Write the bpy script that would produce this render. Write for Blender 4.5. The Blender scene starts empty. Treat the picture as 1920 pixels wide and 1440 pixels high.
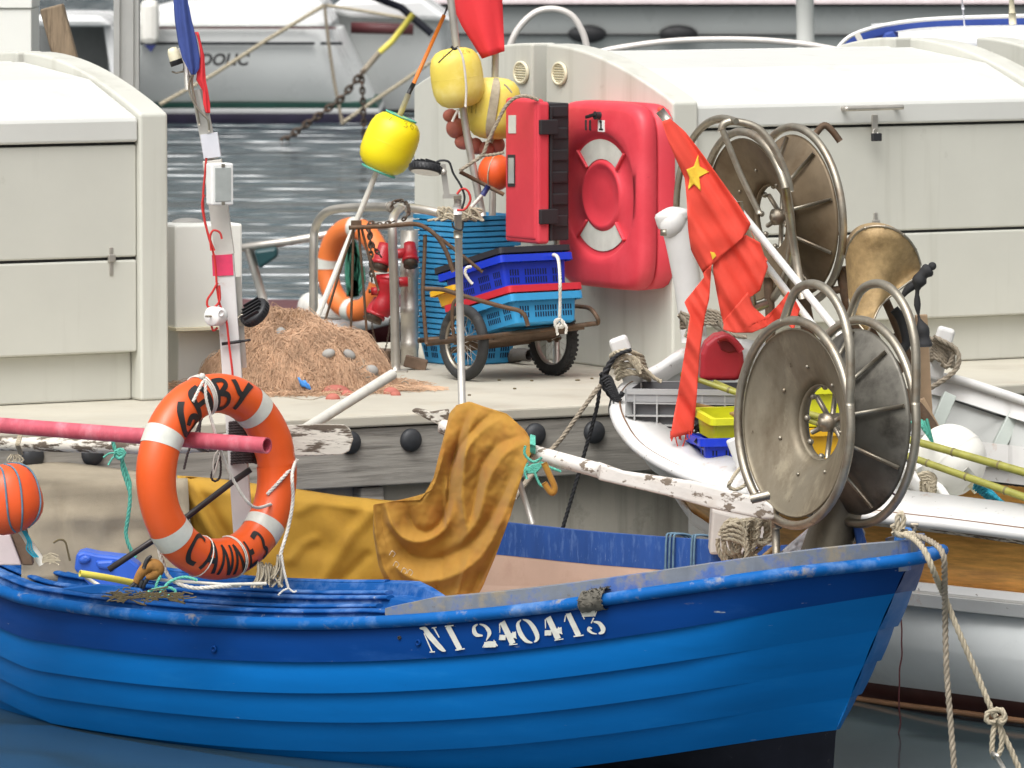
import bpy, math, random
import numpy as np
from mathutils import Vector, Matrix, noise, Quaternion
random.seed(7)
SC = bpy.context.scene
COL = SC.collection
V = Vector
PI = math.pi
# ------------------------------------------------------------------ camera
FPX = 12000.0                    # focal length in photo pixels (225 mm on 36 mm)
CAMZ = 3.2
PITCH = math.atan(970.0 / FPX)
cam_d = bpy.data.cameras.new('camera')
cam_d.sensor_width = 36.0
cam_d.lens = 36.0 * FPX / 1920.0
cam_d.clip_start = 0.5
cam_d.clip_end = 3000
cam_d.dof.use_dof = True
cam_d.dof.focus_distance = 23.6
cam_d.dof.aperture_fstop = 13.0
cam = bpy.data.objects.new('camera', cam_d)
COL.objects.link(cam)
cam.location = (0, 0, CAMZ)
cam.rotation_euler = (PI / 2 - PITCH, 0, 0)
SC.camera = cam
# ------------------------------------------------------------------ world, sun, exposure
SUN_EL, SUN_AZ = math.radians(58), math.radians(205)     # overcast: high, from behind the viewer's left
w = bpy.data.worlds.new('World'); SC.world = w; w.use_nodes = True
nt = w.node_tree
sky = nt.nodes.new('ShaderNodeTexSky'); sky.sky_type = 'NISHITA'; sky.sun_disc = False
sky.sun_elevation = SUN_EL; sky.sun_rotation = SUN_AZ
sky.air_density = 1.0; sky.dust_density = 9.0; sky.ozone_density = 1.0
hs = nt.nodes.new('ShaderNodeHueSaturation'); hs.inputs['Saturation'].default_value = 0.07
bg = nt.nodes['Background']; bg.inputs['Strength'].default_value = 0.15
nt.links.new(sky.outputs[0], hs.inputs['Color']); nt.links.new(hs.outputs[0], bg.inputs['Color'])
sd = bpy.data.lights.new('sun', 'SUN'); sd.energy = 0.55; sd.angle = math.radians(50); sd.color = (1, .96, .9)
sun = bpy.data.objects.new('sun', sd); COL.objects.link(sun)
sdir = V((math.sin(SUN_AZ) * math.cos(SUN_EL), math.cos(SUN_AZ) * math.cos(SUN_EL), math.sin(SUN_EL)))
sun.rotation_euler = sdir.to_track_quat('Z', 'Y').to_euler()
sun.location = (-6, -4, 20)
SC.view_settings.view_transform = 'Standard'
SC.view_settings.look = 'None'
SC.view_settings.exposure = 0.39
SC.view_settings.gamma = 1.0
# ------------------------------------------------------------------ projection helpers (where a point of the photo stands in the place)
_c, _s = math.cos(PITCH), math.sin(PITCH)
def ray(px, py):
    x = (px - 960) / FPX; y = -(py - 720) / FPX
    return V((x, _c + y * _s, -_s + y * _c))
def P(px, py, D):
    r = ray(px, py); return V((0, 0, CAMZ)) + r * (D / r.y)
def G(px, py, z):
    r = ray(px, py); return V((0, 0, CAMZ)) + r * ((z - CAMZ) / r.z)
def pix(p):
    d = V(p) - V((0, 0, CAMZ)); f = d.y * _c - d.z * _s; u = d.y * _s + d.z * _c
    return 960 + FPX * d.x / f, 720 - FPX * u / f
def S(D): return D / FPX
def PL(D, *pts):
    return [P(p[0], p[1], p[2] if len(p) > 2 else D) for p in pts]
# ------------------------------------------------------------------ mesh builder
def frames(pts, closed=False):
    n = len(pts); T = []
    for i in range(n):
        a = pts[(i - 1) % n] if (closed or i > 0) else pts[i]
        b = pts[(i + 1) % n] if (closed or i < n - 1) else pts[i]
        t = (b - a)
        T.append(t.normalized() if t.length > 1e-9 else (T[-1] if T else V((0, 0, 1))))
    up = V((0, 0, 1)) if abs(T[0].z) < .9 else V((1, 0, 0))
    N = [(up - T[0] * up.dot(T[0])).normalized()]
    for i in range(1, n):
        q = T[i - 1].rotation_difference(T[i]); m = q @ N[-1]
        m = m - T[i] * m.dot(T[i]); N.append(m.normalized())
    return T, N
def smooth(pts, k=6, closed=False):
    n = len(pts); out = []
    if n < 3 and not closed: return [V(p) for p in pts]
    rng = range(n if closed else n - 1)
    for i in rng:
        g = (lambda j: pts[j % n]) if closed else (lambda j: pts[min(max(j, 0), n - 1)])
        p0, p1, p2, p3 = g(i - 1), g(i), g(i + 1), g(i + 2)
        for s in range(k):
            t = s / k
            out.append(.5 * ((2 * p1) + (p2 - p0) * t + (2 * p0 - 5 * p1 + 4 * p2 - p3) * t * t + (3 * p1 - p0 - 3 * p2 + p3) * t ** 3))
    if not closed: out.append(V(pts[-1]))
    return out
def resample(pts, step):
    L = [0]
    for a, b in zip(pts, pts[1:]): L.append(L[-1] + (b - a).length)
    n = max(2, int(L[-1] / step) + 1); out = []; j = 0
    for i in range(n + 1):
        s = L[-1] * i / n
        while j < len(L) - 2 and L[j + 1] < s: j += 1
        d = L[j + 1] - L[j]; t = (s - L[j]) / d if d > 1e-9 else 0
        out.append(pts[j].lerp(pts[j + 1], t))
    return out
class MB:
    def __init__(self): self.v = []; self.f = []; self.s = []; self.m = []
    def add(self, vs, fs, sm=False, mi=0):
        o = len(self.v); self.v += [V(p) for p in vs]
        for f in fs: self.f.append([i + o for i in f]); self.s.append(sm); self.m.append(mi)
        return self
    def box(self, c, s, R=None, mi=0):
        c = V(c); hx, hy, hz = s[0] / 2, s[1] / 2, s[2] / 2
        vs = [V((x, y, z)) for x in (-hx, hx) for y in (-hy, hy) for z in (-hz, hz)]
        if R is not None: vs = [R @ p for p in vs]
        return self.add([c + p for p in vs], [(0, 1, 3, 2), (4, 6, 7, 5), (0, 4, 5, 1), (2, 3, 7, 6), (0, 2, 6, 4), (1, 5, 7, 3)], False, mi)
    def hexa(self, p, mi=0):   # 8 points: bottom ring 0-3, top ring 4-7
        return self.add(p, [(3, 2, 1, 0), (4, 5, 6, 7), (0, 1, 5, 4), (1, 2, 6, 5), (2, 3, 7, 6), (3, 0, 4, 7)], False, mi)
    def bar(self, a, b, w, h, up=None, mi=0):
        a, b = V(a), V(b); t = (b - a); L = t.length; t.normalize()
        u = V(up) if up else (V((0, 0, 1)) if abs(t.z) < .95 else V((0, 1, 0)))
        x = t.cross(u).normalized(); z = x.cross(t)
        R = Matrix((x, t, z)).transposed()
        return self.box((a + b) / 2, (w, L, h), R, mi)
    def tube(self, pts, r, n=10, caps=True, closed=False, mi=0, hollow=0):
        pts = [V(p) for p in pts]; T, N = frames(pts, closed); k = len(pts); vs = []
        for i, p in enumerate(pts):
            rr = r[i] if isinstance(r, (list, tuple)) else (r(i / (k - 1)) if callable(r) else r)
            b = T[i].cross(N[i])
            for j in range(n):
                a = 2 * PI * j / n; vs.append(p + (N[i] * math.cos(a) + b * math.sin(a)) * rr)
        fs = []
        for i in range(k if closed else k - 1):
            i2 = (i + 1) % k
            off = 0
            if closed and i2 == 0:   # match the twist of a closed loop
                best = 1e9
                for o in range(n):
                    d = (vs[i * n] - vs[o]).length
                    if d < best: best = d; off = o
            for j in range(n):
                j2 = (j + 1) % n
                fs.append((i * n + j, i2 * n + (j + off) % n, i2 * n + (j2 + off) % n, i * n + j2))
        self.add(vs, fs, True, mi)
        if caps and not closed:
            o = len(self.v) - len(vs)
            if hollow:
                for e, sg in ((0, 1), (k - 1, -1)):
                    ring = [vs[e * n + j] for j in range(n)]; c = pts[e]
                    inn = [c + (p - c) * hollow for p in ring]; dp = [p + T[e] * sg * abs((ring[0] - c).length) * 4 for p in inn]
                    fs2 = []
                    for j in range(n):
                        j2 = (j + 1) % n
                        q = (j, j2, n + j2, n + j); q2 = (n + j, n + j2, 2 * n + j2, 2 * n + j)
                        fs2 += [q if sg < 0 else q[::-1], q2 if sg < 0 else q2[::-1]]
                    self.add(ring + inn + dp, fs2, False, mi)
            else:
                self.f += [[o + j for j in range(n)][::-1], [o + (k - 1) * n + j for j in range(n)]]
                self.s += [False, False]; self.m += [mi, mi]
        return self
    def lathe(self, prof, n=32, M=None, closed=False, mi=0, a0=0, a1=2 * PI):
        full = abs(a1 - a0 - 2 * PI) < 1e-6; k = len(prof); vs = []; cols = n if full else n + 1
        for i in range(cols):
            a = a0 + (a1 - a0) * i / n
            for r, z in prof:
                p = V((r * math.cos(a), r * math.sin(a), z)); vs.append(M @ p if M else p)
        fs = []
        for i in range(n):
            i2 = (i + 1) % cols
            for j in range(k if closed else k - 1):
                j2 = (j + 1) % k
                fs.append((i * k + j, i2 * k + j, i2 * k + j2, i * k + j2))
        return self.add(vs, fs, True, mi)
    def prism(self, poly, d, M, mi=0):
        n = len(poly); a = [M @ V((x, y, 0)) for x, y in poly]; b = [M @ V((x, y, d)) for x, y in poly]
        return self.add(a + b, [list(range(n))[::-1], list(range(n, 2 * n))] + [(i, (i + 1) % n, n + (i + 1) % n, n + i) for i in range(n)], False, mi)
    def grid(self, rows, mi=0, sm=True, closed_u=False):
        h, wd = len(rows), len(rows[0]); vs = [p for r in rows for p in r]; fs = []
        for i in range(h - 1):
            for j in range(wd if closed_u else wd - 1):
                j2 = (j + 1) % wd
                fs.append((i * wd + j, i * wd + j2, (i + 1) * wd + j2, (i + 1) * wd + j))
        return self.add(vs, fs, sm, mi)
    def ball(self, c, r, n=16, m=10, M=None, mi=0):
        rows = []
        for i in range(m + 1):
            a = PI * i / m; rows.append([])
            for j in range(n):
                b = 2 * PI * j / n; p = V((math.sin(a) * math.cos(b), math.sin(a) * math.sin(b), math.cos(a)))
                p = V((p.x * r[0], p.y * r[1], p.z * r[2])) if isinstance(r, (tuple, list)) else p * r
                rows[-1].append(V(c) + (M @ p if M else p))
        return self.grid(rows, mi, True, True)
    def rope(self, pts, r, pitch=None, n=6, mi=0):
        pitch = pitch or r * 7
        pts = resample(pts, pitch / 6); T, N = frames(pts); ph = 2 * PI / 6
        for s in range(3):
            q = []
            for i, p in enumerate(pts):
                a = s * 2 * PI / 3 + i * ph; b = T[i].cross(N[i])
                q.append(p + (N[i] * math.cos(a) + b * math.sin(a)) * r * .5)
            self.tube(q, r * .56, n, mi=mi)
        return self
def root_loc(o):
    while o.parent is not None: o = o.parent
    return o.location
def tag(o, label=None, cat=None, group=None, kind=None):
    if label: o['label'] = label
    if cat: o['category'] = cat
    if group: o['group'] = group
    if kind: o['kind'] = kind
    return o
def thing(name, loc, label, cat, group=None):
    o = bpy.data.objects.new(name, None); COL.objects.link(o); o.location = V(loc); o.empty_display_size = .1
    return tag(o, label, cat, group)
def obj(name, mb, mats, parent=None, bevel=0, seg=2, solid=0, sub=0, loc=None):
    if not isinstance(mats, (list, tuple)): mats = [mats]
    if parent is not None: off = root_loc(parent)
    else:
        off = V(loc) if loc is not None else V((sum(p.x for p in mb.v) / len(mb.v), sum(p.y for p in mb.v) / len(mb.v), min(p.z for p in mb.v)))
    me = bpy.data.meshes.new(name)
    me.from_pydata([tuple(p - off) for p in mb.v], [], mb.f)
    me.polygons.foreach_set('use_smooth', mb.s)
    for m in mats: me.materials.append(m)
    me.polygons.foreach_set('material_index', mb.m)
    me.update()
    o = bpy.data.objects.new(name, me); COL.objects.link(o)
    if parent is not None: o.parent = parent
    else: o.location = off
    if solid:
        md = o.modifiers.new('thickness', 'SOLIDIFY'); md.thickness = solid; md.offset = 0
    if sub:
        md = o.modifiers.new('smooth', 'SUBSURF'); md.levels = sub; md.render_levels = sub
    if bevel:
        md = o.modifiers.new('edge', 'BEVEL'); md.width = bevel; md.segments = seg; md.limit_method = 'ANGLE'; md.angle_limit = math.radians(35)
    return o
def copy_tree(o, parent=None):
    c = o.copy(); COL.objects.link(c)
    if parent is not None: c.parent = parent
    for ch in list(o.children): copy_tree(ch, c)
    return c
# ------------------------------------------------------------------ materials
def lin(h):
    h = h.lstrip('#'); r = []
    for i in (0, 2, 4):
        v = int(h[i:i + 2], 16) / 255; r.append(v / 12.92 if v <= .04045 else ((v + .055) / 1.055) ** 2.4)
    return tuple(r)
def mat(name, col, rough=.5, metal=0, var=.12, vs=5, bump=0, bs=60, coat=0, spec=.5,
        dirt=None, streak=None, trans=0, weave=None, stretch=(1, 1, 1), sheen=0):
    m = bpy.data.materials.new(name); m.use_nodes = True; nt = m.node_tree; L = nt.links
    B = nt.nodes['Principled BSDF']
    if isinstance(col, str): col = lin(col)
    B.inputs['Roughness'].default_value = rough; B.inputs['Metallic'].default_value = metal
    B.inputs['Coat Weight'].default_value = coat; B.inputs['Specular IOR Level'].default_value = spec
    if sheen: B.inputs['Sheen Weight'].default_value = sheen
    if trans: B.inputs['Transmission Weight'].default_value = trans
    tc = nt.nodes.new('ShaderNodeTexCoord'); mp = nt.nodes.new('ShaderNodeMapping'); mp.inputs['Scale'].default_value = stretch
    L.new(tc.outputs['Object'], mp.inputs[0])
    def nz(scale, detail=6, rough_=.6, src=mp.outputs[0]):
        n = nt.nodes.new('ShaderNodeTexNoise'); n.inputs['Scale'].default_value = scale; n.inputs['Detail'].default_value = detail
        n.inputs['Roughness'].default_value = rough_; L.new(src, n.inputs['Vector']); return n.outputs['Fac']
    def rng(src, a, b, c, d):
        n = nt.nodes.new('ShaderNodeMapRange'); n.inputs[1].default_value = a; n.inputs[2].default_value = b
        n.inputs[3].default_value = c; n.inputs[4].default_value = d; L.new(src, n.inputs[0]); return n.outputs[0]
    def mix(fac, a, b, mode='MIX'):
        n = nt.nodes.new('ShaderNodeMix'); n.data_type = 'RGBA'; n.blend_type = mode
        for i, s in ((0, fac), (6, a), (7, b)):
            if isinstance(s, (int, float)): n.inputs[i].default_value = s
            elif isinstance(s, tuple): n.inputs[i].default_value = (*s, 1)
            else: L.new(s, n.inputs[i])
        return n.outputs[2]
    lo = tuple(c * (1 - var) for c in col); hi = tuple(min(1, c * (1 + var)) for c in col)
    c = mix(rng(nz(vs), .3, .7, 0, 1), lo, hi)
    rsrc = None; hgt = None
    if streak:   # runs of weathering that follow the thing's own height
        sc_, a, b, scol = streak
        ms = nt.nodes.new('ShaderNodeMapping'); ms.inputs['Scale'].default_value = (sc_, sc_, sc_ * .06); L.new(tc.outputs['Object'], ms.inputs[0])
        c = mix(rng(nz(1, 5, .6, ms.outputs[0]), a, b, 0, .75), c, lin(scol) if isinstance(scol, str) else scol)
    for d in (dirt or []):
        dcol, scl, a, b, amt = d[:5]
        src = mp.outputs[0]
        f = rng(nz(scl, 8, .65, src), a, b, 0, amt)
        c = mix(f, c, lin(dcol) if isinstance(dcol, str) else dcol)
        if len(d) > 5:
            rsrc = f
    L.new(c, B.inputs['Base Color'])
    if rsrc is not None:
        L.new(rng(rsrc, 0, 1, rough, .85), B.inputs['Roughness'])
    else:
        L.new(rng(nz(vs * 3), .3, .7, max(0, rough - .07), min(1, rough + .08)), B.inputs['Roughness'])
    if bump or weave:
        bn = nt.nodes.new('ShaderNodeBump'); bn.inputs['Strength'].default_value = min(1, bump or .3); bn.inputs['Distance'].default_value = .004
        h = nz(bs, 5)
        if weave:
            h = rng(nz(weave, 2), 0, 1, 0, 1)
        L.new(h, bn.inputs['Height']); L.new(bn.outputs[0], B.inputs['Normal'])
    return m
M = {}
M['grp'] = mat('locker_grp', (.56, .555, .495), .42, var=.04, vs=2, bump=.05, bs=20, streak=(8, .52, .84, '#a3a194'), dirt=[('#8d8a7c', 7, .66, .8, .45), ('#6a665a', 26, .74, .8, .6)])
M['grplid'] = mat('locker_lid_grp', (.61, .61, .575), .4, var=.04, vs=2, dirt=[('#a9a79a', 4, .58, .78, .6), ('#6a665a', 30, .75, .8, .5)])
M['grpwhite'] = mat('cabinet_white', (.78, .78, .73), .4, var=.03, vs=2)  # plain white of the pedestal, cabinet and pole
M['vent'] = mat('vent_cream', (.72, .66, .48), .5)
M['gasket'] = mat('dark_gasket', (.03, .03, .03), .8)
M['steel'] = mat('stainless_steel', (.52, .49, .44), .42, .75, var=.15, vs=8, dirt=[('#6b5a44', 12, .6, .8, .6)])
M['steelw'] = mat('worn_steel', (.38, .345, .28), .42, .85, var=.25, vs=9, bump=.15, bs=60, dirt=[('#8a7056', 7, .5, .7, .65), ('#3a3026', 18, .62, .76, .7), ('#a8a49a', 26, .64, .74, .5)])
M['dish'] = mat('reel_dish_steel', (.25, .215, .155), .5, .45, var=.35, vs=3, bump=.25, bs=30, stretch=(1, 1, .5), dirt=[('#5e503d', 3.5, .45, .66, .75), ('#b0a68e', 11, .56, .72, .55), ('#43301f', 30, .66, .72, .8)])
M['dishbrown'] = mat('reel_dish_brown', (.20, .15, .095), .5, .5, var=.25, vs=5, bump=.15, bs=25, dirt=[('#5b4630', 6, .5, .72, .6), ('#8e7c60', 18, .6, .75, .5), ('#2a1d12', 40, .7, .76, .8)])
M['dishdark'] = mat('reel_dish_dark', (.15, .14, .118), .5, .5, var=.4, vs=4, bump=.12, bs=25, dirt=[('#6d6a60', 9, .55, .75, .6), ('#221d18', 5, .5, .66, .7)])
M['rust'] = mat('rusty_iron', (.13, .085, .055), .7, .5, var=.3, vs=20, bump=.3, bs=90, dirt=[('#6e4a30', 18, .5, .65, .7), ('#8e8478', 9, .62, .75, .5)])
M['gold'] = mat('bronze_drum', (.42, .29, .14), .55, .35, var=.2, vs=30, bump=.3, bs=150, dirt=[('#5a4526', 8, .5, .7, .6), ('#c9b27c', 30, .62, .75, .4)])
M['iron'] = mat('dark_chain_iron', (.09, .07, .055), .6, .7, var=.3, vs=30, dirt=[('#6b4a34', 22, .52, .66, .7)])
M['black'] = mat('black_plastic', (.018, .018, .02), .5, var=.2)
M['rubber'] = mat('tyre_rubber', (.028, .028, .028), .75, var=.25, vs=12, bump=.2, dirt=[('#77756f', 14, .6, .8, .45)])
M['cap'] = mat('rubber_cap', (.03, .032, .036), .6, var=.2, vs=10, dirt=[('#555', 12, .6, .8, .3)] if False else None)
M['red'] = mat('red_case_plastic', (.64, .045, .065), .48, var=.1, vs=3, dirt=[('#e0606a', 3, .5, .75, .4), ('#8d1a22', 22, .69, .76, .4), ('#d98a88', 40, .73, .78, .5)])
M['redfire'] = mat('red_hydrant_paint', (.38, .012, .02), .4, var=.15, vs=10)
M['whitepl'] = mat('white_plastic', (.78, .77, .74), .45, var=.04)
M['whitepaint'] = mat('white_boat_paint', (.66, .65, .63), .42, var=.07, vs=4, bump=.1, bs=25, dirt=[('#b7ad9d', 4, .54, .76, .55), ('#b0713f', 8, .61, .72, .6), ('#57493c', 30, .65, .70, .75)])
M['peel'] = mat('peeling_white_paint', (.70, .66, .61), .6, var=.1, vs=8, bump=.35, bs=30, stretch=(.6, 1, 1.6), dirt=[('#c3b6a8', 9, .5, .7, .6), ('#6f6152', 16, .545, .585, .95, 1)])
M['peelheavy'] = mat('flaking_white_wood', (.62, .58, .50), .7, var=.12, vs=8, bump=.5, bs=30, stretch=(.35, 1, 1.9), dirt=[('#54473a', 19, .48, .54, .95, 1), ('#2f2823', 38, .62, .68, .8)])
M['timber'] = mat('grey_weathered_timber', (.31, .29, .255), .8, var=.3, vs=6, bump=.4, bs=30, stretch=(.35, .35, 5), dirt=[('#4a453e', 7, .52, .7, .75), ('#9a968a', 16, .6, .75, .5)])
M['woodpost'] = mat('old_brown_post', (.23, .17, .11), .8, var=.35, vs=10, bump=.5, bs=40, stretch=(3, 3, .35), dirt=[('#3a2e22', 9, .52, .66, .75)])
M['varnish'] = mat('varnished_wood', (.72, .36, .085), .38, var=.3, vs=7, coat=.25, stretch=(1, 1, 7), dirt=[('#8a4f18', 4, .5, .72, .45), ('#24140a', 40, .72, .77, .8)])
M['brownhull'] = mat('brown_hull_wood', (.17, .085, .04), .5, var=.3, vs=7, stretch=(1, 1, 7), dirt=[('#d0c8bb', 12, .63, .7, .7)])
M['deck'] = mat('quay_deck', (.47, .44, .365), .75, var=.09, vs=1.6, bump=.2, bs=70, dirt=[('#9a9080', 2.2, .52, .7, .5), ('#b5a88f', 7, .55, .75, .4), ('#6b5f50', 18, .67, .76, .6), ('#4a4036', 60, .72, .77, .7)])
M['concrete'] = mat('quay_concrete', (.47, .44, .37), .85, var=.16, vs=2.5, bump=.4, bs=40, streak=(6, .5, .72, '#6a675c'), dirt=[('#4d4c43', 5, .56, .74, .7), ('#e0ddd0', 9, .67, .8, .3), ('#1e1d1a', 30, .75, .8, .7)])
M['bluelight'] = mat('light_blue_hull_paint', (.0004, .120, .39), .5, var=.10, vs=2.5, spec=.12, bump=.06, bs=14, stretch=(.45, .45, 2.6), dirt=[('#2f7fb5', 5, .58, .8, .22), ('#004a80', 4, .6, .8, .3), ('#9db0b8', 22, .69, .75, .5), ('#1c2c38', 30, .72, .77, .5)])
M['bluedark'] = mat('dark_blue_hull_paint', (.0004, .040, .195), .5, var=.12, vs=3, spec=.12, bump=.06, bs=14, stretch=(.5, .5, 2.2), dirt=[('#2f5f9c', 5, .58, .78, .35), ('#c2c6b4', 20, .67, .74, .6), ('#8d8a6e', 7, .70, .78, .5)])
M['bluerail'] = mat('blue_rail_paint', (.003, .095, .33), .6, var=.15, vs=5, spec=.15, bump=.25, bs=30, dirt=[('#7d9ac0', 7, .52, .72, .55), ('#a39a84', 10, .58, .68, .65), ('#6e5a44', 20, .66, .73, .7)])
M['bluedeck'] = mat('worn_blue_deck', (.006, .08, .29), .65, var=.2, vs=6, spec=.15, bump=.25, bs=30, dirt=[('#7f9bc4', 6, .5, .7, .6), ('#c7c4b8', 26, .66, .74, .65), ('#5b4d3c', 34, .69, .75, .6)])
M['greycap'] = mat('worn_grey_blue_cap', (.17, .19, .22), .6, var=.2, vs=8, bump=.2, dirt=[('#2e5aa4', 8, .5, .62, .8), ('#95876c', 9, .52, .66, .75), ('#5e5140', 26, .64, .72, .7)])
M['washboard'] = mat('scuffed_blue_washboard', (.018, .075, .29), .55, var=.15, vs=5, bump=.2, stretch=(2, 2, .5), dirt=[('#5f7db4', 24, .52, .66, .5), ('#9fb0cc', 50, .64, .72, .5)])
M['pinkin'] = mat('pinkish_beige_inner_hull', (.52, .37, .29), .6, var=.1, vs=4, dirt=[('#8d6b57', 4, .56, .76, .5), ('#3c2b20', 45, .74, .78, .8)])
M['boot'] = mat('black_antifouling', (.006, .007, .012), .6, spec=.15, var=.3, dirt=[('#5f5a52', 20, .66, .74, .6), ('#e8e6df', 26, .70, .74, .8)])
M['stencil'] = mat('stencil_white_paint', (.56, .56, .50), .6, var=.15, vs=30, dirt=[('#6e7a86', 30, .6, .72, .5)])
M['orange'] = mat('orange_lifebuoy_skin', (.72, .095, .012), .38, var=.08, vs=4, coat=.1, dirt=[('#e2603a', 8, .6, .78, .35), ('#5d2410', 40, .75, .8, .6)])
M['orange2'] = mat('faded_orange_lifebuoy', (.70, .17, .035), .5, var=.08, vs=4)
M['orangeb'] = mat('orange_float_plastic', (.75, .10, .02), .4, var=.1, vs=6, dirt=[('#8d2a12', 12, .66, .8, .5)])
M['tapewhite'] = mat('reflective_white_tape', (.58, .58, .52), .45, var=.12, vs=14, bump=.2, bs=60)
M['ink'] = mat('black_marker_paint', (.012, .011, .011), .6, var=.3)
M['yellow'] = mat('bright_yellow_float', (.85, .70, .008), .4, var=.06, vs=5, dirt=[('#b79a10', 14, .66, .8, .4)])
M['yellowpale'] = mat('sun_faded_yellow_float', (.76, .60, .10), .5, var=.1, vs=4, dirt=[('#efe2a0', 4, .5, .7, .7), ('#8a6a20', 30, .74, .8, .6)])
M['tarp'] = mat('ochre_tarpaulin', (.38, .195, .024), .85, var=.08, vs=3, bump=.15, weave=420, sheen=.1, dirt=[('#a3581a', 1.7, .46, .66, .75), ('#b98526', 2.4, .56, .74, .35), ('#3d2a10', 40, .74, .79, .6)])
M['tarpy'] = mat('yellow_ochre_tarpaulin', (.43, .24, .025), .85, var=.15, vs=4, bump=.25, weave=420, dirt=[('#8a5a14', 2.5, .5, .7, .5), ('#5a451f', 20, .69, .76, .5)])
M['canvas'] = mat('beige_canvas', (.30, .255, .185), .9, var=.12, vs=7, bump=.4, weave=300, dirt=[('#6e6350', 3, .5, .72, .5)])
M['flagred'] = mat('red_orange_flag_cloth', (.72, .062, .035), .75, var=.08, vs=5, bump=.15, weave=500)
M['flagred2'] = mat('bright_red_flag_cloth', (.74, .035, .045), .75, var=.06, vs=4)
M['flagblue'] = mat('faded_blue_flag_cloth', (.045, .075, .27), .8, var=.14, vs=9, weave=500, bump=.2)
M['flagwhite'] = mat('white_flag_cloth', (.66, .62, .58), .8, var=.08)
M['staryellow'] = mat('yellow_star_cloth', (.80, .52, .04), .8, var=.1, vs=20)
M['cratelb'] = mat('light_blue_crate_plastic', (.035, .29, .57), .42, var=.1, vs=5, dirt=[('#6d9cc0', 9, .6, .78, .35), ('#9b9b90', 28, .7, .77, .4)])
M['crateblue'] = mat('royal_blue_crate_plastic', (.006, .035, .52), .38, var=.12, vs=5, dirt=[('#4769c4', 12, .62, .78, .35)])
M['crateyel'] = mat('yellow_crate_plastic', (.72, .40, .015), .45, var=.1)
M['cratered'] = mat('red_crate_plastic', (.56, .02, .035), .42, var=.1)
M['crateblk'] = mat('black_crate_plastic', (.022, .022, .026), .5, var=.2)
M['crategrey'] = mat('grey_crate_plastic', (.30, .30, .30), .5, var=.1)
M['slotshade'] = mat('slot_shade', (.004, .012, .05), .8)  # proud dark marks; the shade inside open slots is put into their colour
M['cratelime'] = mat('lime_yellow_crate_plastic', (.66, .66, .02), .45)
M['rope'] = mat('beige_rope', (.40, .345, .25), .85, var=.2, vs=40, bump=.4, bs=220)
M['ropegrey'] = mat('grey_brown_rope', (.29, .245, .185), .85, var=.25, vs=40, bump=.4, bs=220)
M['ropewhite'] = mat('white_cord', (.62, .59, .53), .8, var=.15, vs=40, bump=.3, bs=220)
M['ropeblack'] = mat('black_rope', (.02, .02, .022), .8, var=.3, vs=40)
M['ropegreen'] = mat('turquoise_cord', (.10, .42, .32), .75, var=.25, vs=40)
M['ropeteal'] = mat('blue_teal_cord', (.02, .30, .42), .75, var=.25, vs=40)
M['net'] = mat('tan_fishing_net', (.56, .36, .23), .85, var=.3, vs=9)
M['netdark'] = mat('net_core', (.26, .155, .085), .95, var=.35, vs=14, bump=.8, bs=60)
M['pinkfloat'] = mat('faded_pink_net_float', (.42, .13, .095), .7, var=.2, vs=14, dirt=[('#c07a68', 8, .55, .7, .5)])
M['greyfloat'] = mat('grey_net_float', (.30, .29, .27), .7, var=.2)
M['pinktube'] = mat('dusty_pink_tube', (.50, .085, .12), .55, var=.18, vs=14, bump=.2, bs=160, stretch=(2, 1, 1), dirt=[('#d98e98', 8, .5, .7, .6)])
M['pinkdeep'] = mat('deep_pink_tube_bore', (.55, .012, .10), .5)
M['pvc'] = mat('dirty_white_pvc', (.60, .58, .52), .45, var=.1, vs=8, dirt=[('#8d8676', 6, .55, .75, .5)])
M['bamboo'] = mat('green_bamboo', (.26, .25, .045), .45, var=.25, vs=9, stretch=(2, 2, 1), dirt=[('#8f8a3d', 8, .55, .7, .6), ('#5a4a20', 30, .68, .76, .5)])
M['cane'] = mat('brown_cane', (.42, .25, .10), .5, var=.2, vs=9)
M['glass'] = mat('lamp_glass', (.40, .42, .40), .12, var=.1, vs=20, coat=.5)
M['redcable'] = mat('red_cable', (.55, .03, .025), .45)
M['pinktape'] = mat('pink_red_tape', (.68, .045, .12), .45, var=.12, vs=20)
M['tapepale'] = mat('pale_tape', (.62, .62, .66), .5)
M['hullwhite'] = mat('yacht_white', (.72, .72, .71), .25, var=.03, vs=.6)
M['hullgrey'] = mat('yacht_hull_pale_grey', (.76, .77, .75), .3, var=.05, vs=.5)
M['hullgrey2'] = mat('motor_yacht_grey', (.58, .60, .58), .3, var=.05, vs=.5)
M['navy'] = mat('navy_blue', (.02, .03, .14), .5, var=.2)
M['bottomdark'] = mat('dark_violet_bottom_paint', (.018, .014, .035), .5, var=.2)
M['maroon'] = mat('maroon_stripe', (.09, .02, .022), .5, var=.15)
M['greenstripe'] = mat('dark_green_stripe', (.012, .06, .045), .5)
M['bluecover'] = mat('blue_canvas_cover', (.03, .07, .32), .7, var=.15)
M['pinkrail'] = mat('pinkish_white_rail', (.70, .60, .60), .4)
M['palegrey'] = mat('pale_grey_inner_planks', (.47, .48, .46), .55, var=.07, vs=5, dirt=[('#6b665c', 12, .66, .76, .6)])
M['greyhull'] = mat('pale_grey_boat_paint', (.58, .60, .59), .7, spec=.2, var=.06, vs=3, dirt=[('#8b8f90', 4, .58, .75, .3), ('#5b5246', 34, .75, .79, .6)])
M['redboot'] = mat('red_brown_boot_paint', (.065, .022, .018), .45, var=.25, vs=5)
M['jerry'] = mat('red_jerrycan_plastic', (.40, .018, .03), .42, var=.14, vs=6, dirt=[('#a04a50', 8, .58, .76, .4), ('#eee', 60, .76, .8, .5)] if False else [('#a04a50', 8, .58, .76, .4)])
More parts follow.
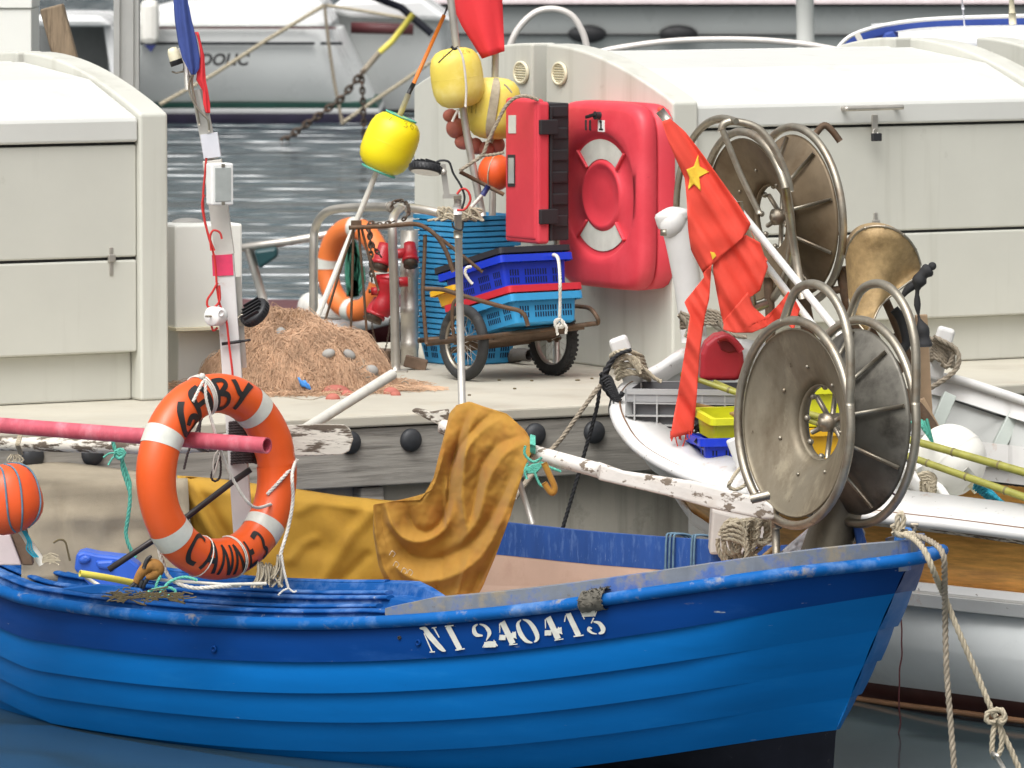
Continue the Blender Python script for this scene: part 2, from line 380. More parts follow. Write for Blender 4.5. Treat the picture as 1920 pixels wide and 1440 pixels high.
M['whitefloat'] = mat('white_ball_float', (.74, .72, .66), .5, var=.05, vs=5, dirt=[('#b5ab96', 4, .6, .78, .4)])
M['leather'] = mat('tan_work_glove', (.30, .14, .03), .85, var=.3, vs=30, bump=.3)
M['plasticbag'] = mat('white_plastic_bag', (.72, .71, .74), .25, var=.12, vs=12, dirt=[('#b0563c', 5, .6, .66, .7), ('#8f8d93', 9, .56, .7, .5)])
M['bluejug'] = mat('blue_jug_plastic', (.035, .13, .62), .38, var=.1)
M['hose'] = mat('yellow_hose', (.70, .60, .10), .45, var=.1)
M['purple'] = mat('dark_purple_line', (.035, .015, .03), .7)
M['rag'] = mat('black_rag', (.02, .02, .022), .8, var=.3)
M['pallet'] = mat('brown_pallet_wood', (.16, .105, .07), .85, var=.3, vs=12, bump=.4)
M['tealbox'] = mat('dark_teal_box', (.012, .05, .055), .35)
M['aluminium'] = mat('aluminium_tube', (.48, .46, .42), .45, .6, var=.15, vs=10, dirt=[('#7d6c58', 14, .62, .76, .6), ('#3d2f24', 60, .72, .78, .6)])
M['debris'] = mat('dry_weed', (.13, .10, .05), .9, var=.4)
# water
def water_mat():
    m = bpy.data.materials.new('harbour_water'); m.use_nodes = True; nt = m.node_tree; L = nt.links; B = nt.nodes['Principled BSDF']
    B.inputs['Base Color'].default_value = (.035, .06, .068, 1); B.inputs['Roughness'].default_value = .10; B.inputs['IOR'].default_value = 2.1
    tc = nt.nodes.new('ShaderNodeTexCoord')
    def nz(sx, sy, scale, detail):
        mp = nt.nodes.new('ShaderNodeMapping'); mp.inputs['Scale'].default_value = (sx, sy, 1); L.new(tc.outputs['Object'], mp.inputs[0])
        n = nt.nodes.new('ShaderNodeTexNoise'); n.inputs['Scale'].default_value = scale; n.inputs['Detail'].default_value = detail
        L.new(mp.outputs[0], n.inputs['Vector']); return n.outputs['Fac']
    sp = nt.nodes.new('ShaderNodeSeparateXYZ'); L.new(tc.outputs['Object'], sp.inputs[0])
    mr = nt.nodes.new('ShaderNodeMapRange'); mr.inputs[1].default_value = 27; mr.inputs[2].default_value = 36; mr.inputs[3].default_value = .006; mr.inputs[4].default_value = 1.0
    L.new(sp.outputs['Y'], mr.inputs[0])
    b1 = nt.nodes.new('ShaderNodeBump'); b1.inputs['Distance'].default_value = 1.9; L.new(mr.outputs[0], b1.inputs['Strength'])
    L.new(nz(.35, .8, 1.5, 2.0), b1.inputs['Height'])
    b2 = nt.nodes.new('ShaderNodeBump'); b2.inputs['Strength'].default_value = .09; b2.inputs['Distance'].default_value = .08
    L.new(nz(.25, .55, 1.0, 2), b2.inputs['Height']); L.new(b1.outputs[0], b2.inputs['Normal'])
    L.new(b2.outputs[0], B.inputs['Normal'])
    return m, b1, b2
M['water'], WB1, WB2 = water_mat()
# ------------------------------------------------------------------ glyph strokes (polylines with a width, in a cell x right 0..w, y down 0..1)
def stroke_polys(pts, w):
    """a polyline with widths -> list of quads in 2-D"""
    n = len(pts); ws = w if isinstance(w, (list, tuple)) else [w] * n
    L, R = [], []
    for i, (x, y) in enumerate(pts):
        a = pts[max(i - 1, 0)]; b = pts[min(i + 1, n - 1)]
        dx, dy = b[0] - a[0], b[1] - a[1]; l = math.hypot(dx, dy) or 1
        nx, ny = -dy / l * ws[i] / 2, dx / l * ws[i] / 2
        L.append((x + nx, y + ny)); R.append((x - nx, y - ny))
    return L, R
def sm2(pts, k=5):
    return [(p.x, p.y) for p in smooth([V((x, y, 0)) for x, y in pts], k)]
def lettering(mb, strokes, fn):
    for pts, w in strokes:
        L, R = stroke_polys(pts, w)
        mb.grid([[fn(*a) for a in L], [fn(*b) for b in R]], sm=False)
# ================================================================== WATER AND QUAY
mb = MB(); WZ = -.05; mb.add([(-400, 5, WZ), (400, 5, WZ), (400, 900, WZ), (-400, 900, WZ)], [(0, 1, 2, 3)])
water = tag(obj('water', mb, M['water'], loc=(0, 0, 0)), kind='structure')
QZ = 1.02
E = V((math.cos(PI / 6), .5, 0)); NQ = V((-.5, math.cos(PI / 6), 0)); E0 = G(830, 772, QZ)
def Q(s, t, z): p = E0 + E * s + NQ * t; return V((p.x, p.y, z))
def Qt(px, s):          # inland distance of the point at station s that shows at photo column px
    k = (px - 960) / FPX; b = E0 + E * s
    return (k * b.y - b.x) / (NQ.x - k * NQ.y)
def Qs(px, t):
    k = (px - 960) / FPX; b = E0 + NQ * t
    return (k * b.y - b.x) / (E.x - k * E.y)
def Qp(px, py, s=None, t=None):
    if s is not None: t = Qt(px, s)
    else: s = Qs(px, t)
    b = E0 + E * s + NQ * t
    return P(px, py, b.y)
S0, S1, TB = -7.0, 9.0, 3.42
def qbox(mb, s0, s1, t0, t1, z0, z1, mi=0):
    return mb.hexa([Q(s0, t0, z0), Q(s1, t0, z0), Q(s1, t1, z0), Q(s0, t1, z0), Q(s0, t0, z1), Q(s1, t0, z1), Q(s1, t1, z1), Q(s0, t1, z1)], mi)
mb = MB(); qbox(mb, S0, S1, .09, TB, -1.5, QZ - .05)
quay = tag(obj('quay', mb, M['concrete'], bevel=.01), kind='structure')
mb = MB(); qbox(mb, S0, S1, -.015, TB, QZ - .046, QZ)
tag(obj('quay_deck', mb, M['deck'], bevel=.008), kind='structure')
# timber rubbing beam with its round rubber caps
ft = thing('rubbing_beam', Q(0, 0, QZ - .3), 'grey weathered timber beam along the quay edge with black round caps', 'beam')
mb = MB(); qbox(mb, S0, S1, 0, .088, QZ - .285, QZ - .052)
obj('timber', mb, M['timber'], ft, bevel=.006)
capm = mat('rubber_cap_black', (.03, .032, .036), .55, var=.2, vs=10, dirt=[('#5a5a5a', 10, .6, .8, .3)])
Rq = Matrix((E, V((0, 0, 1)), -NQ)).transposed().to_4x4()
for px in (-60, 60, 172, 655, 769, 1002, 1113, 1330, 1440):
    s = Qs(px, 0.0); py = 847 + (px - 172) * (812 - 853) / (1113 - 172) + 4
    p = Qp(px, py, t=0.0)
    mb = MB(); mb.lathe([(.047, -.005), (.047, .012), (.041, .022), (.026, .03), (0, .032)], 24, Matrix.Translation(p) @ Rq)
    o = obj('bolt_cap', mb, capm, ft)
    for a in (-1, 1):
        pass
# darker pile recess under the beam
for px, wd in ((680, 52), (310, 60), (1500, 60)):
    s = Qs(px, .1)
    mb = MB(); qbox(mb, s - wd * S(25) / 2, s + wd * S(25) / 2, .02, .16, -1, QZ - .29)
    tag(obj('fender_pile', mb, M['timber'], bevel=.01), 'dark square timber pile under the quay edge at photo column %d' % px if False else
        {680: 'dark timber pile under the quay beam, between the lifebuoy and the ochre tarpaulin', 310: 'dark timber pile under the quay beam behind the orange lifebuoy', 1500: 'dark timber pile under the quay beam behind the front net reels'}[px], 'pile', 'timber piles under the quay beam')
# ================================================================== DOCK LOCKERS
ZF, ZS, ZM, ZP = 2.195, 2.075, 1.605, 1.22     # front top, lid seam, middle seam, plinth step
TF = 1.06
ZTOP = 2.42
def gable_profile(t0, t1, mirror=False, cham=False):
    """outline (t, z) of one half arch: front upright, curve, back upright"""
    pts = [(t0, QZ)]
    a = [(t0, ZF)]
    n = 14
    for i in range(1, n + 1):
        x = i / n; a.append((t0 + (t1 - t0) * x, ZF + (ZTOP - ZF) * math.sin(x * PI / 2) ** .92))
    pts += a + [(t1, QZ)]
    if mirror: pts = [(t0 + t1 - t, z) for t, z in pts][::-1]
    return pts
def gable(name, parent, s0, s1, t0, t1, mirror=False, m='grp'):
    poly = gable_profile(t0, t1, mirror)
    mb = MB(); n = len(poly)
    a = [Q(s0, t, z) for t, z in poly]; b = [Q(s1, t, z) for t, z in poly]
    mb.add(a + b, [list(range(n))[::-1], list(range(n, 2 * n))] + [(i, (i + 1) % n, n + (i + 1) % n, n + i) for i in range(n)])
    return obj(name, mb, M[m], parent, bevel=.012, seg=3)
def locker(s0, s1, t0, t1, label, mirror=False, gL=True, gR=True, vents=()):
    r = thing('dock_locker', Q((s0 + s1) / 2, t0, QZ), label, 'storage locker', 'white storage lockers on the quay')
    g = .13; a, b = s0 + (g if gL else 0), s1 - (g if gR else 0)
    if gL: gable('end_panel', r, s0, a - .002, t0, t1, mirror)
    if gR: gable('end_panel', r, b + .002, s1, t0, t1, mirror)
    f = (lambda t: t) if not mirror else (lambda t: t0 + t1 - t)
    def bx(nm, ta, tb, za, zb, m='grp', bev=.008):
        mb = MB(); x, y = sorted((f(ta), f(tb))); qbox(mb, a, b, x, y, za, zb); return obj(nm, mb, M[m], r, bevel=bev)
    bx('plinth', t0 + .085, t1 - .03, QZ + .002, ZP, 'grp')
    bx('lower_panel', t0 + .03, t1 - .03, ZP + .001, ZM - .006)
    bx('seal', t0 + .045, t1 - .05, ZM - .0058, ZM + .0058, 'gasket', 0)
    bx('door_panel', t0 + .03, t1 - .03, ZM + .006, ZS - .006)
    bx('seal', t0 + .045, t1 - .05, ZS - .0058, ZS + .0058, 'gasket', 0)
    # lid: upright lip and a sloped top
    za = ZS + .006; prof = [(t0 + .012, za), (t0 + .012, ZF - .03), (t0 + .02, ZF - .012), (t0 + .45, ZF + .13), (t1 - .02, ZF + .185), (t1 - .02, za)]
    prof = [(f(t), z) for t, z in prof]; n = len(prof); mb = MB()
    A = [Q(a, t, z) for t, z in prof]; B = [Q(b, t, z) for t, z in prof]
    mb.add(A + B, [list(range(n))[::-1], list(range(n, 2 * n))] + [(i, (i + 1) % n, n + (i + 1) % n, n + i) for i in range(n)])
    obj('lid', mb, M['grplid'], r, bevel=.012, seg=3)
    return r
def louvre(parent, px, py, s):
    c = Qp(px, py, s=s); R = Matrix((-NQ, V((0, 0, 1)), -E)).transposed().to_4x4(); T = Matrix.Translation(c) @ R
    mb = MB(); ring = [(.052, 0), (.052, .008), (.047, .012), (.041, .010), (.040, .002)]
    T2 = T @ Matrix.Diagonal((1.25, 1.0, 1, 1))
    mb.lathe(ring, 28, T2); o = obj('vent_grille', mb, M['vent'], parent)
    mb = MB()
    for i in range(7):
        y = -.034 + i * .0113; hw = math.sqrt(max(0, .041 ** 2 - y * y)) * 1.25
        mb.box(T @ V((0, y, .005)), (hw * 2, .0075, .005), R.to_3x3() @ Matrix.Rotation(.5, 3, 'X'))
    obj('slat', mb, M['vent'], o)
    mb = MB(); mb.lathe([(.041, .001), (0, .001)], 24, T2); obj('backing', mb, M['gasket'], o)
SG = 1.728
lk1 = locker(-2.95, -.69, TF, TF + 1.1, 'white storage locker at the left with a small hinge beside the grey metal post')
lk1b = locker(-2.95, -.69, TF + 1.16, TF + 2.26, 'rear half of the left pair of white lockers, only its ridge showing', mirror=True)
TA, TBk = TF, TF + 1.08
TC, TD = TF + 1.2, 3.34
lk2 = locker(SG, 3.78, TA, TBk, 'white storage locker with chrome handle and padlock behind the net reels')
lk2b = locker(SG, 3.78, TC, TD, 'rear white locker whose plain end stands behind the yellow floats', mirror=True)
lk3 = locker(4.02, 6.2, TA, TBk, 'white storage locker at the far right edge, beyond the padlocked one')
louvre(lk2, 1050, 138, SG - .003); louvre(lk2b, 978, 136, SG - .003)
# handle, hasp and padlock on the right locker; hinge plates
def fplate(px, py, wpx, hpx, th, t=TF + .012):
    c = Qp(px, py, t=t); D = c.y
    R = Matrix((E, NQ, V((0, 0, 1)))).transposed()
    return c - NQ * th / 2, (wpx * S(D) / .866, th, hpx * S(D)), R
a, b = Qp(1590, 204, t=TF - .03), Qp(1688, 201, t=TF - .03)
mb = MB(); mb.tube(smooth([a + NQ * .045, a + NQ * .01, a + (b - a) * .04, b - (b - a) * .04, b + NQ * .01, b + NQ * .045], 6), .011, 12)
obj('handle', mb, M['steel'], lk2)
mb = MB(); mb.box(*fplate(1639, 231, 11, 32, .008)); ho = obj('hasp', mb, M['steel'], lk2, bevel=.002)
padlock = thing('padlock', Qp(1641, 262, t=TF - .01), 'small dark padlock hanging from the hasp of the white locker', 'padlock')
mb = MB(); c, s_, R = fplate(1641, 257, 17, 15, .02, TF - .012); mb.box(c, s_, R); obj('lock_body', mb, M['black'], padlock, bevel=.003)
p = Qp(1641, 250, t=TF - .02); mb = MB(); mb.tube([p + E * math.cos(q) * .012 + V((0, 0, 1)) * math.sin(q) * .02 for q in [PI * i / 8 for i in range(9)]], .003, 8); obj('shackle', mb, M['steel'], padlock)
def hinge(parent, px, py):
    mb = MB()
    c, s_, R = fplate(px, py, 7, 54, .006, TF + .03); mb.box(c, s_, R)
    c, s_, R = fplate(px, py - 6, 13, 14, .014, TF + .03); mb.box(c, s_, R)
    obj('hinge', mb, M['steel'], parent, bevel=.003)
hinge(lk1, 208, 490); hinge(lk2, 1641, 425)
# thin cast bow line on the deck by the lockers: sealant joint
# ---- white service pedestal between the lockers and the mast
ped = thing('service_pedestal', Q(-.28, 1.0, QZ), 'white boxy service pedestal on the quay behind the leaning mast post', 'pedestal')
c0 = G(382, 716, QZ)
def ubox(mb, pxa, pxb, pya, pyb, D, depth, mi=0, dn=V((0, 1, 0))):
    a, b, c, d = P(pxa, pyb, D), P(pxb, pyb, D), P(pxb, pya, D), P(pxa, pya, D)
    k = dn * depth; mb.hexa([a, b, b + k, a + k, d, c, c + k, d + k], mi); return mb
def prot(px_c, py0, py1, D, wx, wy, yaw):
    """upright box centred on px_c, standing from photo row py1 up to py0, rotated by yaw"""
    p0, p1 = P(px_c, py0, D), P(px_c, py1, D); R = Matrix.Rotation(yaw, 3, 'Z')
    return MB().box((p0 + p1) / 2, (wx, wy, abs(p0.z - p1.z)), R)
obj('base', prot(378, 615, 722, 27.0, .29, .2, math.radians(24)), M['grpwhite'], ped, bevel=.008)
obj('body', prot(374, 418, 613, 26.95, .305, .22, math.radians(24)), M['grpwhite'], ped, bevel=.01)
mb = MB(); mb.ball(P(352, 418, 27), (.07, .05, .022)); obj('top_lamp', mb, M['greyfloat'], ped)
mb = prot(376, 610.5, 616, 26.9, .3, .21, math.radians(24)); obj('joint_rim', mb, M['vent'], ped)
# ---- left: grey metal post, wood post, white cabin end
mb = MB(); D = 29.0
for x0, x1, dd in ((213, 224, .0), (224, 236, .018), (236, 250, 0.004), (250, 260, .02)):
    ubox(mb, x0, x1, -140, 800, D + dd, .11)
tag(obj('metal_post', mb, M['steelpost'] if 'steelpost' in M else mat('grey_aluminium_post', (.44, .44, .42), .45, .35, var=.06, vs=3)), 'tall ribbed grey aluminium post behind the left locker', 'post')
mb = MB(); D = 28.4; a, b = P(97, 12, D), P(134, 150, D); mb.bar(b - (a - b) * 3.0, a, .105, .1, (0, 1, 0)); mb.bar
tag(obj('wooden_post', mb, M['woodpost'], bevel=.008), 'brown weathered wooden post leaning behind the left locker', 'post')
mb = MB(); ubox(mb, -160, 60, -90, 16, 30, .5); ubox(mb, -160, 59, 16.5, 190, 30.01, .5)
tag(obj('white_cabinet', mb, M['grpwhite'], bevel=.006), 'tall white cabinet at the top left corner with a chipped spot', 'cabinet')
# ================================================================== FAR YACHTS
def slab(mb, poly, D, depth, mi=0, flare=0):
    """photo outline given a real depth: front face at D, back face depth further"""
    a = [P(x, y, D) for x, y in poly]; b = [p + V((0, depth, 0)) for p in a]
    n = len(a); mb.add(a + b, [list(range(n)), list(range(n, 2 * n))[::-1]] + [((i + 1) % n, i, n + i, n + (i + 1) % n) for i in range(n)], False, mi); return mb
def yhull(top, bot, D, depth, mi=0, bulge=.35, n=24, end=None):
    """ship side between two photo lines, rounded in plan and section"""
    mb = MB(); rows = []
    tx = [p[0] for p in top]; ty = [p[1] for p in top]; bx = [p[0] for p in bot]; by = [p[1] for p in bot]
    for j in range(9):
        v = j / 8; row = []
        for i in range(n + 1):
            u = i / n
            xa = tx[0] + (tx[-1] - tx[0]) * u; xb = bx[0] + (bx[-1] - bx[0]) * u
            ya = float(np.interp(xa, tx, ty)); yb = float(np.interp(xb, bx, by))
            x = xa + (xb - xa) * v; y = ya + (yb - ya) * v
            d = D + bulge * (v ** 2) + (depth * max(0, (u - .9) / .1) ** 2 * .5 if end else 0)
            row.append(P(x, y, d))
        rows.append(row)
    mb.grid(rows, mi)
    tr = rows[0]; back = [p + V((0, depth, 0)) for p in tr]; mb.grid([back, tr], mi, False)
    er = [r[-1] for r in rows]; mb.grid([er, [p + V((0, depth, 0)) for p in er]], mi, False)
    er = [r[0] for r in rows]; mb.grid([[p + V((0, depth, 0)) for p in er], er], mi, False)
    return mb
D = 81.0
ya = thing('sailing_yacht', P(480, 222, D), 'white moored sailing yacht far behind, black lettering and green stripe near its waterline', 'yacht', 'yachts moored far behind')
obj('hull', yhull([(60, 52), (270, 54), (640, 54)], [(60, 192), (450, 190), (704, 192)], D, 3.6, end=1), M['hullgrey'], ya)
def strip(name, pts, hpx, D, m, par, depth=.04):
    mb = MB()
    for (x0, y0), (x1, y1) in zip(pts, pts[1:]):
        a = [P(x0, y0, D), P(x1, y1, D), P(x1, y1 + hpx, D), P(x0, y0 + hpx, D)]; k = V((0, depth, 0))
        mb.hexa([a[3], a[2], a[2] + k, a[3] + k, a[0], a[1], a[1] + k, a[0] + k])
    return obj(name, mb, M[m], par)
strip('stripe', [(255, 51), (630, 51)], 3, D - .08, 'maroon', ya)
strip('stripe', [(262, 79), (590, 79)], 5, D - .06, 'boot', ya); strip('stripe', [(601, 79), (642, 79)], 5, D - .06, 'boot', ya)
obj('green_band', yhull([(60, 192.5), (704, 192.5)], [(60, 203), (709, 203)], D + .3, 3, bulge=.02), M['greenstripe'], ya)
obj('white_band', yhull([(60, 203.5), (709, 203.5)], [(60, 213), (712, 213)], D + .3, 3, bulge=.02), M['hullwhite'], ya)
obj('bottom', yhull([(60, 213.5), (712, 213.5)], [(60, 232), (716, 232)], D + .3, 3, bulge=.02), M['bottomdark'], ya)
mb = MB(); slab(mb, [(240, 50), (262, 20), (330, 4), (560, -6), (606, 4), (626, 50)], D + .4, 3.0); obj('coachroof', mb, M['hullwhite'], ya, bevel=.06)
mb = MB(); ubox(mb, 262, 296, 0, 84, D - .5, .4); obj('fender', mb, M['whitefloat'], ya, bevel=.08)
mb = MB(); slab(mb, [(270, 84), (292, 84), (283, 98)], D - .45, .25); obj('fender_tip', mb, M['navy'], ya)
# lettering on the quarter
fc = bpy.data.curves.new('yacht_name', 'FONT'); fc.body = 'IDOLIC'; fc.size = 1; fc.extrude = .002; fc.offset = .035; fc.shear = .25
fo = bpy.data.objects.new('yacht_name', fc); COL.objects.link(fo); fo.parent = ya
fc.materials.append(M['ink'])
p = P(366, 122, D - .25) - ya.location; fo.location = p; fo.rotation_euler = (PI / 2, 0, 0); k = 30 * S(D); fo.scale = (k, k, k)
dg = bpy.context.evaluated_depsgraph_get(); me = bpy.data.meshes.new_from_object(fo.evaluated_get(dg))
fo2 = bpy.data.objects.new('yacht_name', me); COL.objects.link(fo2); fo2.parent = ya; fo2.location = fo.location; fo2.rotation_euler = fo.rotation_euler; fo2.scale = fo.scale
bpy.data.objects.remove(fo); bpy.data.curves.remove(fc); fo2.name = 'yacht_name'
# platform beam at its left; the shade beneath is a dark painted panel
mb = MB(); slab(mb, [(60, 28), (190, 30), (212, 50), (60, 50)], D - 2.2, 3.0); obj('cross_beam', mb, M['hullwhite'], ya, bevel=.08)
mb = MB(); ubox(mb, 40, 200, 50, 150, D - .4, .3); obj('painted_shade_panel', mb, mat('underside_shade_grey', (.17, .175, .17), .7), ya)
mb = MB(); slab(mb, [(193, 44), (212, 50), (222, 150), (208, 150)], D - 2.0, 1.5); obj('bow_edge', mb, M['hullwhite'], ya, bevel=.05)
D2 = 84.5
yb = thing('stern_boat', P(760, 205, D2), 'pale grey hull moored beyond the orange rod, dark roll on its stern', 'boat', 'yachts moored far behind')
obj('hull', yhull([(628, 22), (700, 30), (850, 40)], [(690, 205), (846, 205)], D2, 3.5, end=1), M['hullgrey'], yb)
mb = MB(); slab(mb, [(612, 20), (640, 0), (790, -4), (850, 40), (660, 34)], D2 - .3, 3); obj('deck_edge', mb, M['hullwhite'], yb, bevel=.06)
mb = MB(); mb.tube(PL(D2 - .5, (658, 52), (700, 53), (775, 55)), .075, 14); obj('dark_roll', mb, M['maroon'], yb)
mb = MB(); mb.tube(PL(D2 - .7, (690, -10), (752, 14), (810, 64)), .05, 10); obj('spar', mb, M['boot'], yb)
D3 = 96.0
yc = thing('motor_yacht', P(1400, 150, D3), 'large grey motor yacht across the top with dark oval portholes', 'yacht', 'yachts moored far behind')
obj('hull', yhull([(2100, 10), (1400, 10), (760, 10)], [(2100, 160), (1400, 160), (960, 160)], D3, 6, n=30, bulge=.6), M['hullgrey2'], yc)
obj('hull_top', yhull([(2100, -60), (742, -60)], [(2100, 1), (756, 1)], D3 - .2, 6, bulge=.1), M['hullwhite'], yc)
strip('rub_rail', [(755, 1), (2100, 1)], 6, D3 - .3, 'pinkrail', yc, .2); strip('dark_line', [(762, 7.2), (2100, 7.2)], 5, D3 - .25, 'boot', yc, .2)
strip('knuckle', [(840, 63), (2100, 66)], 4, D3 - .0, 'tealbox' if False else 'gasket', yc, .2)
for px in (1101, 1272):
    c = P(px, 64, D3 + .02); mb = MB(); mb.lathe([(.0, 0), (.26, 0), (.29, .03), (.27, .06), (0, .06)], 28, Matrix.Translation(c) @ Matrix.Rotation(PI / 2, 4, 'X') @ Matrix.Diagonal((1, .47, 1, 1)))
    obj('porthole', mb, M['black'], yc)
# bow rails seen over the lockers: arched tubes
mb = MB(); D = 33.0; mb.tube(smooth(PL(D, (948, 110), (968, 60), (1000, 26), (1035, 17), (1070, 28), (1092, 60), (1102, 98), (1104, 130)), 6), .018, 10)
tag(obj('hoop_rail', mb, M['steelrail'] if 'steelrail' in M else mat('pale_tube', (.66, .62, .58), .35, .2)), 'bent pale tube hoop rising above the two vent grilles', 'rail')
mb = MB(); mb.tube(smooth(PL(33.5, (1100, 105), (1150, 92), (1250, 78), (1350, 74), (1450, 77), (1540, 88), (1640, 110)), 6), .017, 10)
tag(obj('arched_rail', mb, bpy.data.materials['pale_tube']), 'long gently arched pale tube above the padlocked locker lid', 'rail')
mb = MB(); mb.tube(PL(42, (1508, -80), (1511, 120), (1514, 260)), [.058, .06, .062], 16)
tag(obj('mast_pole', mb, M['grpwhite']), 'thick white vertical pole against the grey motor yacht', 'pole')
mb = MB(); mb.tube(PL(29.2, (1105, 172), (1035, 60)) if False else PL(28.6, (1010, 180), (1030, 130), (1052, 88)), .0035, 6)
mb.ball(P(1052, 87, 28.6), .009)
tag(obj('stay_wire', mb, M['iron']), 'thin wire stay with turnbuckle in front of the vent grilles', 'wire')
t2 = MB(); t2.tube(smooth(PL(28.7, (1000, 190), (1004, 150), (1014, 126), (1030, 120)), 6), .017, 12)
tag(obj('bent_pipe', t2, M['steel']), 'short bent steel pipe between the two vent grilles', 'pipe')
# blue and white boat top behind the right locker
D4 = 34.0
yd = thing('small_motorboat', P(1750, 95, D4), 'white motorboat with blue canvas cover peeping over the right lockers', 'boat')
obj('cabin_top', yhull([(1672, 62), (1800, 52), (2000, 46)], [(1672, 130), (2000, 130)], D4 + .2, 2, bulge=-.5), M['hullwhite'], yd)
def ribbon(name, top, bot, D, m, par, depth=.05, k=6):
    a, b = smooth(PL(D, *top), k), smooth(PL(D, *bot), k); d = V((0, depth, 0))
    mb = MB(); mb.grid([[p + d for p in a], a, b, [p + d for p in b]], sm=False); return obj(name, mb, M[m], par)
ribbon('blue_band', [(1572, 90), (1600, 68), (1660, 50), (1760, 38), (1960, 30)], [(1572, 97), (1610, 82), (1665, 62), (1760, 50), (1960, 46)], D4, 'bluecover', yd)
mb = MB(); mb.tube(smooth(PL(D4 - .05, (1571, 90), (1598, 66), (1660, 47), (1760, 35), (1960, 29)), 6), .011, 8); obj('edge_trim', mb, M['whitepl'], yd)
ribbon('canvas', [(1575, 88), (1600, 70), (1660, 60), (1684, 60)], [(1580, 130), (1600, 130), (1650, 130), (1690, 130)], D4 + .1, 'navy', yd)
mb = MB(); slab(mb, [(1650, 84), (1660, 62), (1675, 58), (1686, 78)], D4 - .1, .1); obj('cover_fold', mb, M['bluecover'], yd, bevel=.01)
mb = MB(); mb.bar(P(1606, 62, D4 - .12), P(1632, 112, D4 - .12), .03, .012, (0, 1, 0)); obj('strap', mb, M['ropewhite'], yd)
mb = MB(); mb.tube(PL(D4 - .2, (1803, -10), (1811, 76)), .004, 6); mb.tube(PL(D4 - .2, (1805, 10), (1806, 18)), .008, 6); obj('aerial', mb, M['tapepale'], yd)
mb = MB(); mb.tube(PL(D4 - .2, (1896, -10), (1899, 46)), [.012, .019], 10); mb.tube(PL(D4 - .2, (1898, 24), (1899, 46)), .02, 10); obj('light_stalk', mb, M['vent'], yd)
# mooring chain and lines of the yachts
def chain(mb, pts, r, n=6):
    """interlocking links"""
    pts = resample(pts, r * 5.2); T, N = frames(pts)
    for i, p in enumerate(pts):
        b = T[i].cross(N[i]); sd_ = N[i] if i % 2 else b
        loop = []
        for k in range(12):
            a = 2 * PI * k / 12; loop.append(p + T[i] * math.cos(a) * r * 3.6 + sd_ * math.sin(a) * r * 2.0)
        mb.tube(loop, r, 6, closed=True)
    return mb
mb = MB(); chain(mb, PL(76, (678, 138), (640, 185), (590, 222), (540, 258), (492, 290), (470, 305)), .016)
tag(obj('mooring_chain', mb, M['iron']), 'rusty chain slanting from the far stern down into the water', 'chain')
mb = MB(); mb.tube(PL(76.5, (772, 30), (740, 70), (710, 100), (678, 138)), .035, 8)
tag(obj('mooring_line', mb, M['ropegrey']), 'dark rope joining the far stern to the top of the rusty chain', 'rope')
mb = MB(); chain(mb, PL(76.3, (678, 140), (681, 200), (683, 260)), .013)
tag(obj('mooring_chain', mb, M['iron']), 'short vertical chain hanging below the junction of the far mooring lines', 'chain')
mb = MB(); mb.rope(PL(77, (300, 196), (400, 140), (500, 75), (608, 10)), .026); tag(obj('mooring_line', mb, M['rope']), 'taut tan rope crossing the lettered yacht hull', 'rope')
mb = MB(); mb.rope(PL(77.3, (608, 8), (616, 80), (626, 150), (642, 232)), .022); tag(obj('mooring_line', mb, M['ropegrey']), 'near vertical rope hanging from the far yacht quarter to the water', 'rope')
mb = MB(); mb.rope(PL(77.6, (640, 232), (700, 190), (760, 150), (830, 100)), .026); tag(obj('mooring_line', mb, M['rope']), 'tan rope rising from the water to the right behind the orange rod', 'rope')
mb = MB(); mb.rope(PL(77.8, (612, 10), (690, 22), (770, 36)), .022); tag(obj('mooring_line', mb, M['rope']), 'tan rope strung level between the two far sterns', 'rope')
mb = MB(); mb.tube(PL(76, (775, 26), (735, 78), (712, 98)), .035, 8); tag(obj('yellow_snubber', mb, M['hose']), 'yellow sleeve on the top end of the far mooring chain', 'line')
# ================================================================== THINGS ON THE QUAY
X3, Z3 = V((1, 0, 0)), V((0, 0, 1))
# ---- red lifebuoy case on the locker's end wall
RC = Matrix((-NQ, Z3, -E)).transposed()
def case_frame(px, py, s): return Qp(px, py, s=s)
sF = SG - .165
cc = case_frame(1122, 366, sF)
hw = (Qt(1041, sF) - Qt(1204, sF)) / 2; hh = 174 * S(cc.y)
case = thing('lifebuoy_case', Qp(1135, 540, s=SG), 'large red lifebuoy case with two white windows on the white end wall', 'lifebuoy case')
def rrect(a, hw, hh, n=6.5):
    c, s = math.cos(a), math.sin(a); r = (abs(c / hw) ** n + abs(s / hh) ** n) ** (-1 / n); return c * r, s * r
NA = 72
def lw(x, y, z): return cc + RC @ V((x, y, z))
def rr_row(z, inset):
    return [lw(*rrect(2 * PI * i / NA, hw - inset, hh - inset), z) for i in range(NA)]
mb = MB(); mb.grid([rr_row(-.163, .0), rr_row(-.085, -.004), rr_row(-.078, .012)][::-1], closed_u=True)
obj('back_shell', mb, M['red'], case)
rc_o, rc_i = .262, .142
def ring_row(r, z): return [lw(r * math.cos(2 * PI * i / NA) * 1.12, r * math.sin(2 * PI * i / NA), z) for i in range(NA)]
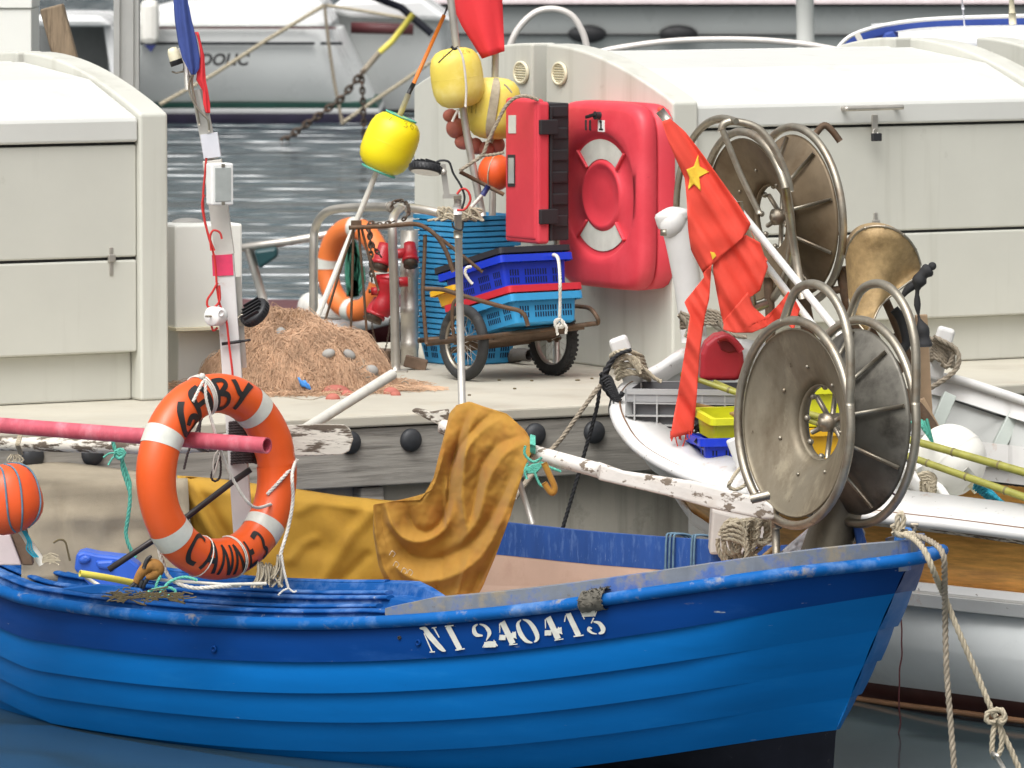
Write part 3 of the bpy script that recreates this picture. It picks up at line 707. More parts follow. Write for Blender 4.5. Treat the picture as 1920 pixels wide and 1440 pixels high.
mb = MB(); mb.grid([rr_row(-.075, .006), rr_row(-.068, -.004), rr_row(-.02, .0), rr_row(-.004, .012), rr_row(.004, .035), [p.lerp(q, .55) for p, q in zip(rr_row(.006, .05), ring_row(rc_o, .006))],
    ring_row(rc_o + .02, .004), ring_row(rc_o + .006, -.008), ring_row(rc_o, -.018), ring_row(rc_i + .012, -.022), ring_row(rc_i + .006, -.014), ring_row(rc_i - .002, -.010), ring_row(rc_i - .012, -.011), ring_row(rc_i - .022, -.02), ring_row(.06, -.019), ring_row(.001, -.019)][::-1], closed_u=True)
obj('cover', mb, M['red'], case)
for ac in (PI / 2, -PI / 2):
    mb = MB(); rows = []
    for k in range(2):
        r = (rc_i + .014, rc_o - .02)[k]
        rows.append([lw(r * math.cos(ac - .72 + 1.44 * i / 16) * 1.12, r * math.sin(ac - .72 + 1.44 * i / 16), (-.0185, -.0145)[k]) for i in range(17)])
    mb.grid(rows, sm=False); obj('white_window', mb, M['tapewhite'], case)
    for sg in (-1, 1):   # ribs beside the windows
        mb = MB(); a = ac + sg * .76
        mb.bar(lw((rc_i + .015) * math.cos(a) * 1.12, (rc_i + .015) * math.sin(a), -.017), lw((rc_o - .006) * math.cos(a) * 1.12, (rc_o - .006) * math.sin(a), -.012), .012, .016, (RC @ V((0, 0, 1))))
        obj('rib', mb, M['red'], case, bevel=.003)
mb = MB()
for dx in (-.095, -.06): mb.box(lw(dx, .30, .006), (.014, .045, .006), RC)
obj('slot', mb, M['gasket'], case, bevel=.002)
mb = MB(); mb.box(lw(.035, .30, .0062), (.055, .05, .003), RC); st = obj('sticker', mb, M['whitepl'], case)
mb = MB(); mb.box(lw(.035, .303, .0083), (.012, .03, .001), RC); mb.box(lw(.035, .285, .0083), (.034, .008, .001), RC); mb.ball(lw(.035, .32, .009), .007, 8, 6); obj('pictogram', mb, M['ink'], st)
mb = MB(); mb.tube([lw(.02, .345, .002), lw(.02, .345, .03)], .016, 10); mb.bar(lw(-.055, .335, .03), lw(.03, .352, .03), .012, .014); obj('knob', mb, M['black'], case, bevel=.003)
# ---- red and black extinguisher cabinet in front of the gap between the lockers
sC = SG - .44
tr, tl = Qt(1004, sC), Qt(946, sC)
zt, zb = Qp(975, 184, s=sC).z, Qp(975, 450, s=sC).z
ext = thing('extinguisher_cabinet', Q(sC + .1, (tr + tl) / 2, zb), 'narrow red and black extinguisher cabinet with a small window, left of the lifebuoy case', 'cabinet')
mb = MB(); qbox(mb, sC, sC + .05, tr, tl, zb, zt); obj('red_cover', mb, M['red'], ext, bevel=.018, seg=4)
mb = MB(); qbox(mb, sC + .006, sC + .066, tr - .01, tl + .008, zb - .012, zt - .012); obj('red_tray', mb, M['red'], ext, bevel=.014, seg=3)
mb = MB(); qbox(mb, sC + .068, sC + .175, tr + .012, tl - .01, zb + .0, zt - .02)
for z in np.linspace(zb + .06, zt - .08, 6): qbox(mb, sC + .085, sC + .165, tr + .002, tr + .016, z, z + .05)
qbox(mb, sC + .07, sC + .085, tr - .006, tr + .02, zb, zt - .03)
obj('black_back', mb, M['black'], ext, bevel=.006)
for py in (239, 407):
    z = Qp(1010, py, s=sC).z; mb = MB(); qbox(mb, sC + .012, sC + .10, tr - .026, tr + .03, z - .032, z + .032); obj('latch', mb, M['black'], ext, bevel=.004)
def cface(px0, px1, py0, py1, off=.003):
    a = [Qp(px0, py1, s=sC - off), Qp(px1, py1, s=sC - off), Qp(px1, py0, s=sC - off), Qp(px0, py0, s=sC - off)]
    return MB().hexa(a + [], 0) if False else a
a = cface(953, 967, 216, 250); mb = MB(); k = E * .002; mb.hexa([a[0], a[1], a[1] + k, a[0] + k, a[3], a[2], a[2] + k, a[3] + k]); obj('label', mb, M['tapewhite'], ext)
a = cface(951, 965, 290, 350, .004); mb = MB(); k = E * .003; mb.hexa([a[0], a[1], a[1] + k, a[0] + k, a[3], a[2], a[2] + k, a[3] + k]); wv = obj('window', mb, M['gasket'], ext, bevel=.002)
a = cface(953, 963, 296, 344, .0065); mb = MB(); k = E * .002; mb.hexa([a[0], a[1], a[1] + k, a[0] + k, a[3], a[2], a[2] + k, a[3] + k]); obj('pane', mb, M['glass'], wv)
mb = MB(); p = Q(sC + .13, tr + .04, zb); mb.tube([p, V((p.x, p.y, QZ))], .014, 10); obj('stand', mb, M['steel'], ext)
# ---- marker buoys: pole, float, flag
def fprof(r, h, e=3.2, n=14, dim=.018):
    pr = [(dim, h / 2 - .012)]
    for i in range(n + 1):
        a = PI / 2 - PI * i / n
        c, s = math.cos(a), math.sin(a); k = (abs(c) ** e + abs(s) ** e) ** (-1 / e) if True else 1
        pr.append((max(dim, r * c * k), h / 2 * s * k))
    pr.append((dim, -h / 2 + .012)); return pr[::-1]
def axisM(c, ax):
    q = V((0, 0, 1)).rotation_difference(V(ax).normalized()); return Matrix.Translation(c) @ q.to_matrix().to_4x4()
def float_body(parent, c, ax, r, h, m, seam='ropewhite'):
    T = axisM(c, ax); mb = MB(); mb.lathe(fprof(r, h), 36, T); o = obj('float', mb, M[m], parent)
    mb = MB(); mb.lathe([(r * 1.001, -.0015), (r * 1.012, 0), (r * 1.001, .0015)], 36, T); obj('seam', mb, M[m], o)
    return o, T
def on_float(T, r, h, th, zz, e=3.2, off=.001):
    """point on the float: angle th, relative height zz -1..1"""
    rr = r * (1 - abs(zz) ** e) ** (1 / e); return T @ V(((rr + off) * math.cos(th), (rr + off) * math.sin(th), h / 2 * zz))
D = 28.0
bA = thing('marker_buoy', P(600, 590, D), 'bright yellow float on a leaning white and orange rod, left of the crates', 'marker buoy', 'marker buoys stowed on the quay')
top, tp1, tp0, ft0 = P(833, 28, D), P(776, 156, D), P(766, 176, D), P(596, 592, D)
mb = MB(); mb.tube([top, tp1], .0085, 10); obj('orange_rod', mb, mat('orange_rod_paint', (.62, .17, .02), .5, var=.15), bA)
mb = MB(); mb.tube([tp1, tp0], .0098, 10); mb.tube([top, P(840, 10, D)], .004, 6); obj('tape', mb, M['black'], bA)
mb = MB(); mb.tube([tp0, ft0], .0125, 12); obj('pole', mb, M['pvc'], bA)
ax = (top - ft0); cf = P(731, 269, D)
fa, TAf = float_body(bA, cf, ax, .118, .262, 'yellow')
mb = MB(); 
for th0 in (2.4,):
    mb.tube([on_float(TAf, .118, .262, th0 + .25 * math.sin(k * .3), z, off=.003) for k, z in enumerate(np.linspace(-.985, .985, 20))], .003, 6)
mb.tube([TAf @ V((.07 * math.cos(a), .07 * math.sin(a), .128)) for a in np.linspace(0, 2 * PI, 25)], .004, 6); mb.tube([TAf @ V((.075 * math.cos(a), .075 * math.sin(a), -.13)) for a in np.linspace(0, 2 * PI, 25)], .005, 6)
obj('green_cord', mb, M['ropegreen'], bA)
bB = thing('marker_buoy', P(903, 400, 27.95), 'faded yellow float on a grey pole, the higher of the two, under a red flag', 'marker buoy', 'marker buoys stowed on the quay')
pB = smooth(PL(27.95, (838, -60), (856, 90), (872, 230), (905, 405)), 6)
mb = MB(); mb.tube(pB, .0165, 12); obj('pole', mb, M['aluminium'], bB)
fb, TBf = float_body(bB, P(857, 146, 27.95), P(850, 90, 27.95) - P(864, 200, 27.95), .115, .262, 'yellowpale')
mb = MB(); mb.tube(smooth(PL(27.78, (858, 88), (868, 110), (874, 160), (873, 200)), 6), .005, 8); obj('cord', mb, M['ropewhite'], bB)
mb = MB(); mb.tube(smooth(PL(27.8, (846, 87), (852, 92), (860, 88)), 5), .006, 6); mb.tube(smooth(PL(27.8, (850, 92), (834, 106), (822, 118)), 5), .003, 6); obj('black_tie', mb, M['ropeblack'], bB)
rows = []
for i in range(13):
    v = i / 12; row = []
    xl = np.interp(v, [0, .3, .6, 1], [832, 846, 866, 904]); xr = np.interp(v, [0, .3, 1], [938, 942, 946]); yb_ = np.interp(v, [0, 1], [-40, 110])
    for j in range(9):
        u = j / 8; x = xl + (xr - xl) * u; y = yb_ - 14 * u * v
        row.append(P(x, y, 28.05 + .02 * math.sin(u * 7 + v * 2)))
    rows.append(row)
mb = MB(); mb.grid(rows); obj('flag', mb, M['flagred2'], bB, solid=.0015)
bC = thing('marker_buoy', P(924, 405, 28.05), 'faded yellow float wound with pale twine, touching the red and black cabinet', 'marker buoy', 'marker buoys stowed on the quay')
mb = MB(); mb.tube(PL(28.1, (932, -60), (928, 150), (923, 408)), .0155, 12); obj('pole', mb, M['aluminium'], bC)
fcb, TCf = float_body(bC, P(926, 203, 28.05), P(929, 140, 28.05) - P(923, 260, 28.05), .118, .27, 'yellowpale')
mb = MB(); mb.lathe([(.0, .128), (.034, .134), (.04, .131)], 20, TCf); obj('hub', mb, M['bluecover'], bC)
mb = MB()
for k in range(9):
    th = -1.75 + k * .035
    mb.tube([on_float(TCf, .118, .27, th + .1 * math.sin(z * 1.3), z, off=.004) for z in np.linspace(-.99, .98, 18)], .0036, 6)
mb.tube(smooth(PL(27.9, (945, 158), (952, 164), (960, 174)), 4), .004, 6)
obj('twine', mb, M['rope'], bC)
def fl_text(parent, T, r, h, word, th0, z0, hgt, wd):
    GL = {'M': [[(0, 1), (0, 0), (.35, .6), (.7, 0), (.7, 1)]], 'N': [[(0, 1), (0, 0), (.6, 1), (.6, 0)]], 'I': [[(.1, 0), (.1, 1)]],
          '3': [[(0, 0), (.5, 0), (.2, .4), (.5, .65), (.35, 1), (0, .95)]], '0': [[(.25, 0), (0, .5), (.25, 1), (.5, .5), (.25, 0)]], '4': [[(.4, 1), (.4, 0), (0, .7), (.6, .7)]],
          'V': [[(0, 0), (.3, 1), (.6, 0)]], '2': [[(0, .2), (.25, 0), (.5, .25), (0, 1), (.55, 1)]], ' ': []}
    mb = MB(); x = 0
    for ch in word:
        for pts in GL[ch]:
            L, R = stroke_polys(pts, .09)
            f = lambda q: on_float(T, r, h, th0 + (x + q[0]) * wd, z0 - q[1] * hgt, off=.0012)
            n2 = lambda A: [V((A[i][0] + (A[i + 1][0] - A[i][0]) * t / 3, A[i][1] + (A[i + 1][1] - A[i][1]) * t / 3, 0)) for i in range(len(A) - 1) for t in range(4)]
            LL, RR = n2(L), n2(R)
            mb.grid([[f((p.x, p.y)) for p in LL], [f((p.x, p.y)) for p in RR]], sm=False)
        x += .85
    obj('marking', mb, mat('faded_marking_' + word.strip().lower(), (.25, .19, .03), .7), parent)
fl_text(fa, TAf, .118, .262, 'NI 304', -2.4, .90, .16, .42)
fl_text(fb, TBf, .115, .262, 'NI 24', -2.1, .93, .14, .36)
fl_text(fcb, TCf, .118, .27, 'MM', -2.75, .15, .32, .3)
# string of brown net floats
fs = thing('float_string', P(880, 270, 28.05), 'curved string of brown round net floats behind the yellow floats', 'net floats')
for (x, y, rx, ry) in ((845, 217, 15, 13), (855, 240, 19, 20), (870, 266, 18, 15), (892, 274, 14, 16), (912, 280, 18, 15), (934, 272, 13, 16)):
    mb = MB(); k = S(28.1); mb.ball(P(x, y, 28.1), (rx * k, rx * k, ry * k), 16, 10); obj('net_float', mb, M['pinkfloat'], fs)
mb = MB(); mb.tube(smooth(PL(28.1, (840, 205), (853, 240), (870, 266), (905, 280), (940, 268)), 5), .004, 6); mb.tube(smooth(PL(27.9, (860, 205), (854, 215), (848, 228)), 5), .006, 6); obj('cord', mb, M['ropewhite'], fs)
ob = thing('orange_float', P(925, 355, 27.95), 'small round orange float beside the red cabinet', 'float')
mb = MB(); k = S(27.95); mb.ball(P(929, 323, 27.95), (33 * k, 33 * k, 35 * k), 24, 16); obj('ball', mb, M['orangeb'], ob)
mb = MB(); mb.tube([P(929, 323, 27.95) + V((-.4, -.9, 0)).normalized() * .079 * math.cos(a) + V((.12, 0, 1)) * .08 * math.sin(a) for a in np.linspace(-1.5, 1.5, 16)], .003, 6); obj('cord', mb, M['rope'], ob)
mb = MB(); mb.rope(smooth(PL(27.5, (1010, 187), (985, 180), (965, 184), (948, 200), (932, 230), (915, 265), (905, 290), (885, 305), (862, 320)), 6), .0085)
mb.rope(smooth(PL(27.5, (905, 292), (925, 290), (945, 286)), 4), .0075)
tag(obj('twisted_line', mb, M['ropegrey']), 'grey brown line looping from the red cabinet top down past the orange float', 'rope')
mb = MB(); mb.tube(PL(27.8, (862, 322), (945, 365)), .009, 8); tag(obj('short_rod', mb, M['rust']), 'short dark metal rod slanting under the orange float', 'rod')
mb = MB(); mb.tube(PL(27.75, (868, 405), (905, 365), (914, 352)), .008, 8); mb.tube(PL(27.7, (905, 366), (916, 348)), .012, 8, mi=1)
tag(obj('brush_handle', mb, [M['pvc'], M['navy']]), 'white stick with dark blue grip leaning in the crate stack', 'stick')
mb = MB(); rnd = random.Random(5)
for k in range(16):
    x = 815 + rnd.random() * 100; y = 408
    pts = [(x, y), (x + rnd.uniform(-10, 10), y - rnd.uniform(4, 20)), (x + rnd.uniform(-20, 20), y - rnd.uniform(0, 14)), (x + rnd.uniform(-30, 30), y + 6)]
    mb.tube(smooth(PL(27.55 + rnd.random() * .1, *pts), 5), .0055, 6)
tag(obj('rope_tangle', mb, M['rope']), 'tangle of beige rope lying on top of the tall blue crate stack', 'rope')
# ---- crates
def crate(name, L, W, H, m, label, cat, group=None, skirt=.016, ribs=.06, taper=.93, slots=True, lip=.016):
    r = thing(name, (0, 0, 0), label, cat, group)
    l2, w2 = L / 2, W / 2; lb, wb = l2 * taper, w2 * taper; t = .004
    def ring(hx, hy, z, c=.02, n=3):
        out = []
        for sx, sy, a0 in ((1, 1, 0), (-1, 1, PI / 2), (-1, -1, PI), (1, -1, 1.5 * PI)):
            for i in range(n + 1):
                a = a0 + PI / 2 * i / n; out.append(V((sx * (hx - c) + c * math.cos(a), sy * (hy - c) + c * math.sin(a), z)))
        return out
    mb = MB(); mb.grid([ring(.001, .001, .001, .0005), ring(lb - .01, wb - .01, .0), ring(lb, wb, .006), ring(l2, w2, H), ring(l2 - t, w2 - t, H), ring(lb - t, wb - t, .008), ring(.001, .001, .008, .0005)], sm=False, closed_u=True)
    body_mb = mb
    mb = MB(); mb.grid([ring(l2 - t, w2 - t, H + .001), ring(l2 + lip, w2 + lip, H + .001), ring(l2 + lip, w2 + lip, H - skirt), ring(l2 + lip - .003, w2 + lip - .003, H - skirt), ring(l2 + lip - .003, w2 + lip - .003, H - .004), ring(l2 + .001, w2 + .001, H - .004)][::-1], sm=False, closed_u=True)
    for sx in (-1, 1):
        n = max(2, int(L / ribs)); 
        for i in range(n + 1):
            x = -l2 + .01 + (L - .02) * i / n; mb.box((x, sx * (w2 + lip / 2), H - skirt / 2 - .002), (.003, lip - .002, skirt))
        n = max(2, int(W / ribs))
        for i in range(n + 1):
            y = -w2 + .01 + (W - .02) * i / n; mb.box((sx * (l2 + lip / 2), y, H - skirt / 2 - .002), (lip - .002, .003, skirt))
    obj('rim', mb, M[m], r)
    if slots:
        mb = body_mb
        for sx in (-1, 1):
            n = int(L / .014)
            for i in range(2, n - 1):
                if abs(i - n * .5) < 1.2 or abs(i - n * .22) < 1 or abs(i - n * .78) < 1: continue
                x = -lb + 2 * lb * i / n
                for zz in (.3, .52):
                    f = zz; y = wb + (w2 - wb) * f + .0006; mb.box((x * (1), sx * y, H * f), (.006, .0016, H * .17), Matrix.Rotation(-sx * math.atan((w2 - wb) / H), 3, 'X'), 1)
            n = int(W / .014)
            for i in range(2, n - 1):
                if abs(i - n * .28) < 1 or abs(i - n * .72) < 1: continue
                y = -wb + 2 * wb * i / n
                for zz in (.3, .52):
                    x = lb + (l2 - lb) * zz + .0006; mb.box((sx * x, y, H * zz), (.0016, .006, H * .17), Matrix.Rotation(sx * math.atan((l2 - lb) / H), 3, 'Y'), 1)
    obj('body', body_mb, [M[m], M['slotshade']], r)
    return r
# the tall nested stack
D = 27.35
Lx = V((-.60, .80, 0)); Wx = V((.80, .60, 0))
kc = G(858, 702, QZ); kc = V((kc.x, kc.y + .42, QZ))
CL, CW = .30, .335
stc = P(857, 700, kc.y - .02); stc = V((stc.x, kc.y, QZ)) + Lx * CL / 2 + Wx * CW / 2
rot = math.atan2(Lx.y, Lx.x)
base_c = crate('fish_crate', CL, CW, .13, 'cratelb', 'lowest light blue fish crate of the tall stack, standing on the quay', 'crate', 'light blue fish crates in the tall stack', taper=.86)
base_c.location = stc; base_c.rotation_euler = (0, 0, rot)
proto = crate('fish_crate', CL, CW, .13, 'cratelb', 'light blue fish crate nested in the middle of the tall stack behind the handcart', 'crate', 'light blue fish crates in the tall stack', slots=False, taper=.86)
NST = 22; pitch = (.655 - .13) / NST
for i in range(NST):
    c = proto if i == 0 else copy_tree(proto)
    c.location = stc + V((random.uniform(-.003, .003), random.uniform(-.003, .003), pitch * (i + 1))); c.rotation_euler = (random.uniform(-.004, .004), random.uniform(-.004, .004), rot + random.uniform(-.012, .012))
    if i == NST - 1: c['label'] = 'topmost light blue fish crate of the tall stack, holding the rope tangle'
mb = MB(); p = stc - Lx * (CL * .5 * .96) + V((0, 0, .05)); mb.box(p + Wx * .06 - Lx * .0 , (.003, .09, .07), Matrix.Rotation(rot, 3, 'Z'))
# ---- handcart with its load
cart = thing('handcart', P(950, 705, 27.2), 'rusty two wheeled handcart loaded with coloured fish crates', 'handcart')
AX = V((.8, .6, 0)); LC = V((-.6, .8, -.24)).normalized(); UC = LC.cross(-AX).normalized()
if UC.z < 0: UC = -UC
def wheel(c, r, tyre_r, knob, label=None):
    R = Matrix((V((-.6, .8, 0)), V((0, 0, 1)), AX)).transposed().to_4x4(); T = Matrix.Translation(c) @ R
    mb = MB(); prof = [(r - tyre_r + tyre_r * math.cos(a), tyre_r * math.sin(a) * .95) for a in np.linspace(0, 2 * PI, 15)[:-1]]
    mb.lathe(prof, 48, T, closed=True)
    if knob:
        for i in range(46):
            a = 2 * PI * i / 46
            for zz in (-.014, 0, .014):
                b_ = a + (.07 if zz == 0 else 0); q = T @ V(((r - .001 - abs(zz) * .25) * math.cos(b_), (r - .001 - abs(zz) * .25) * math.sin(b_), zz))
                mb.box(q, (.009, .011, .009), R.to_3x3() @ Matrix.Rotation(b_, 3, 'Z'))
    w_ = obj('wheel', mb, M['rubber'], cart)
    mb = MB(); ri = r - tyre_r * 1.75; mb.lathe([(ri + .006, -.012), (ri + .006, .012), (ri - .004, .013), (ri - .008, 0), (ri - .004, -.013)], 48, T, closed=True); obj('wheel_rim', mb, M['aluminium'] if knob else M['steelw'], w_)
    mb = MB()
    for i in range(24):
        a = 2 * PI * i / 24; b_ = a + (.5 if i % 2 else -.5); z = .02 if i % 4 < 2 else -.02
        mb.tube([T @ V((.017 * math.cos(b_), .017 * math.sin(b_), z)), T @ V((ri * math.cos(a), ri * math.sin(a), 0))], .0013, 5)
    obj('spokes', mb, M['steel'], w_)
    mb = MB(); mb.lathe([(0, -.034), (.010, -.034), (.012, -.022), (.019, -.021), (.019, -.017), (.013, -.015), (.013, .015), (.019, .017), (.019, .021), (.012, .022), (.010, .034), (0, .034)], 18, T); obj('hub', mb, M['rust'], w_)
wl = P(870, 643, 27.15); wl.z = QZ + .163; wheel(wl, .163, .024, False)
wr = wl + AX * .475; wr.z = QZ + .16; wheel(wr, .16, .025, True)
mb = MB(); mb.tube([wl - AX * .05, wr + AX * .04], .009, 10); obj('axle', mb, M['rust'], cart)
r1a, r1b = P(800, 645, 26.88), P(1121, 606, 27.28)
bk = V((-.20, .27, -.03))
mb = MB(); mb.tube([r1a, r1b], .0105, 10); mb.tube([r1a.lerp(r1b, .3) + bk * 1.3, r1b + bk * 1.3], .0105, 10)
for f in (.35, .62, .9): mb.tube([r1a.lerp(r1b, f), r1a.lerp(r1b, f) + bk * 1.3], .009, 8)
mb.tube(smooth([r1b, P(1121, 598, 27.25), P(1108, 580, 27.3), P(1090, 575, 27.5), P(1040, 572, 27.6)], 6), .0095, 10)
mb.tube(smooth(PL(26.88, (800, 645), (796, 600), (793, 545), (796, 480), (797, 440)), 5), .0085, 10)
mb.tube(smooth(PL(26.95, (654, 427), (720, 424), (775, 420), (800, 428), (822, 447), (838, 475), (850, 510)), 6), .0095, 10)
mb.tube(smooth(PL(27.15, (800, 428), (840, 458), (880, 490), (905, 510)), 6), .008, 8)
mb.tube(smooth(PL(26.85, (795, 541), (830, 543), (860, 552), (905, 565), (950, 577), (972, 582), (984, 592), (990, 611)), 6), .0095, 10)
mb.tube(smooth(PL(27.0, (878, 556), (855, 562), (848, 585), (851, 640)), 6), .008, 8)
obj('frame', mb, M['rust'], cart)
mb = MB(); q0, q1 = r1a.lerp(r1b, .40), r1a.lerp(r1b, .93)
for k in range(5):
    o_ = bk * (.1 + .26 * k) - V((0, 0, .012 + .012 * k)); mb.bar(q0 + o_, q1 + o_, .055, .012)
obj('tray_slats', mb, M['pallet'], cart)
kn = P(968, 607, 26.98)
RW = Matrix((LC, -AX, UC)).transposed()
if RW.determinant() < 0: RW = Matrix((LC, AX, UC)).transposed()
CLL, CWW = .44, .345
def place(c, up, dl=0, dw=0, extra=0):
    c.rotation_euler = (RW @ Matrix.Rotation(extra, 3, 'Z')).to_euler(); c.location = kn + LC * (CLL / 2 + dl) + AX * (CWW / 2 + dw) + UC * up
k1 = crate('fish_crate', CLL, CWW, .125, 'cratelb', 'light blue crate at the bottom of the load on the handcart', 'crate', 'crates loaded on the handcart', skirt=.03, ribs=.075, lip=.02); place(k1, .0)
k2 = crate('fish_crate', CLL, CWW, .125, 'cratered', 'red crate between the light blue and the dark blue crate on the handcart', 'crate', 'crates loaded on the handcart', skirt=.028, ribs=.075, lip=.024, slots=False); place(k2, .036, .005)
k3 = crate('fish_crate', CLL * .98, CWW, .15, 'crateblue', 'royal blue slotted crate under the black one on the handcart', 'crate', 'crates loaded on the handcart', skirt=.03, ribs=.075, lip=.022); place(k3, .148, .03, .0)
# the yellow patch at the far end of the royal blue load is a second, yellow crate end
k4 = crate('fish_crate', .15, CWW * .98, .075, 'crateyel', 'yellow crate sticking out beside the royal blue one on the handcart', 'crate', 'crates loaded on the handcart', skirt=.022, ribs=.05, lip=.02); k4.rotation_euler = RW.to_euler(); k4.location = kn + LC * .46 + AX * (CWW / 2 - .012) + UC * .162
k5 = crate('fish_crate', CLL * 1.03, CWW * .98, .10, 'crateblk', 'black shallow crate on top of the load on the handcart', 'crate', 'crates loaded on the handcart', skirt=.024, ribs=.075, lip=.022, slots=False); place(k5, .236, .07, .02)
mb = MB(); mb.rope(smooth(PL(26.75, (1030, 482, 27.3), (1040, 478, 27.15), (1047, 487, 26.95), (1050, 520), (1050, 570), (1049, 600)), 6), .0075)
for k in range(3): mb.rope(smooth(PL(26.74, (1049, 598), (1040, 602 + 4 * k), (1046, 614), (1058, 606 + 3 * k), (1050, 598)), 5), .006)
mb.rope(smooth(PL(26.72, (1050, 606), (1044, 616), (1046, 628)), 4), .006); mb.rope(smooth(PL(26.72, (1054, 606), (1062, 612), (1061, 626)), 4), .006)
tag(obj('lashing_rope', mb, M['ropewhite']), 'white rope hanging over the royal blue crate, knotted to the cart rail', 'rope')
mb = MB(); mb.rope(smooth(PL(26.95, (884, 500), (875, 502), (872, 512), (880, 526), (886, 532)), 6), .007); tag(obj('rope_end', mb, M['ropewhite']), 'short white rope loop on the rim of the black crate', 'rope')
mb = MB(); p = G(972, 686, QZ); mb.tube(smooth([p + V((-.06, .2, .025)), p + V((-.02, .14, .03)), p + V((.0, .08, .045)), p + V((.05, .02, .045))], 5), .028, 12, hollow=.8)
tag(obj('old_boot', mb, mat('old_boot', (.10, .09, .08), .8), bevel=.01), 'dark crumpled boot behind the cart beneath its tray', 'boot')
# ---- heap of fishing net
nh = thing('fishing_net', G(555, 720, QZ), 'tan heap of fishing net with pinkish and grey floats on the quay', 'fishing net')
hc = G(556, 726, QZ); RX, RY, HH = .42, .37, .31
def heap(x, y):
    d = math.sqrt((x / RX) ** 2 + (y / RY) ** 2)
    b = max(0, 1 - d ** 2.2)
    nz_ = noise.noise(V((x * 7, y * 7, 3))) * .05 + noise.noise(V((x * 17, y * 17, 1))) * .02
    sk = 1 + .25 * math.exp(-((x + .0) ** 2 + y * y) / .02)
    lump = .035 * noise.noise(V((x * 5 + 2, y * 5, 9))) + .05 * math.exp(-((x + .2) ** 2 + (y + .05) ** 2) / .012) - .03 * math.exp(-((x - .13) ** 2 + (y + .2) ** 2) / .004)
    fold = .018 * abs(math.sin(math.atan2(y, x + .02) * 7 + 3 * noise.noise(V((x * 3, y * 3, 4)))))
    return HH * .82 * (b ** .6) * sk * .93 + (nz_ * .9 + lump + fold) * min(1, b * 2.5)
rows = []
for i in range(41):
    row = []
    for j in range(65):
        a = 2 * PI * j / 64; r_ = i / 40 * 1.03
        x, y = RX * r_ * math.cos(a), RY * r_ * math.sin(a); row.append(hc + V((x, y, max(-.002, heap(x, y)))))
    rows.append(row)
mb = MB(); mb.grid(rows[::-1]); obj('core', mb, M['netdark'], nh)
mb = MB(); rnd = random.Random(11)
for k in range(5200):
    a = rnd.uniform(0, 2 * PI); r_ = math.sqrt(rnd.random()) * .98
    x, y = RX * r_ * math.cos(a), RY * r_ * math.sin(a)
    # flow direction: coherent bundles
    base = math.atan2(y, x) + 1.3 * noise.noise(V((x * 4, y * 4, 8))) + rnd.gauss(0, .5)
    n = 11; st = rnd.uniform(.008, .026); pts = []; off = rnd.uniform(.001, .013) + (.02 * rnd.random() if k % 11 == 0 else 0)
    for i in range(n):
        h = max(0, heap(x, y)); lift = off + .006 * math.sin(i * 1.3 + k)
        pts.append(hc + V((x, y, h + lift)))
        base += rnd.gauss(0, .5); x += st * math.cos(base); y += st * math.sin(base)
    mb.tube(pts, .0008 + rnd.random() * .0009, 3, caps=False)
for k in range(260):   # the tail spread on the deck to the right
    x, y = .33 + rnd.random() * .22, -.12 + rnd.gauss(0, .05); pts = []; b_ = rnd.uniform(-.6, .6)
    for i in range(6):
        pts.append(hc + V((x, y, .004 + max(0, heap(x, y)) + rnd.random() * .03 * (1 - (x - .33) / .3)))); b_ += rnd.gauss(0, .4); x += .02 * math.cos(b_); y += .02 * math.sin(b_)
    mb.tube(pts, .0013, 3, caps=False)
tag(obj('netting', mb, M['net'], nh), kind='stuff')
def nfloat(x, y, rx, ry, m, D=None, rot_=0):
    p = P(x, y, D or hc.y - .3); k = S(p.y); mb = MB(); R = Matrix.Rotation(rot_, 3, 'Y'); mb.ball(p, (rx * k, ry * k * .9, ry * k), 16, 10, R); obj('net_float', mb, M[m], nh)
def heap_hit(px, py):
    """walk along the view ray until it meets the heap"""
    r = ray(px, py); o = V((0, 0, CAMZ)); d = 25.8
    while d < 28.2:
        p = o + r * (d / r.y); q = p - hc
        if q.z <= max(0, heap(q.x, q.y)): return p
        d += .004
    return o + r * (27.0 / r.y)
for x, y, rx, ry, m, ro in ((527, 627, 11, 14, 'greyfloat', 0), (616, 663, 13, 9, 'greyfloat', -.3), (640, 620, 12, 9, 'greyfloat', .4), (655, 665, 13, 9, 'greyfloat', .6), (697, 695, 13, 11, 'greyfloat', .3), 
                            (630, 738, 28, 17, 'pinkfloat', 0), (652, 741, 12, 10, 'pinkfloat', .3), (624, 748, 14, 11, 'pinkfloat', 0), (735, 738, 17, 12, 'pinkfloat', .3), (742, 741, 10, 8, 'pinkfloat', 0)):
    nfloat(x, y, rx, ry, m, heap_hit(x, y).y - .012, ro)
mb = MB()
for k in range(7):
    x0 = 660 + k * 9; pts = [(x0, 670 + k * 8), (x0 + 16, 668 + k * 9), (x0 + 22, 684 + k * 9), (x0 + 8, 694 + k * 7)]
    mb.tube(smooth([heap_hit(*p) - V((0, .012, 0)) for p in pts], 5), .003, 6)
mb.tube(smooth([heap_hit(*p) - V((0, .012, 0)) for p in ((505, 742), (540, 745), (580, 750), (610, 744), (650, 748))], 5), .0035, 6)
mb.tube(smooth(PL(26.75, (745, 735), (755, 716), (766, 720), (768, 740)), 5), .0025, 6); mb.tube(smooth(PL(26.7, (720, 742), (750, 738), (778, 736)), 5), .0025, 6)
obj('head_rope', mb, M['ropegrey'], nh)
mb = MB(); p = heap_hit(569, 716) - V((0, .02, 0)); rows = [[p + V(((i - 3) * .008 + .004 * j, -.004 * math.sin(i * 1.3), (.02 - j * .011) * (1 + .3 * math.sin(i * 2)) - i * .004)) for i in range(7)] for j in range(4)]
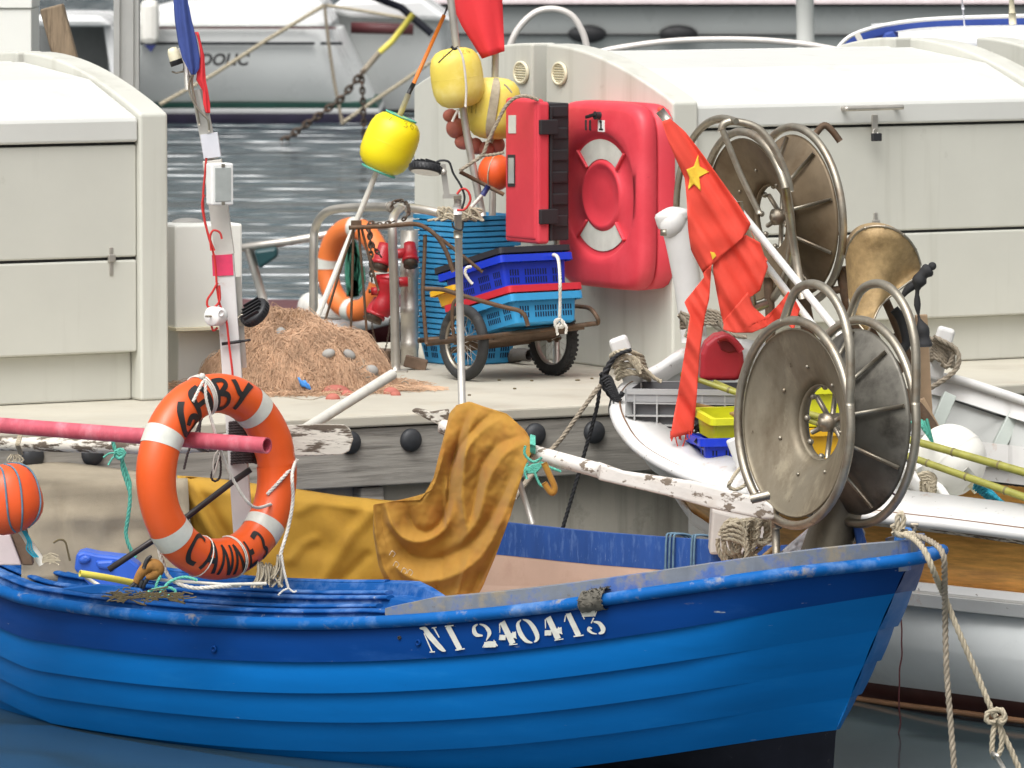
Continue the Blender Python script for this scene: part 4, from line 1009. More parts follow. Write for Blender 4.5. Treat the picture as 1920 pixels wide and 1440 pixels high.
mb.grid(rows); tag(obj('blue_scrap', mb, mat('bright_blue_scrap', (.06, .27, .70), .5), solid=.002), 'small torn bright blue scrap on the tan net heap', 'scrap')
# ---- stainless guard rail
gr = thing('guard_rail', G(742, 695, QZ), 'stainless steel tube guard rail behind the net heap', 'guard rail')
mb = MB(); mb.tube(smooth([P(588, 690, 28.5), P(588, 560, 28.5), P(588, 470, 28.5), P(592, 425, 28.5), P(612, 398, 28.4), P(648, 390, 28.3), P(700, 388, 28.1), P(760, 389, 27.85), P(800, 394, 27.75), P(834, 402, 27.7)], 6), .0195, 14); obj('top_tube', mb, M['steel'], gr)
mb = MB(); mb.tube(smooth([P(742, 697, 27.62), P(740, 560, 27.62), P(736, 440, 27.6), P(738, 408, 27.65), P(752, 392, 27.78)], 6), .0205, 14); obj('upright', mb, M['steel'], gr)
mb = MB(); mb.tube([P(733, 388, 27.96), P(731, 388, 27.97)], .024, 14); obj('collar', mb, M['steel'], gr); mb = MB(); mb.box(G(742, 697, QZ) + V((0, 0, .004)), (.1, .1, .008)); obj('foot_plate', mb, M['steel'], gr)
mb = MB(); T, N = None, None
chain(mb, smooth([P(735, 398, 27.7), P(736, 382, 27.75), P(750, 376, 27.75), P(764, 384, 27.7), P(766, 400, 27.6), P(758, 410, 27.6)], 6), .0036)
tag(obj('rusty_chain', mb, M['iron']), 'rusty chain wrapped round the joint of the guard rail', 'chain')
mb = MB(); chain(mb, smooth(PL(27.5, (735, 416), (715, 421), (692, 418), (690, 428), (694, 450), (700, 462), (712, 478)), 6), .0036); chain(mb, PL(27.45, (694, 432), (697, 522)), .004)
tag(obj('rusty_chain', mb, M['iron']), 'rusty chain dangling from the cart handle before the orange ring', 'chain')
mb = MB(); chain(mb, smooth(PL(27.7, (696, 588), (700, 625), (712, 660), (722, 655), (729, 625), (731, 600)), 6), .0016)
tag(obj('thin_chain', mb, M['iron']), 'thin chain hanging in a loop below the red hydrant', 'chain')
mb = MB()
for pts in (((663, 422), (660, 540), (657, 650)), ((672, 424), (680, 520), (686, 600), (688, 650), (684, 662), (676, 664)), ((678, 428), (694, 490), (710, 545)), ((666, 420), (640, 500), (610, 600))):
    mb.tube(smooth(PL(27.25, *pts), 5), .0055, 8)
mb.box(P(668, 420, 27.22), (.045, .03, .03))
tag(obj('boat_hooks', mb, M['rust']), 'bundle of thin rusty iron hooks hanging under the cart handle', 'hooks')
# ---- fire hydrant column
hy = thing('fire_hydrant', G(768, 690, QZ), 'red hydrant outlets on a banded steel column beside the blue stack', 'hydrant')
D = 28.0; k = S(D)
mb = MB(); c0_ = P(768, 700, D); prof = [(0, P(768, 432, D).z)]
for y in (432, 500, 501, 520, 521, 575, 576, 590, 591, 640, 641, 655, 656, 700):
    prof.append((.039 + (.002 if y in (501, 520, 576, 590, 641, 655) else 0), P(768, y, D).z))
mb.lathe([(r, z) for r, z in prof][::-1], 24, Matrix.Translation(V((c0_.x, D, 0)))); obj('column', mb, M['steel'], hy)
def outlet(px, py, ax, r, l):
    T = axisM(P(px, py, D - .1), ax); mb = MB(); mb.lathe([(0, -l), (r * .8, -l), (r * .85, -l * .6), (r, -l * .2), (r, l * .3), (r * 1.15, l * .35), (r * 1.15, l * .6), (0, l * .6)], 20, T); o = obj('outlet', mb, M['redfire'], hy)
    mb = MB(); mb.lathe([(r * .95, l * .6), (r * 1.0, l), (0, l)], 20, T); obj('cap', mb, M['iron'], o)
outlet(717, 482, (-.25, -.3, -1), .037, .06); outlet(769, 478, (.05, -.6, -1), .032, .055)
mb = MB(); mb.tube(smooth(PL(D - .12, (728, 520), (724, 555), (712, 590)), 5), [.042 + .006 * math.sin(i) for i in range(11)], 16); mb.tube(PL(D - .12, (745, 524), (706, 527)), .03, 14); mb.tube(PL(D - .12, (708, 546), (696, 546)), .018, 10); mb.tube(PL(D - .1, (735, 478), (760, 474)), .022, 10); mb.tube(PL(D - .1, (730, 530), (765, 528)), .022, 10); obj('valve', mb, M['redfire'], hy)
outlet(706, 582, (-.45, -.3, -1), .043, .05)
mb = MB(); mb.tube(PL(D - .12, (697, 546), (691, 546)), .008, 8); obj('spindle', mb, M['iron'], hy)
mb = MB(); a = G(640, 688, QZ); b = G(740, 690, QZ); mb.bar(a + V((0, .35, .03)), b + V((0, .25, .03)), .12, .06); tag(obj('plank', mb, M['pallet'], bevel=.006), 'brown plank lying on the quay behind the net heap', 'plank')
mb = MB(); a = G(762, 694, QZ); mb.box(a + V((.04, .03, .028)), (.1, .06, .05), Matrix.Rotation(.25, 3, 'Y')); tag(obj('wood_block', mb, M['pallet'], bevel=.005), 'small brown wood block at the foot of the crate stack', 'block')
# pebbles and crumbs on the deck
for i, (px, py) in enumerate(((997, 715), (1083, 714), (936, 714), (1110, 711), (965, 730), (880, 742))):
    mb = MB(); p = G(px, py, QZ); mb.ball(p + V((0, 0, .003)), (.008 + .004 * (i == 1), .006, .004), 8, 6)
    tag(obj('pebble', mb, M['debris']), 'tiny brown crumb on the pale quay deck below the handcart', 'crumb', 'crumbs scattered on the quay deck')
# ================================================================== BOAT ON THE FAR SIDE OF THE QUAY
D = 43.0
fbt = thing('moored_boat', P(620, 645, D), 'white and maroon boat moored beyond the quay, behind the net heap', 'boat')
obj('hull', yhull([(380, 600), (560, 604), (640, 610), (760, 588), (1000, 560)], [(380, 655), (1000, 655)], D, 2.2, bulge=.2), M['maroon'], fbt)
mb = MB(); mb.tube(smooth(PL(D - .05, (600, 617), (650, 612), (700, 602), (760, 588), (900, 565)), 6), .05, 10); obj('gunwale', mb, M['whitepaint'], fbt)
mb = MB(); ubox(mb, 400, 508, 604, 660, D - .2, 1.0); obj('stern_deck', mb, M['hullwhite'], fbt, bevel=.03)
mb = MB(); mb.tube(PL(D, (400, 472), (540, 453), (700, 425), (800, 412)), .028, 12); obj('rail', mb, M['steel'], fbt)
mb = MB(); mb.tube(PL(D, (466, 466), (489, 545), (512, 628)), .03, 12); mb.tube(PL(D, (515, 587), (560, 590), (640, 596)), .014, 8); obj('stanchion', mb, M['steel'], fbt)
mb = MB(); slab(mb, [(476, 470), (519, 464), (521, 482), (486, 505)], D - .15, .2); obj('windscreen_box', mb, M['tealbox'], fbt, bevel=.02)
mb = MB(); mb.ball(P(585, 575, D + .3), .1); mb.ball(P(612, 590, D + .2), .12); obj('white_fender', mb, M['whitefloat'], fbt)
def torus(mb, c, ax, R, r, n=64, m=20, squash=1.0):
    T = axisM(c, ax); mb.lathe([(R + r * math.cos(a), r * squash * math.sin(a)) for a in np.linspace(0, 2 * PI, m + 1)[:-1]], n, T, closed=True); return T
lf = thing('lifebuoy', P(665, 600, D - .3), 'faded orange lifebuoy with white bands hung behind the guard rail', 'lifebuoy')
mb = MB(); cR = P(664, 505, D - .3); axR = V((-.75, -.66, 0)); R0, r0 = .278, .072
TR = torus(mb, cR, axR, R0, r0); obj('ring', mb, M['orange2'], lf)
for a0 in (.6, 2.2, 3.75, 5.3):
    mb = MB(); rr = r0 + .003; rows = [[TR @ V(((R0 + rr * math.cos(v)) * math.cos(a), (R0 + rr * math.cos(v)) * math.sin(a), rr * math.sin(v))) for v in np.linspace(0, 2 * PI, 21)] for a in np.linspace(a0 - .13, a0 + .13, 4)]
    mb.grid(rows); obj('band', mb, M['tapewhite'], lf)
mb = MB(); rnd = random.Random(3)
for k in range(14):
    x = 650 + k * 2; mb.tube(smooth(PL(D - .8, (660 + rnd.uniform(-8, 8), 455), (x, 490), (x + rnd.uniform(-6, 6), 530), (662 + rnd.uniform(-10, 10), 555), (668, 500), (664, 450)), 5), .011, 6)
tag(obj('green_rope_coil', mb, mat('dark_green_rope', (.03, .16, .10), .8, var=.3)), 'hanging coil of dark green rope inside the faded lifebuoy', 'rope coil')
# ================================================================== BLUE BOAT
BA = math.radians(38)
BX = V((math.cos(BA), -math.sin(BA), 0)); BN = V((-math.sin(BA), -math.cos(BA), 0))    # towards the bow, towards the viewer's side
BD = 22.4
B0 = P(1702, 1058, BD); B0 = V((B0.x, B0.y, 0))
LINES = [
    [(0, 1122), (220, 1152), (480, 1174), (660, 1177), (960, 1150), (1200, 1119), (1440, 1090), (1690, 1060)],
    [(0, 1190), (240, 1219), (480, 1240), (650, 1244), (960, 1218), (1200, 1187), (1440, 1154), (1590, 1128), (1690, 1110)],
    [(0, 1245), (240, 1277), (480, 1297), (700, 1301), (960, 1277), (1200, 1250), (1440, 1217), (1575, 1193), (1660, 1180)],
    [(0, 1293), (240, 1325), (480, 1350), (700, 1356), (960, 1337), (1200, 1312), (1440, 1277), (1560, 1255), (1640, 1243)],
    [(0, 1338), (240, 1375), (480, 1404), (700, 1411), (960, 1391), (1200, 1369), (1440, 1334), (1540, 1317), (1610, 1305)],
    [(0, 1376), (240, 1424), (480, 1455), (700, 1465), (960, 1450), (1200, 1422), (1440, 1387), (1565, 1370), (1600, 1365)]]
LP = [np.polyfit([(p[0] - 850) / 850 for p in l], [p[1] for p in l], 4) for l in LINES]
def line_py(k, px): return float(np.polyval(LP[k], (px - 850) / 850))
WK = [1.0, .985, .955, .905, .82, .68]
U0 = [0, .055, .125, .185, .245, .305]
BL = 4.75
def bshape(u, k):
    x = max(0, u - U0[k]); x2 = max(0, BL - .6 * U0[k] - u)
    f = lambda x: .52 * (1 - (1 - min(x / 2.2, 1)) ** 2.6) + .48 * ((x / .235) / (1 + (x / .235) ** 4) ** .25)
    g = lambda x: (1 - (1 - min(x / 2.3, 1)) ** 2.4)
    return .85 * WK[k] * min(f(x), 1) * min(1, g(x2)) if x2 < 2.3 else .85 * WK[k] * f(x)
_zc = {}
def bz(u, k):
    key = (round(u, 3), k)
    if key in _zc: return _zc[key]
    uu = min(u, 3.55)
    p = B0 - BX * uu + BN * bshape(uu, k); px = 960 + FPX * p.x / p.y
    px = max(-30, min(1705, px))
    z = P(px, line_py(k, px), p.y).z
    if u > 3.55: z += (u - 3.55) * .10
    _zc[key] = z; return z
def bpt(u, k, side=1, off=0, dz=0):
    """point on the hull at station u from the bow, plank line k, side 1 near / -1 far"""
    b = bshape(u, k)
    p = B0 - BX * u + BN * side * (b + (off if b > .001 else 0)); return V((p.x, p.y, bz(u, k) + dz))
US = [0, .012, .03, .055, .085, .12, .16, .2, .25, .3, .36] + [.36 + (BL - .36) * i / 46 for i in range(1, 47)]
boat = thing('fishing_boat', B0 - BX * 2.2, 'blue clinker fishing boat in the foreground, white number on its bow', 'fishing boat', 'small fishing boats')
def uk(u, k):   # stations start at the raked stem of each line
    return U0[k] + u * (BL - 1.6 * U0[k]) / BL
def strake(mb, k, side, lap=.024):
    rows_t, rows_b, rows_u = [], [], []
    for u in US:
        a = uk(u, k); b = uk(u, k + 1); fade = min(1, max(0, (u - .22) / .25))
        if side < 0: fade = 1
        rows_t.append(bpt(a, k, side)); q = bpt(b, k + 1, side, lap * fade); rows_b.append(q); rows_u.append(bpt(b, k + 1, side, -.001))
    mid = [[t.lerp(b, f) + BN * side * math.sin(f * PI) * .006 for t, b in zip(rows_t, rows_b)] for f in (.25, .5, .75)]
    rs = [rows_t] + mid + [rows_b]
    if side < 0: rs = rs[::-1]
    mb.grid(rs); r2 = [rows_b, rows_u]; mb.grid(r2 if side > 0 else r2[::-1], sm=False)
mb = MB()
for side in (1, -1):
    for k in range(1, 5): strake(mb, k, side)
hull = obj('hull', mb, M['bluelight'], boat)
mb = MB(); strake(mb, 0, 1, .018); strake(mb, 0, -1, .018); ss = obj('sheer_strake', mb, M['bluedark'], boat)
mb = MB()
for side in (1, -1):
    a = [bpt(uk(u, 5), 5, side, -.002) for u in US]
    b = []; c = []
    for u in US:
        q = bpt(uk(u, 5), 5, side, -.002); ctr = B0 - BX * (.36 + u * (BL - .75) / BL)
        b.append(V((ctr.x + (q.x - ctr.x) * .72, ctr.y + (q.y - ctr.y) * .72, -.06))); c.append(V((ctr.x + (q.x - ctr.x) * .05, ctr.y + (q.y - ctr.y) * .05, -.34)))
    rs = [a, b, c]; mb.grid(rs if side > 0 else rs[::-1])
obj('bottom_paint', mb, M['boot'], boat)
# stem bar: from the rail down to the forefoot
stem = [B0 + V((0, 0, bz(0, 0)))] + [bpt(U0[k], k, 1) for k in range(1, 6)]
# rubbing rail round the gunwale
def rail_pts(side, dz=.012, off=.012): return [bpt(u, 0, side, off, dz) for u in US if u > .04]
nearp = rail_pts(1); farp = rail_pts(-1)
tip = P(1768, 1046, BD - .02)
rp = nearp[::-1] + [P(1725, 1046, BD - .05), tip, P(1765, 1032, BD + .12)] + farp
mb = MB(); 
def flat_tube(mb, pts, rw, rh, n=10):
    T, N = frames(pts); rows = []
    for p, t in zip(pts, T):
        side = t.cross(Z3); side = side.normalized() if side.length > 1e-4 else V((0, 1, 0)); up = side.cross(t)
        rows.append([p + side * math.cos(a) * rw + up * math.sin(a) * rh for a in [2 * PI * j / n for j in range(n)]])
    mb.grid(rows, closed_u=True); mb.add(rows[0], [list(range(n))[::-1]]); mb.add(rows[-1], [list(range(n))])
flat_tube(mb, smooth(rp[::2], 3), .027, .023)
rail = obj('rub_rail', mb, M['bluerail'], boat)
# scuffed chafe patch on the rail where a rope lay
mb = MB(); uq = None
# inner cap: grey raised coaming along the near side forward, washboard on the far side
capu = [u for u in US if u < 1.75]
def taper(u): return min(1, max(0, (1.75 - u) / .25))
def coam(side):
    rows = []
    for u in capu:
        hgt = .022 + .032 * taper(u); q = min(1, u / .2)
        i0 = bpt(u, 0, side, -.010, .03); rows.append([i0, i0 + V((0, 0, hgt)), bpt(u, 0, side, -.045 - .01 * q, .03 + hgt + .004), bpt(u, 0, side, -.06 - .02 * q, .03 + hgt), bpt(u, 0, side, -.065 - .02 * q, -.02)])
    r = [list(c) for c in zip(*rows)]
    return r if side > 0 else r[::-1]
mb.grid(coam(1), sm=False); obj('coaming', mb, M['greycap'], boat)
mb = MB(); capu = [u for u in US if u < .55]; mb.grid(coam(-1), sm=False); obj('coaming', mb, M['greycap'], boat)
# inner planking seen on the far side
mb = MB()
for side in (1, -1):
    rows = [[bpt(uk(u, k), k, side, -.045 if k else -.03, .02 if k == 0 else 0) for u in US if .32 < u < 4.3] for k in range(5)]
    mb.grid(rows[::-1] if side > 0 else rows)
obj('inner_planking', mb, M['pinkin'], boat)
mb = MB(); fl = [[bpt(uk(u, 4), 4, s, -.05, .06) for u in US if .5 < u < 4.2] for s in (1, -1)]; mb.grid(fl, sm=False); obj('floor_boards', mb, M['pinkin'], boat)
mb = MB()
for u0 in (1.25, 2.3):
    mb.bar(bpt(u0, 0, 1, -.06, -.13), bpt(u0, 0, -1, -.06, -.13), .18, .03)
obj('thwart', mb, M['pinkin'], boat)
mb = MB()
for u0 in np.linspace(.7, 3.9, 9):
    for s in (-1,):
        mb.tube([bpt(uk(u0, k), k, s, -.05, -.03 if k == 0 else 0) for k in range(5)], .013, 6)
obj('rib', mb, M['pinkin'], boat)
# far washboard, standing up above the rail
def far_top(px):
    return float(np.interp(px, [700, 940, 1100, 1240, 1355, 1440, 1700], [960, 979, 996, 1007, 1014, 1024, 1010]))
def farp_at(px):
    lo, hi = .06, 4.5
    f = lambda u: pix(bpt(u, 0, -1, -.03))[0]
    us = np.linspace(.06, 4.2, 160); xs = [f(u) for u in us]
    return float(np.interp(px, xs[::-1], us[::-1]))
def washb(name, px0, px1, h0, h1, m='washboard'):
    mb = MB(); A = []; B_ = []
    for px in np.linspace(px0, px1, 14):
        u = farp_at(px); q = bpt(u, 0, -1, -.03); t = P(px, far_top(px), q.y)
        h = (h0 + (h1 - h0) * (px - px0) / (px1 - px0))
        A.append(V((q.x, q.y, t.z))); B_.append(V((q.x, q.y, t.z - h * S(q.y))))
    d = -BN * .022
    mb.grid([A, B_, [p + d for p in B_], [p + d for p in A], A], sm=False)
    for e in (0, -1): mb.add([A[e], B_[e], B_[e] + d, A[e] + d], [(0, 1, 2, 3)])
    return obj(name, mb, M[m], boat)
washb('washboard', 700, 1368, 62, 62); washb('washboard', 1378, 1475, 40, 40)
mb = MB(); A = []; B_ = []
for px in np.linspace(700, 1470, 20):
    u = farp_at(px); q = bpt(u, 0, -1, -.034); t = P(px, far_top(px), q.y); hh_ = 56 if px < 1372 else 36
    A.append(V((q.x, q.y, t.z - hh_ * S(q.y)))); B_.append(V((q.x, q.y, t.z - 150 * S(q.y))) + BN * .01)
mb.grid([[p - BN * .012 for p in A], [p - BN * .012 for p in B_]], sm=False); obj('inner_planking', mb, M['pinkin'], boat, solid=.012)
# lashing turns round the washboard
def lash(px, wds, m):
    mb = MB()
    for dx in wds:
        u = farp_at(px + dx); q = bpt(u, 0, -1, -.03); y0 = far_top(px + dx); y1 = y0 + 75
        d = BN * .012; a = P(px + dx, y0 + 4, q.y); b = P(px + dx - 2, y1, q.y)
        mb.tube(smooth([b + d, a + d + V((0, 0, .0)), a - BN * .008 + V((0, 0, .022)), a - BN * .04 + V((.035, 0, .012)), a - BN * .06 + V((.05, 0, -.03))], 5), .0045, 6)
    return mb
tag(obj('lashing_rope', lash(1256, (-3, 4, 11), None), M['ropeteal'] if False else mat('grey_blue_cord', (.10, .18, .25), .75, var=.25, vs=30)), 'grey blue cord turns over the far washboard, three strands together', 'cord')
tag(obj('lashing_rope', lash(1303, (-2, 3), None), bpy.data.materials['grey_blue_cord']), 'thin pair of grey blue cord turns on the far washboard nearer the coiled rope', 'cord')
# side deck with raised ridges, aft part
DU = [u for u in US if 1.45 < u < 4.45]
mb = MB(); rows = []
prof = [(.0, .012), (.03, .012), (.045, .05), (.09, .056), (.10, .044), (.19, .048), (.205, .082), (.25, .088), (.262, .076), (.35, .08), (.365, .125), (.42, .130), (.43, .11), (.435, -.1)]
for u in DU:
    tp = min(1, max(0, (u - 1.45) / .5)); row = []
    b = bshape(u, 0)
    for o_, h in prof:
        oo = min(o_ * (.35 + .65 * tp), b * .95)
        row.append(bpt(u, 0, 1, -oo, .012 + (h - .01) * (.2 + .8 * min(1, tp * 1.6)) if h > 0 else h))
    rows.append(row)
mb.grid([list(r) for r in zip(*rows)], sm=False); sdk = obj('side_deck', mb, M['bluedeck'], boat, bevel=.005)
for o_, h_ in ((.045, .052), (.125, .064), (.205, .088), (.30, .098), (.385, .130)):
    mb = MB(); pts = []
    for u in DU:
        if u < 1.62 + o_ * .7: continue
        tp = min(1, max(0, (u - 1.45) / .5)); oo = min(o_ * (.35 + .65 * tp), bshape(u, 0) * .95); pts.append(bpt(u, 0, 1, -oo, .012 + (h_ - .01) * (.2 + .8 * min(1, tp * 1.6)) - .003))
    flat_tube(mb, smooth(pts, 2), .020, .0085); obj('deck_ridge', mb, M['bluedeck'], boat)
mb = MB(); rows = []
for u in DU:
    if u < 3.0: continue
    rows.append([bpt(u, 0, -1, -o_, .02 + h) for o_, h in ((0, .02), (.12, .04), (.2, .06), (.21, -.1))])
mb.grid([list(r) for r in zip(*rows)][::-1], sm=False); obj('side_deck', mb, M['bluedeck'], boat)
mb = MB(); rows = [[bpt(u, 0, s, -.02, .05) for u in US if u > 4.0] for s in (1, .5, 0, -.5, -1)]; mb.grid(rows, sm=False); obj('stern_deck', mb, M['bluedeck'], boat)
mb = MB(); rows = [[bpt(u, 0, s, -.05, .055) for u in US if .02 < u < .42] for s in (1, .5, 0, -.5, -1)]; mb.grid(rows, sm=False); obj('fore_deck', mb, M['greycap'], boat)
# registration number, stencilled on the sheer strake
def hull_at(px, py, off=.0165):
    us = np.linspace(.15, 3.6, 300)
    if not hasattr(hull_at, 't'):
        hull_at.t = [(u, pix(bpt(uk(u, 0), 0, 1)), pix(bpt(uk(u, 1), 1, 1))) for u in us]
    best = None
    T = hull_at.t
    xs0 = [t[1][0] for t in T][::-1]; ys0 = [t[1][1] for t in T][::-1]; us_ = [t[0] for t in T][::-1]
    xs1 = [t[2][0] for t in T][::-1]; ys1 = [t[2][1] for t in T][::-1]
    f = .5
    for _ in range(5):
        xs = [a * (1 - f) + b * f for a, b in zip(xs0, xs1)]; u = float(np.interp(px, xs, us_))
        ya = float(np.interp(u, us_[::-1], ys0[::-1])); yb_ = float(np.interp(u, us_[::-1], ys1[::-1])); f = (py - ya) / (yb_ - ya)
    q = bpt(uk(u, 0), 0, 1).lerp(bpt(uk(u, 1), 1, 1, .018), f)
    return q + BN * (off - .006)
LET = [  # strokes in photo pixels of an enlarged crop: x = 760 + X/4.571, y = 1120 + Y/4.571
    ([(142, 262), (170, 264), (190, 270), (230, 320), (340, 430), (384, 455)], [8, 26, 36, 46, 40, 6]), ([(184, 305), (268, 462)], [8, 12]), ([(246, 464), (292, 460)], [9, 9]), ([(246, 260), (288, 254)], [8, 8]), ([(264, 258), (318, 340)], [14, 8]),
    ([(384, 246), (505, 440)], [44, 44]), ([(358, 246), (432, 238)], [10, 10]), ([(466, 446), (546, 434)], [10, 10]),
    ([(640, 228), (612, 250), (616, 290), (640, 318), (692, 324)], [10, 26, 36, 32, 12]), ([(655, 226), (700, 240), (736, 275), (748, 310), (726, 366)], [6, 22, 34, 32, 5]), ([(702, 424), (728, 380), (796, 376)], [8, 10, 6]), ([(712, 402), (812, 396)], [46, 50]), ([(790, 360), (826, 412)], [7, 12]),
    ([(850, 206), (958, 392)], [46, 50]), ([(830, 222), (838, 300)], [12, 6]), ([(836, 338), (892, 340)], [44, 44]), ([(940, 322), (980, 316)], [40, 58]), ([(948, 290), (986, 350)], [8, 10]), ([(926, 402), (998, 394)], [8, 8]),
    ([(1012, 190), (990, 215), (992, 250), (1020, 310), (1070, 365), (1128, 384)], [6, 24, 34, 40, 32, 6]), ([(1026, 186), (1080, 206), (1130, 262), (1162, 320), (1164, 355), (1142, 378)], [6, 30, 40, 38, 30, 8]),
    ([(1244, 166), (1348, 352)], [46, 50]), ([(1222, 186), (1230, 262)], [12, 6]), ([(1226, 300), (1284, 298)], [44, 44]), ([(1330, 284), (1372, 278)], [40, 58]), ([(1338, 250), (1378, 310)], [8, 10]), ([(1316, 362), (1392, 350)], [8, 8]),
    ([(1416, 138), (1522, 322)], [44, 46]), ([(1394, 150), (1390, 206)], [8, 10]), ([(1396, 142), (1440, 136)], [8, 8]), ([(1478, 330), (1566, 318)], [10, 10]),
    ([(1536, 142), (1650, 134)], [44, 48]), ([(1524, 120), (1560, 184)], [8, 8]), ([(1662, 112), (1646, 160)], [6, 10]), ([(1640, 172), (1622, 218)], [12, 10]), ([(1640, 204), (1690, 216), (1728, 262), (1724, 292), (1694, 304)], [8, 30, 42, 34, 10]), ([(1632, 262), (1606, 256), (1606, 276), (1640, 300), (1680, 308)], [10, 22, 26, 16, 4])]
mb = MB()
def hfn(x, y): return hull_at(760 + x / 4.571, 1120 + y / 4.571)
for pts, w_ in LET:
    if len(pts) > 2:
        pp = sm2(pts, 4); ww = list(np.interp(np.linspace(0, len(pts) - 1, len(pp)), range(len(pts)), w_)); lettering(mb, [(pp, ww)], hfn)
    else: lettering(mb, [(pts, w_)], hfn)
obj('registration_number', mb, M['stencil'], ss)
# small through-hull fittings on the dark strake
Rh = Matrix((BX, Z3, BN)).transposed().to_4x4()
for px, py, r in ((408, 1216, .013), (790, 1204, .012), (754, 1195, .007)):
    mb = MB(); mb.lathe([(r, 0), (r, .006), (r * .55, .008), (r * .5, .002), (0, .001)], 16, Matrix.Translation(hull_at(px, py, .012)) @ Rh); obj('fitting', mb, M['bluedark'] if r > .01 else M['gasket'], boat)
# samson post and cleat at the stem head
mb = MB(); mb.bar(P(1687, 1046, BD + .12), P(1697, 988, BD + .12), .06, .05); obj('stem_head', mb, M['bluerail'], boat, bevel=.012)
mb = MB(); mb.tube(smooth(PL(BD + .05, (1712, 1000), (1716, 988), (1708, 984), (1722, 984)), 4), .007, 8); obj('cleat', mb, M['steelw'], boat, bevel=0)
# frayed chafe wrap on the rail
cw = MB(); ua = None
us_ = np.linspace(.3, 2.5, 200); xs_ = [pix(bpt(u, 0, 1))[0] for u in us_]
def near_u(px): return float(np.interp(px, xs_[::-1], us_[::-1]))
mb = MB(); rnd = random.Random(4); rows = []
for px in np.linspace(1098, 1143, 9):
    q = bpt(near_u(px), 0, 1, .012, .014); rows.append([q + BN * math.cos(a) * (.036 + rnd.uniform(-.003, .004)) + Z3 * math.sin(a) * (.038 + rnd.uniform(-.003, .004)) for a in np.linspace(0, 2 * PI, 15)[:-1]])
mb.grid(rows, closed_u=True)
for k in range(60):
    px = rnd.uniform(1100, 1145); q = bpt(near_u(px), 0, 1, .012, .014); a = rnd.uniform(-.5, 2.0); d = BN * math.cos(a) + Z3 * math.sin(a); mb.tube([q + d * .034, q + d * .045 + BX * rnd.uniform(-.02, .02)], .002, 3)
tag(obj('chafe_wrap', mb, mat('frayed_chafe_wrap', (.12, .11, .09), .95, var=.4, vs=40, bump=.6, dirt=[('#8d8674', 20, .55, .7, .6)])), 'frayed grey brown chafe wrap round the near blue rail above the number', 'chafe wrap')
# ================================================================== LIFEBUOY 'GABY CANNES'
def fwd(px, py, D): return P(px, py, D)
LD = 23.25
lb = thing('lifebuoy', P(410, 1088, LD), 'orange lifebuoy in front, painted GABY and CANNES in black', 'lifebuoy')
cL = P(407, 893, LD); R1, r1 = .303, .074
axL = V((math.sin(math.radians(46)), -math.cos(math.radians(46)), .05))
zL = axL.normalized(); yL = (V((-.09, 0, 1)) - zL * zL.dot(V((-.09, 0, 1)))).normalized(); xL = yL.cross(zL)
TL = Matrix.Translation(cL) @ Matrix((xL, yL, zL)).transposed().to_4x4()
def tor(a, v, off=0, flat=.97):
    rr = r1 + off
    # slightly dented skin
    rr *= 1 + .02 * math.sin(3 * a + 1) + .012 * math.sin(7 * a)
    if abs(a - .05) < .22: rr *= 1 - .05 * math.cos((a - .05) / .22 * PI / 2)
    return TL @ V(((R1 + rr * math.cos(v)) * math.cos(a), (R1 + rr * math.cos(v)) * math.sin(a), rr * flat * math.sin(v)))
mb = MB(); mb.grid([[tor(2 * PI * i / 96, 2 * PI * j / 32) for j in range(32)] for i in range(97)][::-1], closed_u=True); ring = obj('ring', mb, M['orange'], lb)
for a0 in (math.radians(147), math.radians(48), math.radians(215), math.radians(313)):
    mb = MB(); mb.grid([[tor(a0 + (f - .5) * .19, 2 * PI * j / 32, .0015) for j in range(33)] for f in (1, .75, .5, .25, 0)]); obj('reflective_band', mb, M['tapewhite'], lb)
# painted words: strokes given as (angle in degrees on the ring, height across the tube -1 inner .. 1 outer) 
def word(strokes, flip=False):
    mb = MB()
    for pts, w_ in strokes:
        pp = sm2(pts, 5); L, R = stroke_polys([(x * .8, y) for x, y in pp], w_)
        def f(q):
            x, y = q[0] / .8, q[1]
            a = math.radians(x); v = PI / 2 - (y * 1.0) if True else 0
            return tor(a, v, .0022)
        mb.grid([[f(q) for q in L], [f(q) for q in R]], sm=True)
    return mb
# y>0 outer edge, y<0 inner edge; angle decreasing to the right on top. scale: y 1 ~ 57 degrees round the tube
def wstroke(pts, w_, aspect):
    return pts, w_
def letters(list_, aw, mb):
    """list_: (centre angle, half width deg, strokes in cell x -1..1 (right), y -1..1 (up), top side?)"""
    for ac, hw_, strokes, top in list_:
        for pts, w_ in strokes:
            pp = sm2(pts, 5) if len(pts) > 2 else [(pts[0][0] + (pts[1][0] - pts[0][0]) * t / 8, pts[0][1] + (pts[1][1] - pts[0][1]) * t / 8) for t in range(9)]
            L, R = stroke_polys([(x, y * 1.25) for x, y in pp], w_)
            def f(q):
                x, y = q[0], q[1] / 1.25
                if top: a = math.radians(ac - x * hw_); v = PI / 2 - y * .82
                else: a = math.radians(ac + x * hw_); v = PI / 2 + y * .82
                return tor(a, v, .0026)
            mb.grid([[f(q) for q in L], [f(q) for q in R]], sm=True)
Gs = [([(.75, .95), (.1, .55), (-.6, -.38), (-.35, -.95), (.5, -1), (.95, -.55), (.55, -.15), (-.05, -.35)], .46)]
As = [([(-.75, -1), (-.75, .38), (-.45, .9), (.3, 1)], .46), ([(.3, 1), (.65, .2), (.8, -.95)], .46), ([(-.7, .05), (.6, .05)], .38)]
Bs = [([(-.5, 1), (-.45, -1)], .46), ([(-.5, .95), (.4, .9), (.5, .5), (-.2, .1)], .42), ([(-.3, .1), (.6, -.1), (.75, -.6), (.3, -1), (-.6, -.9)], .46)]
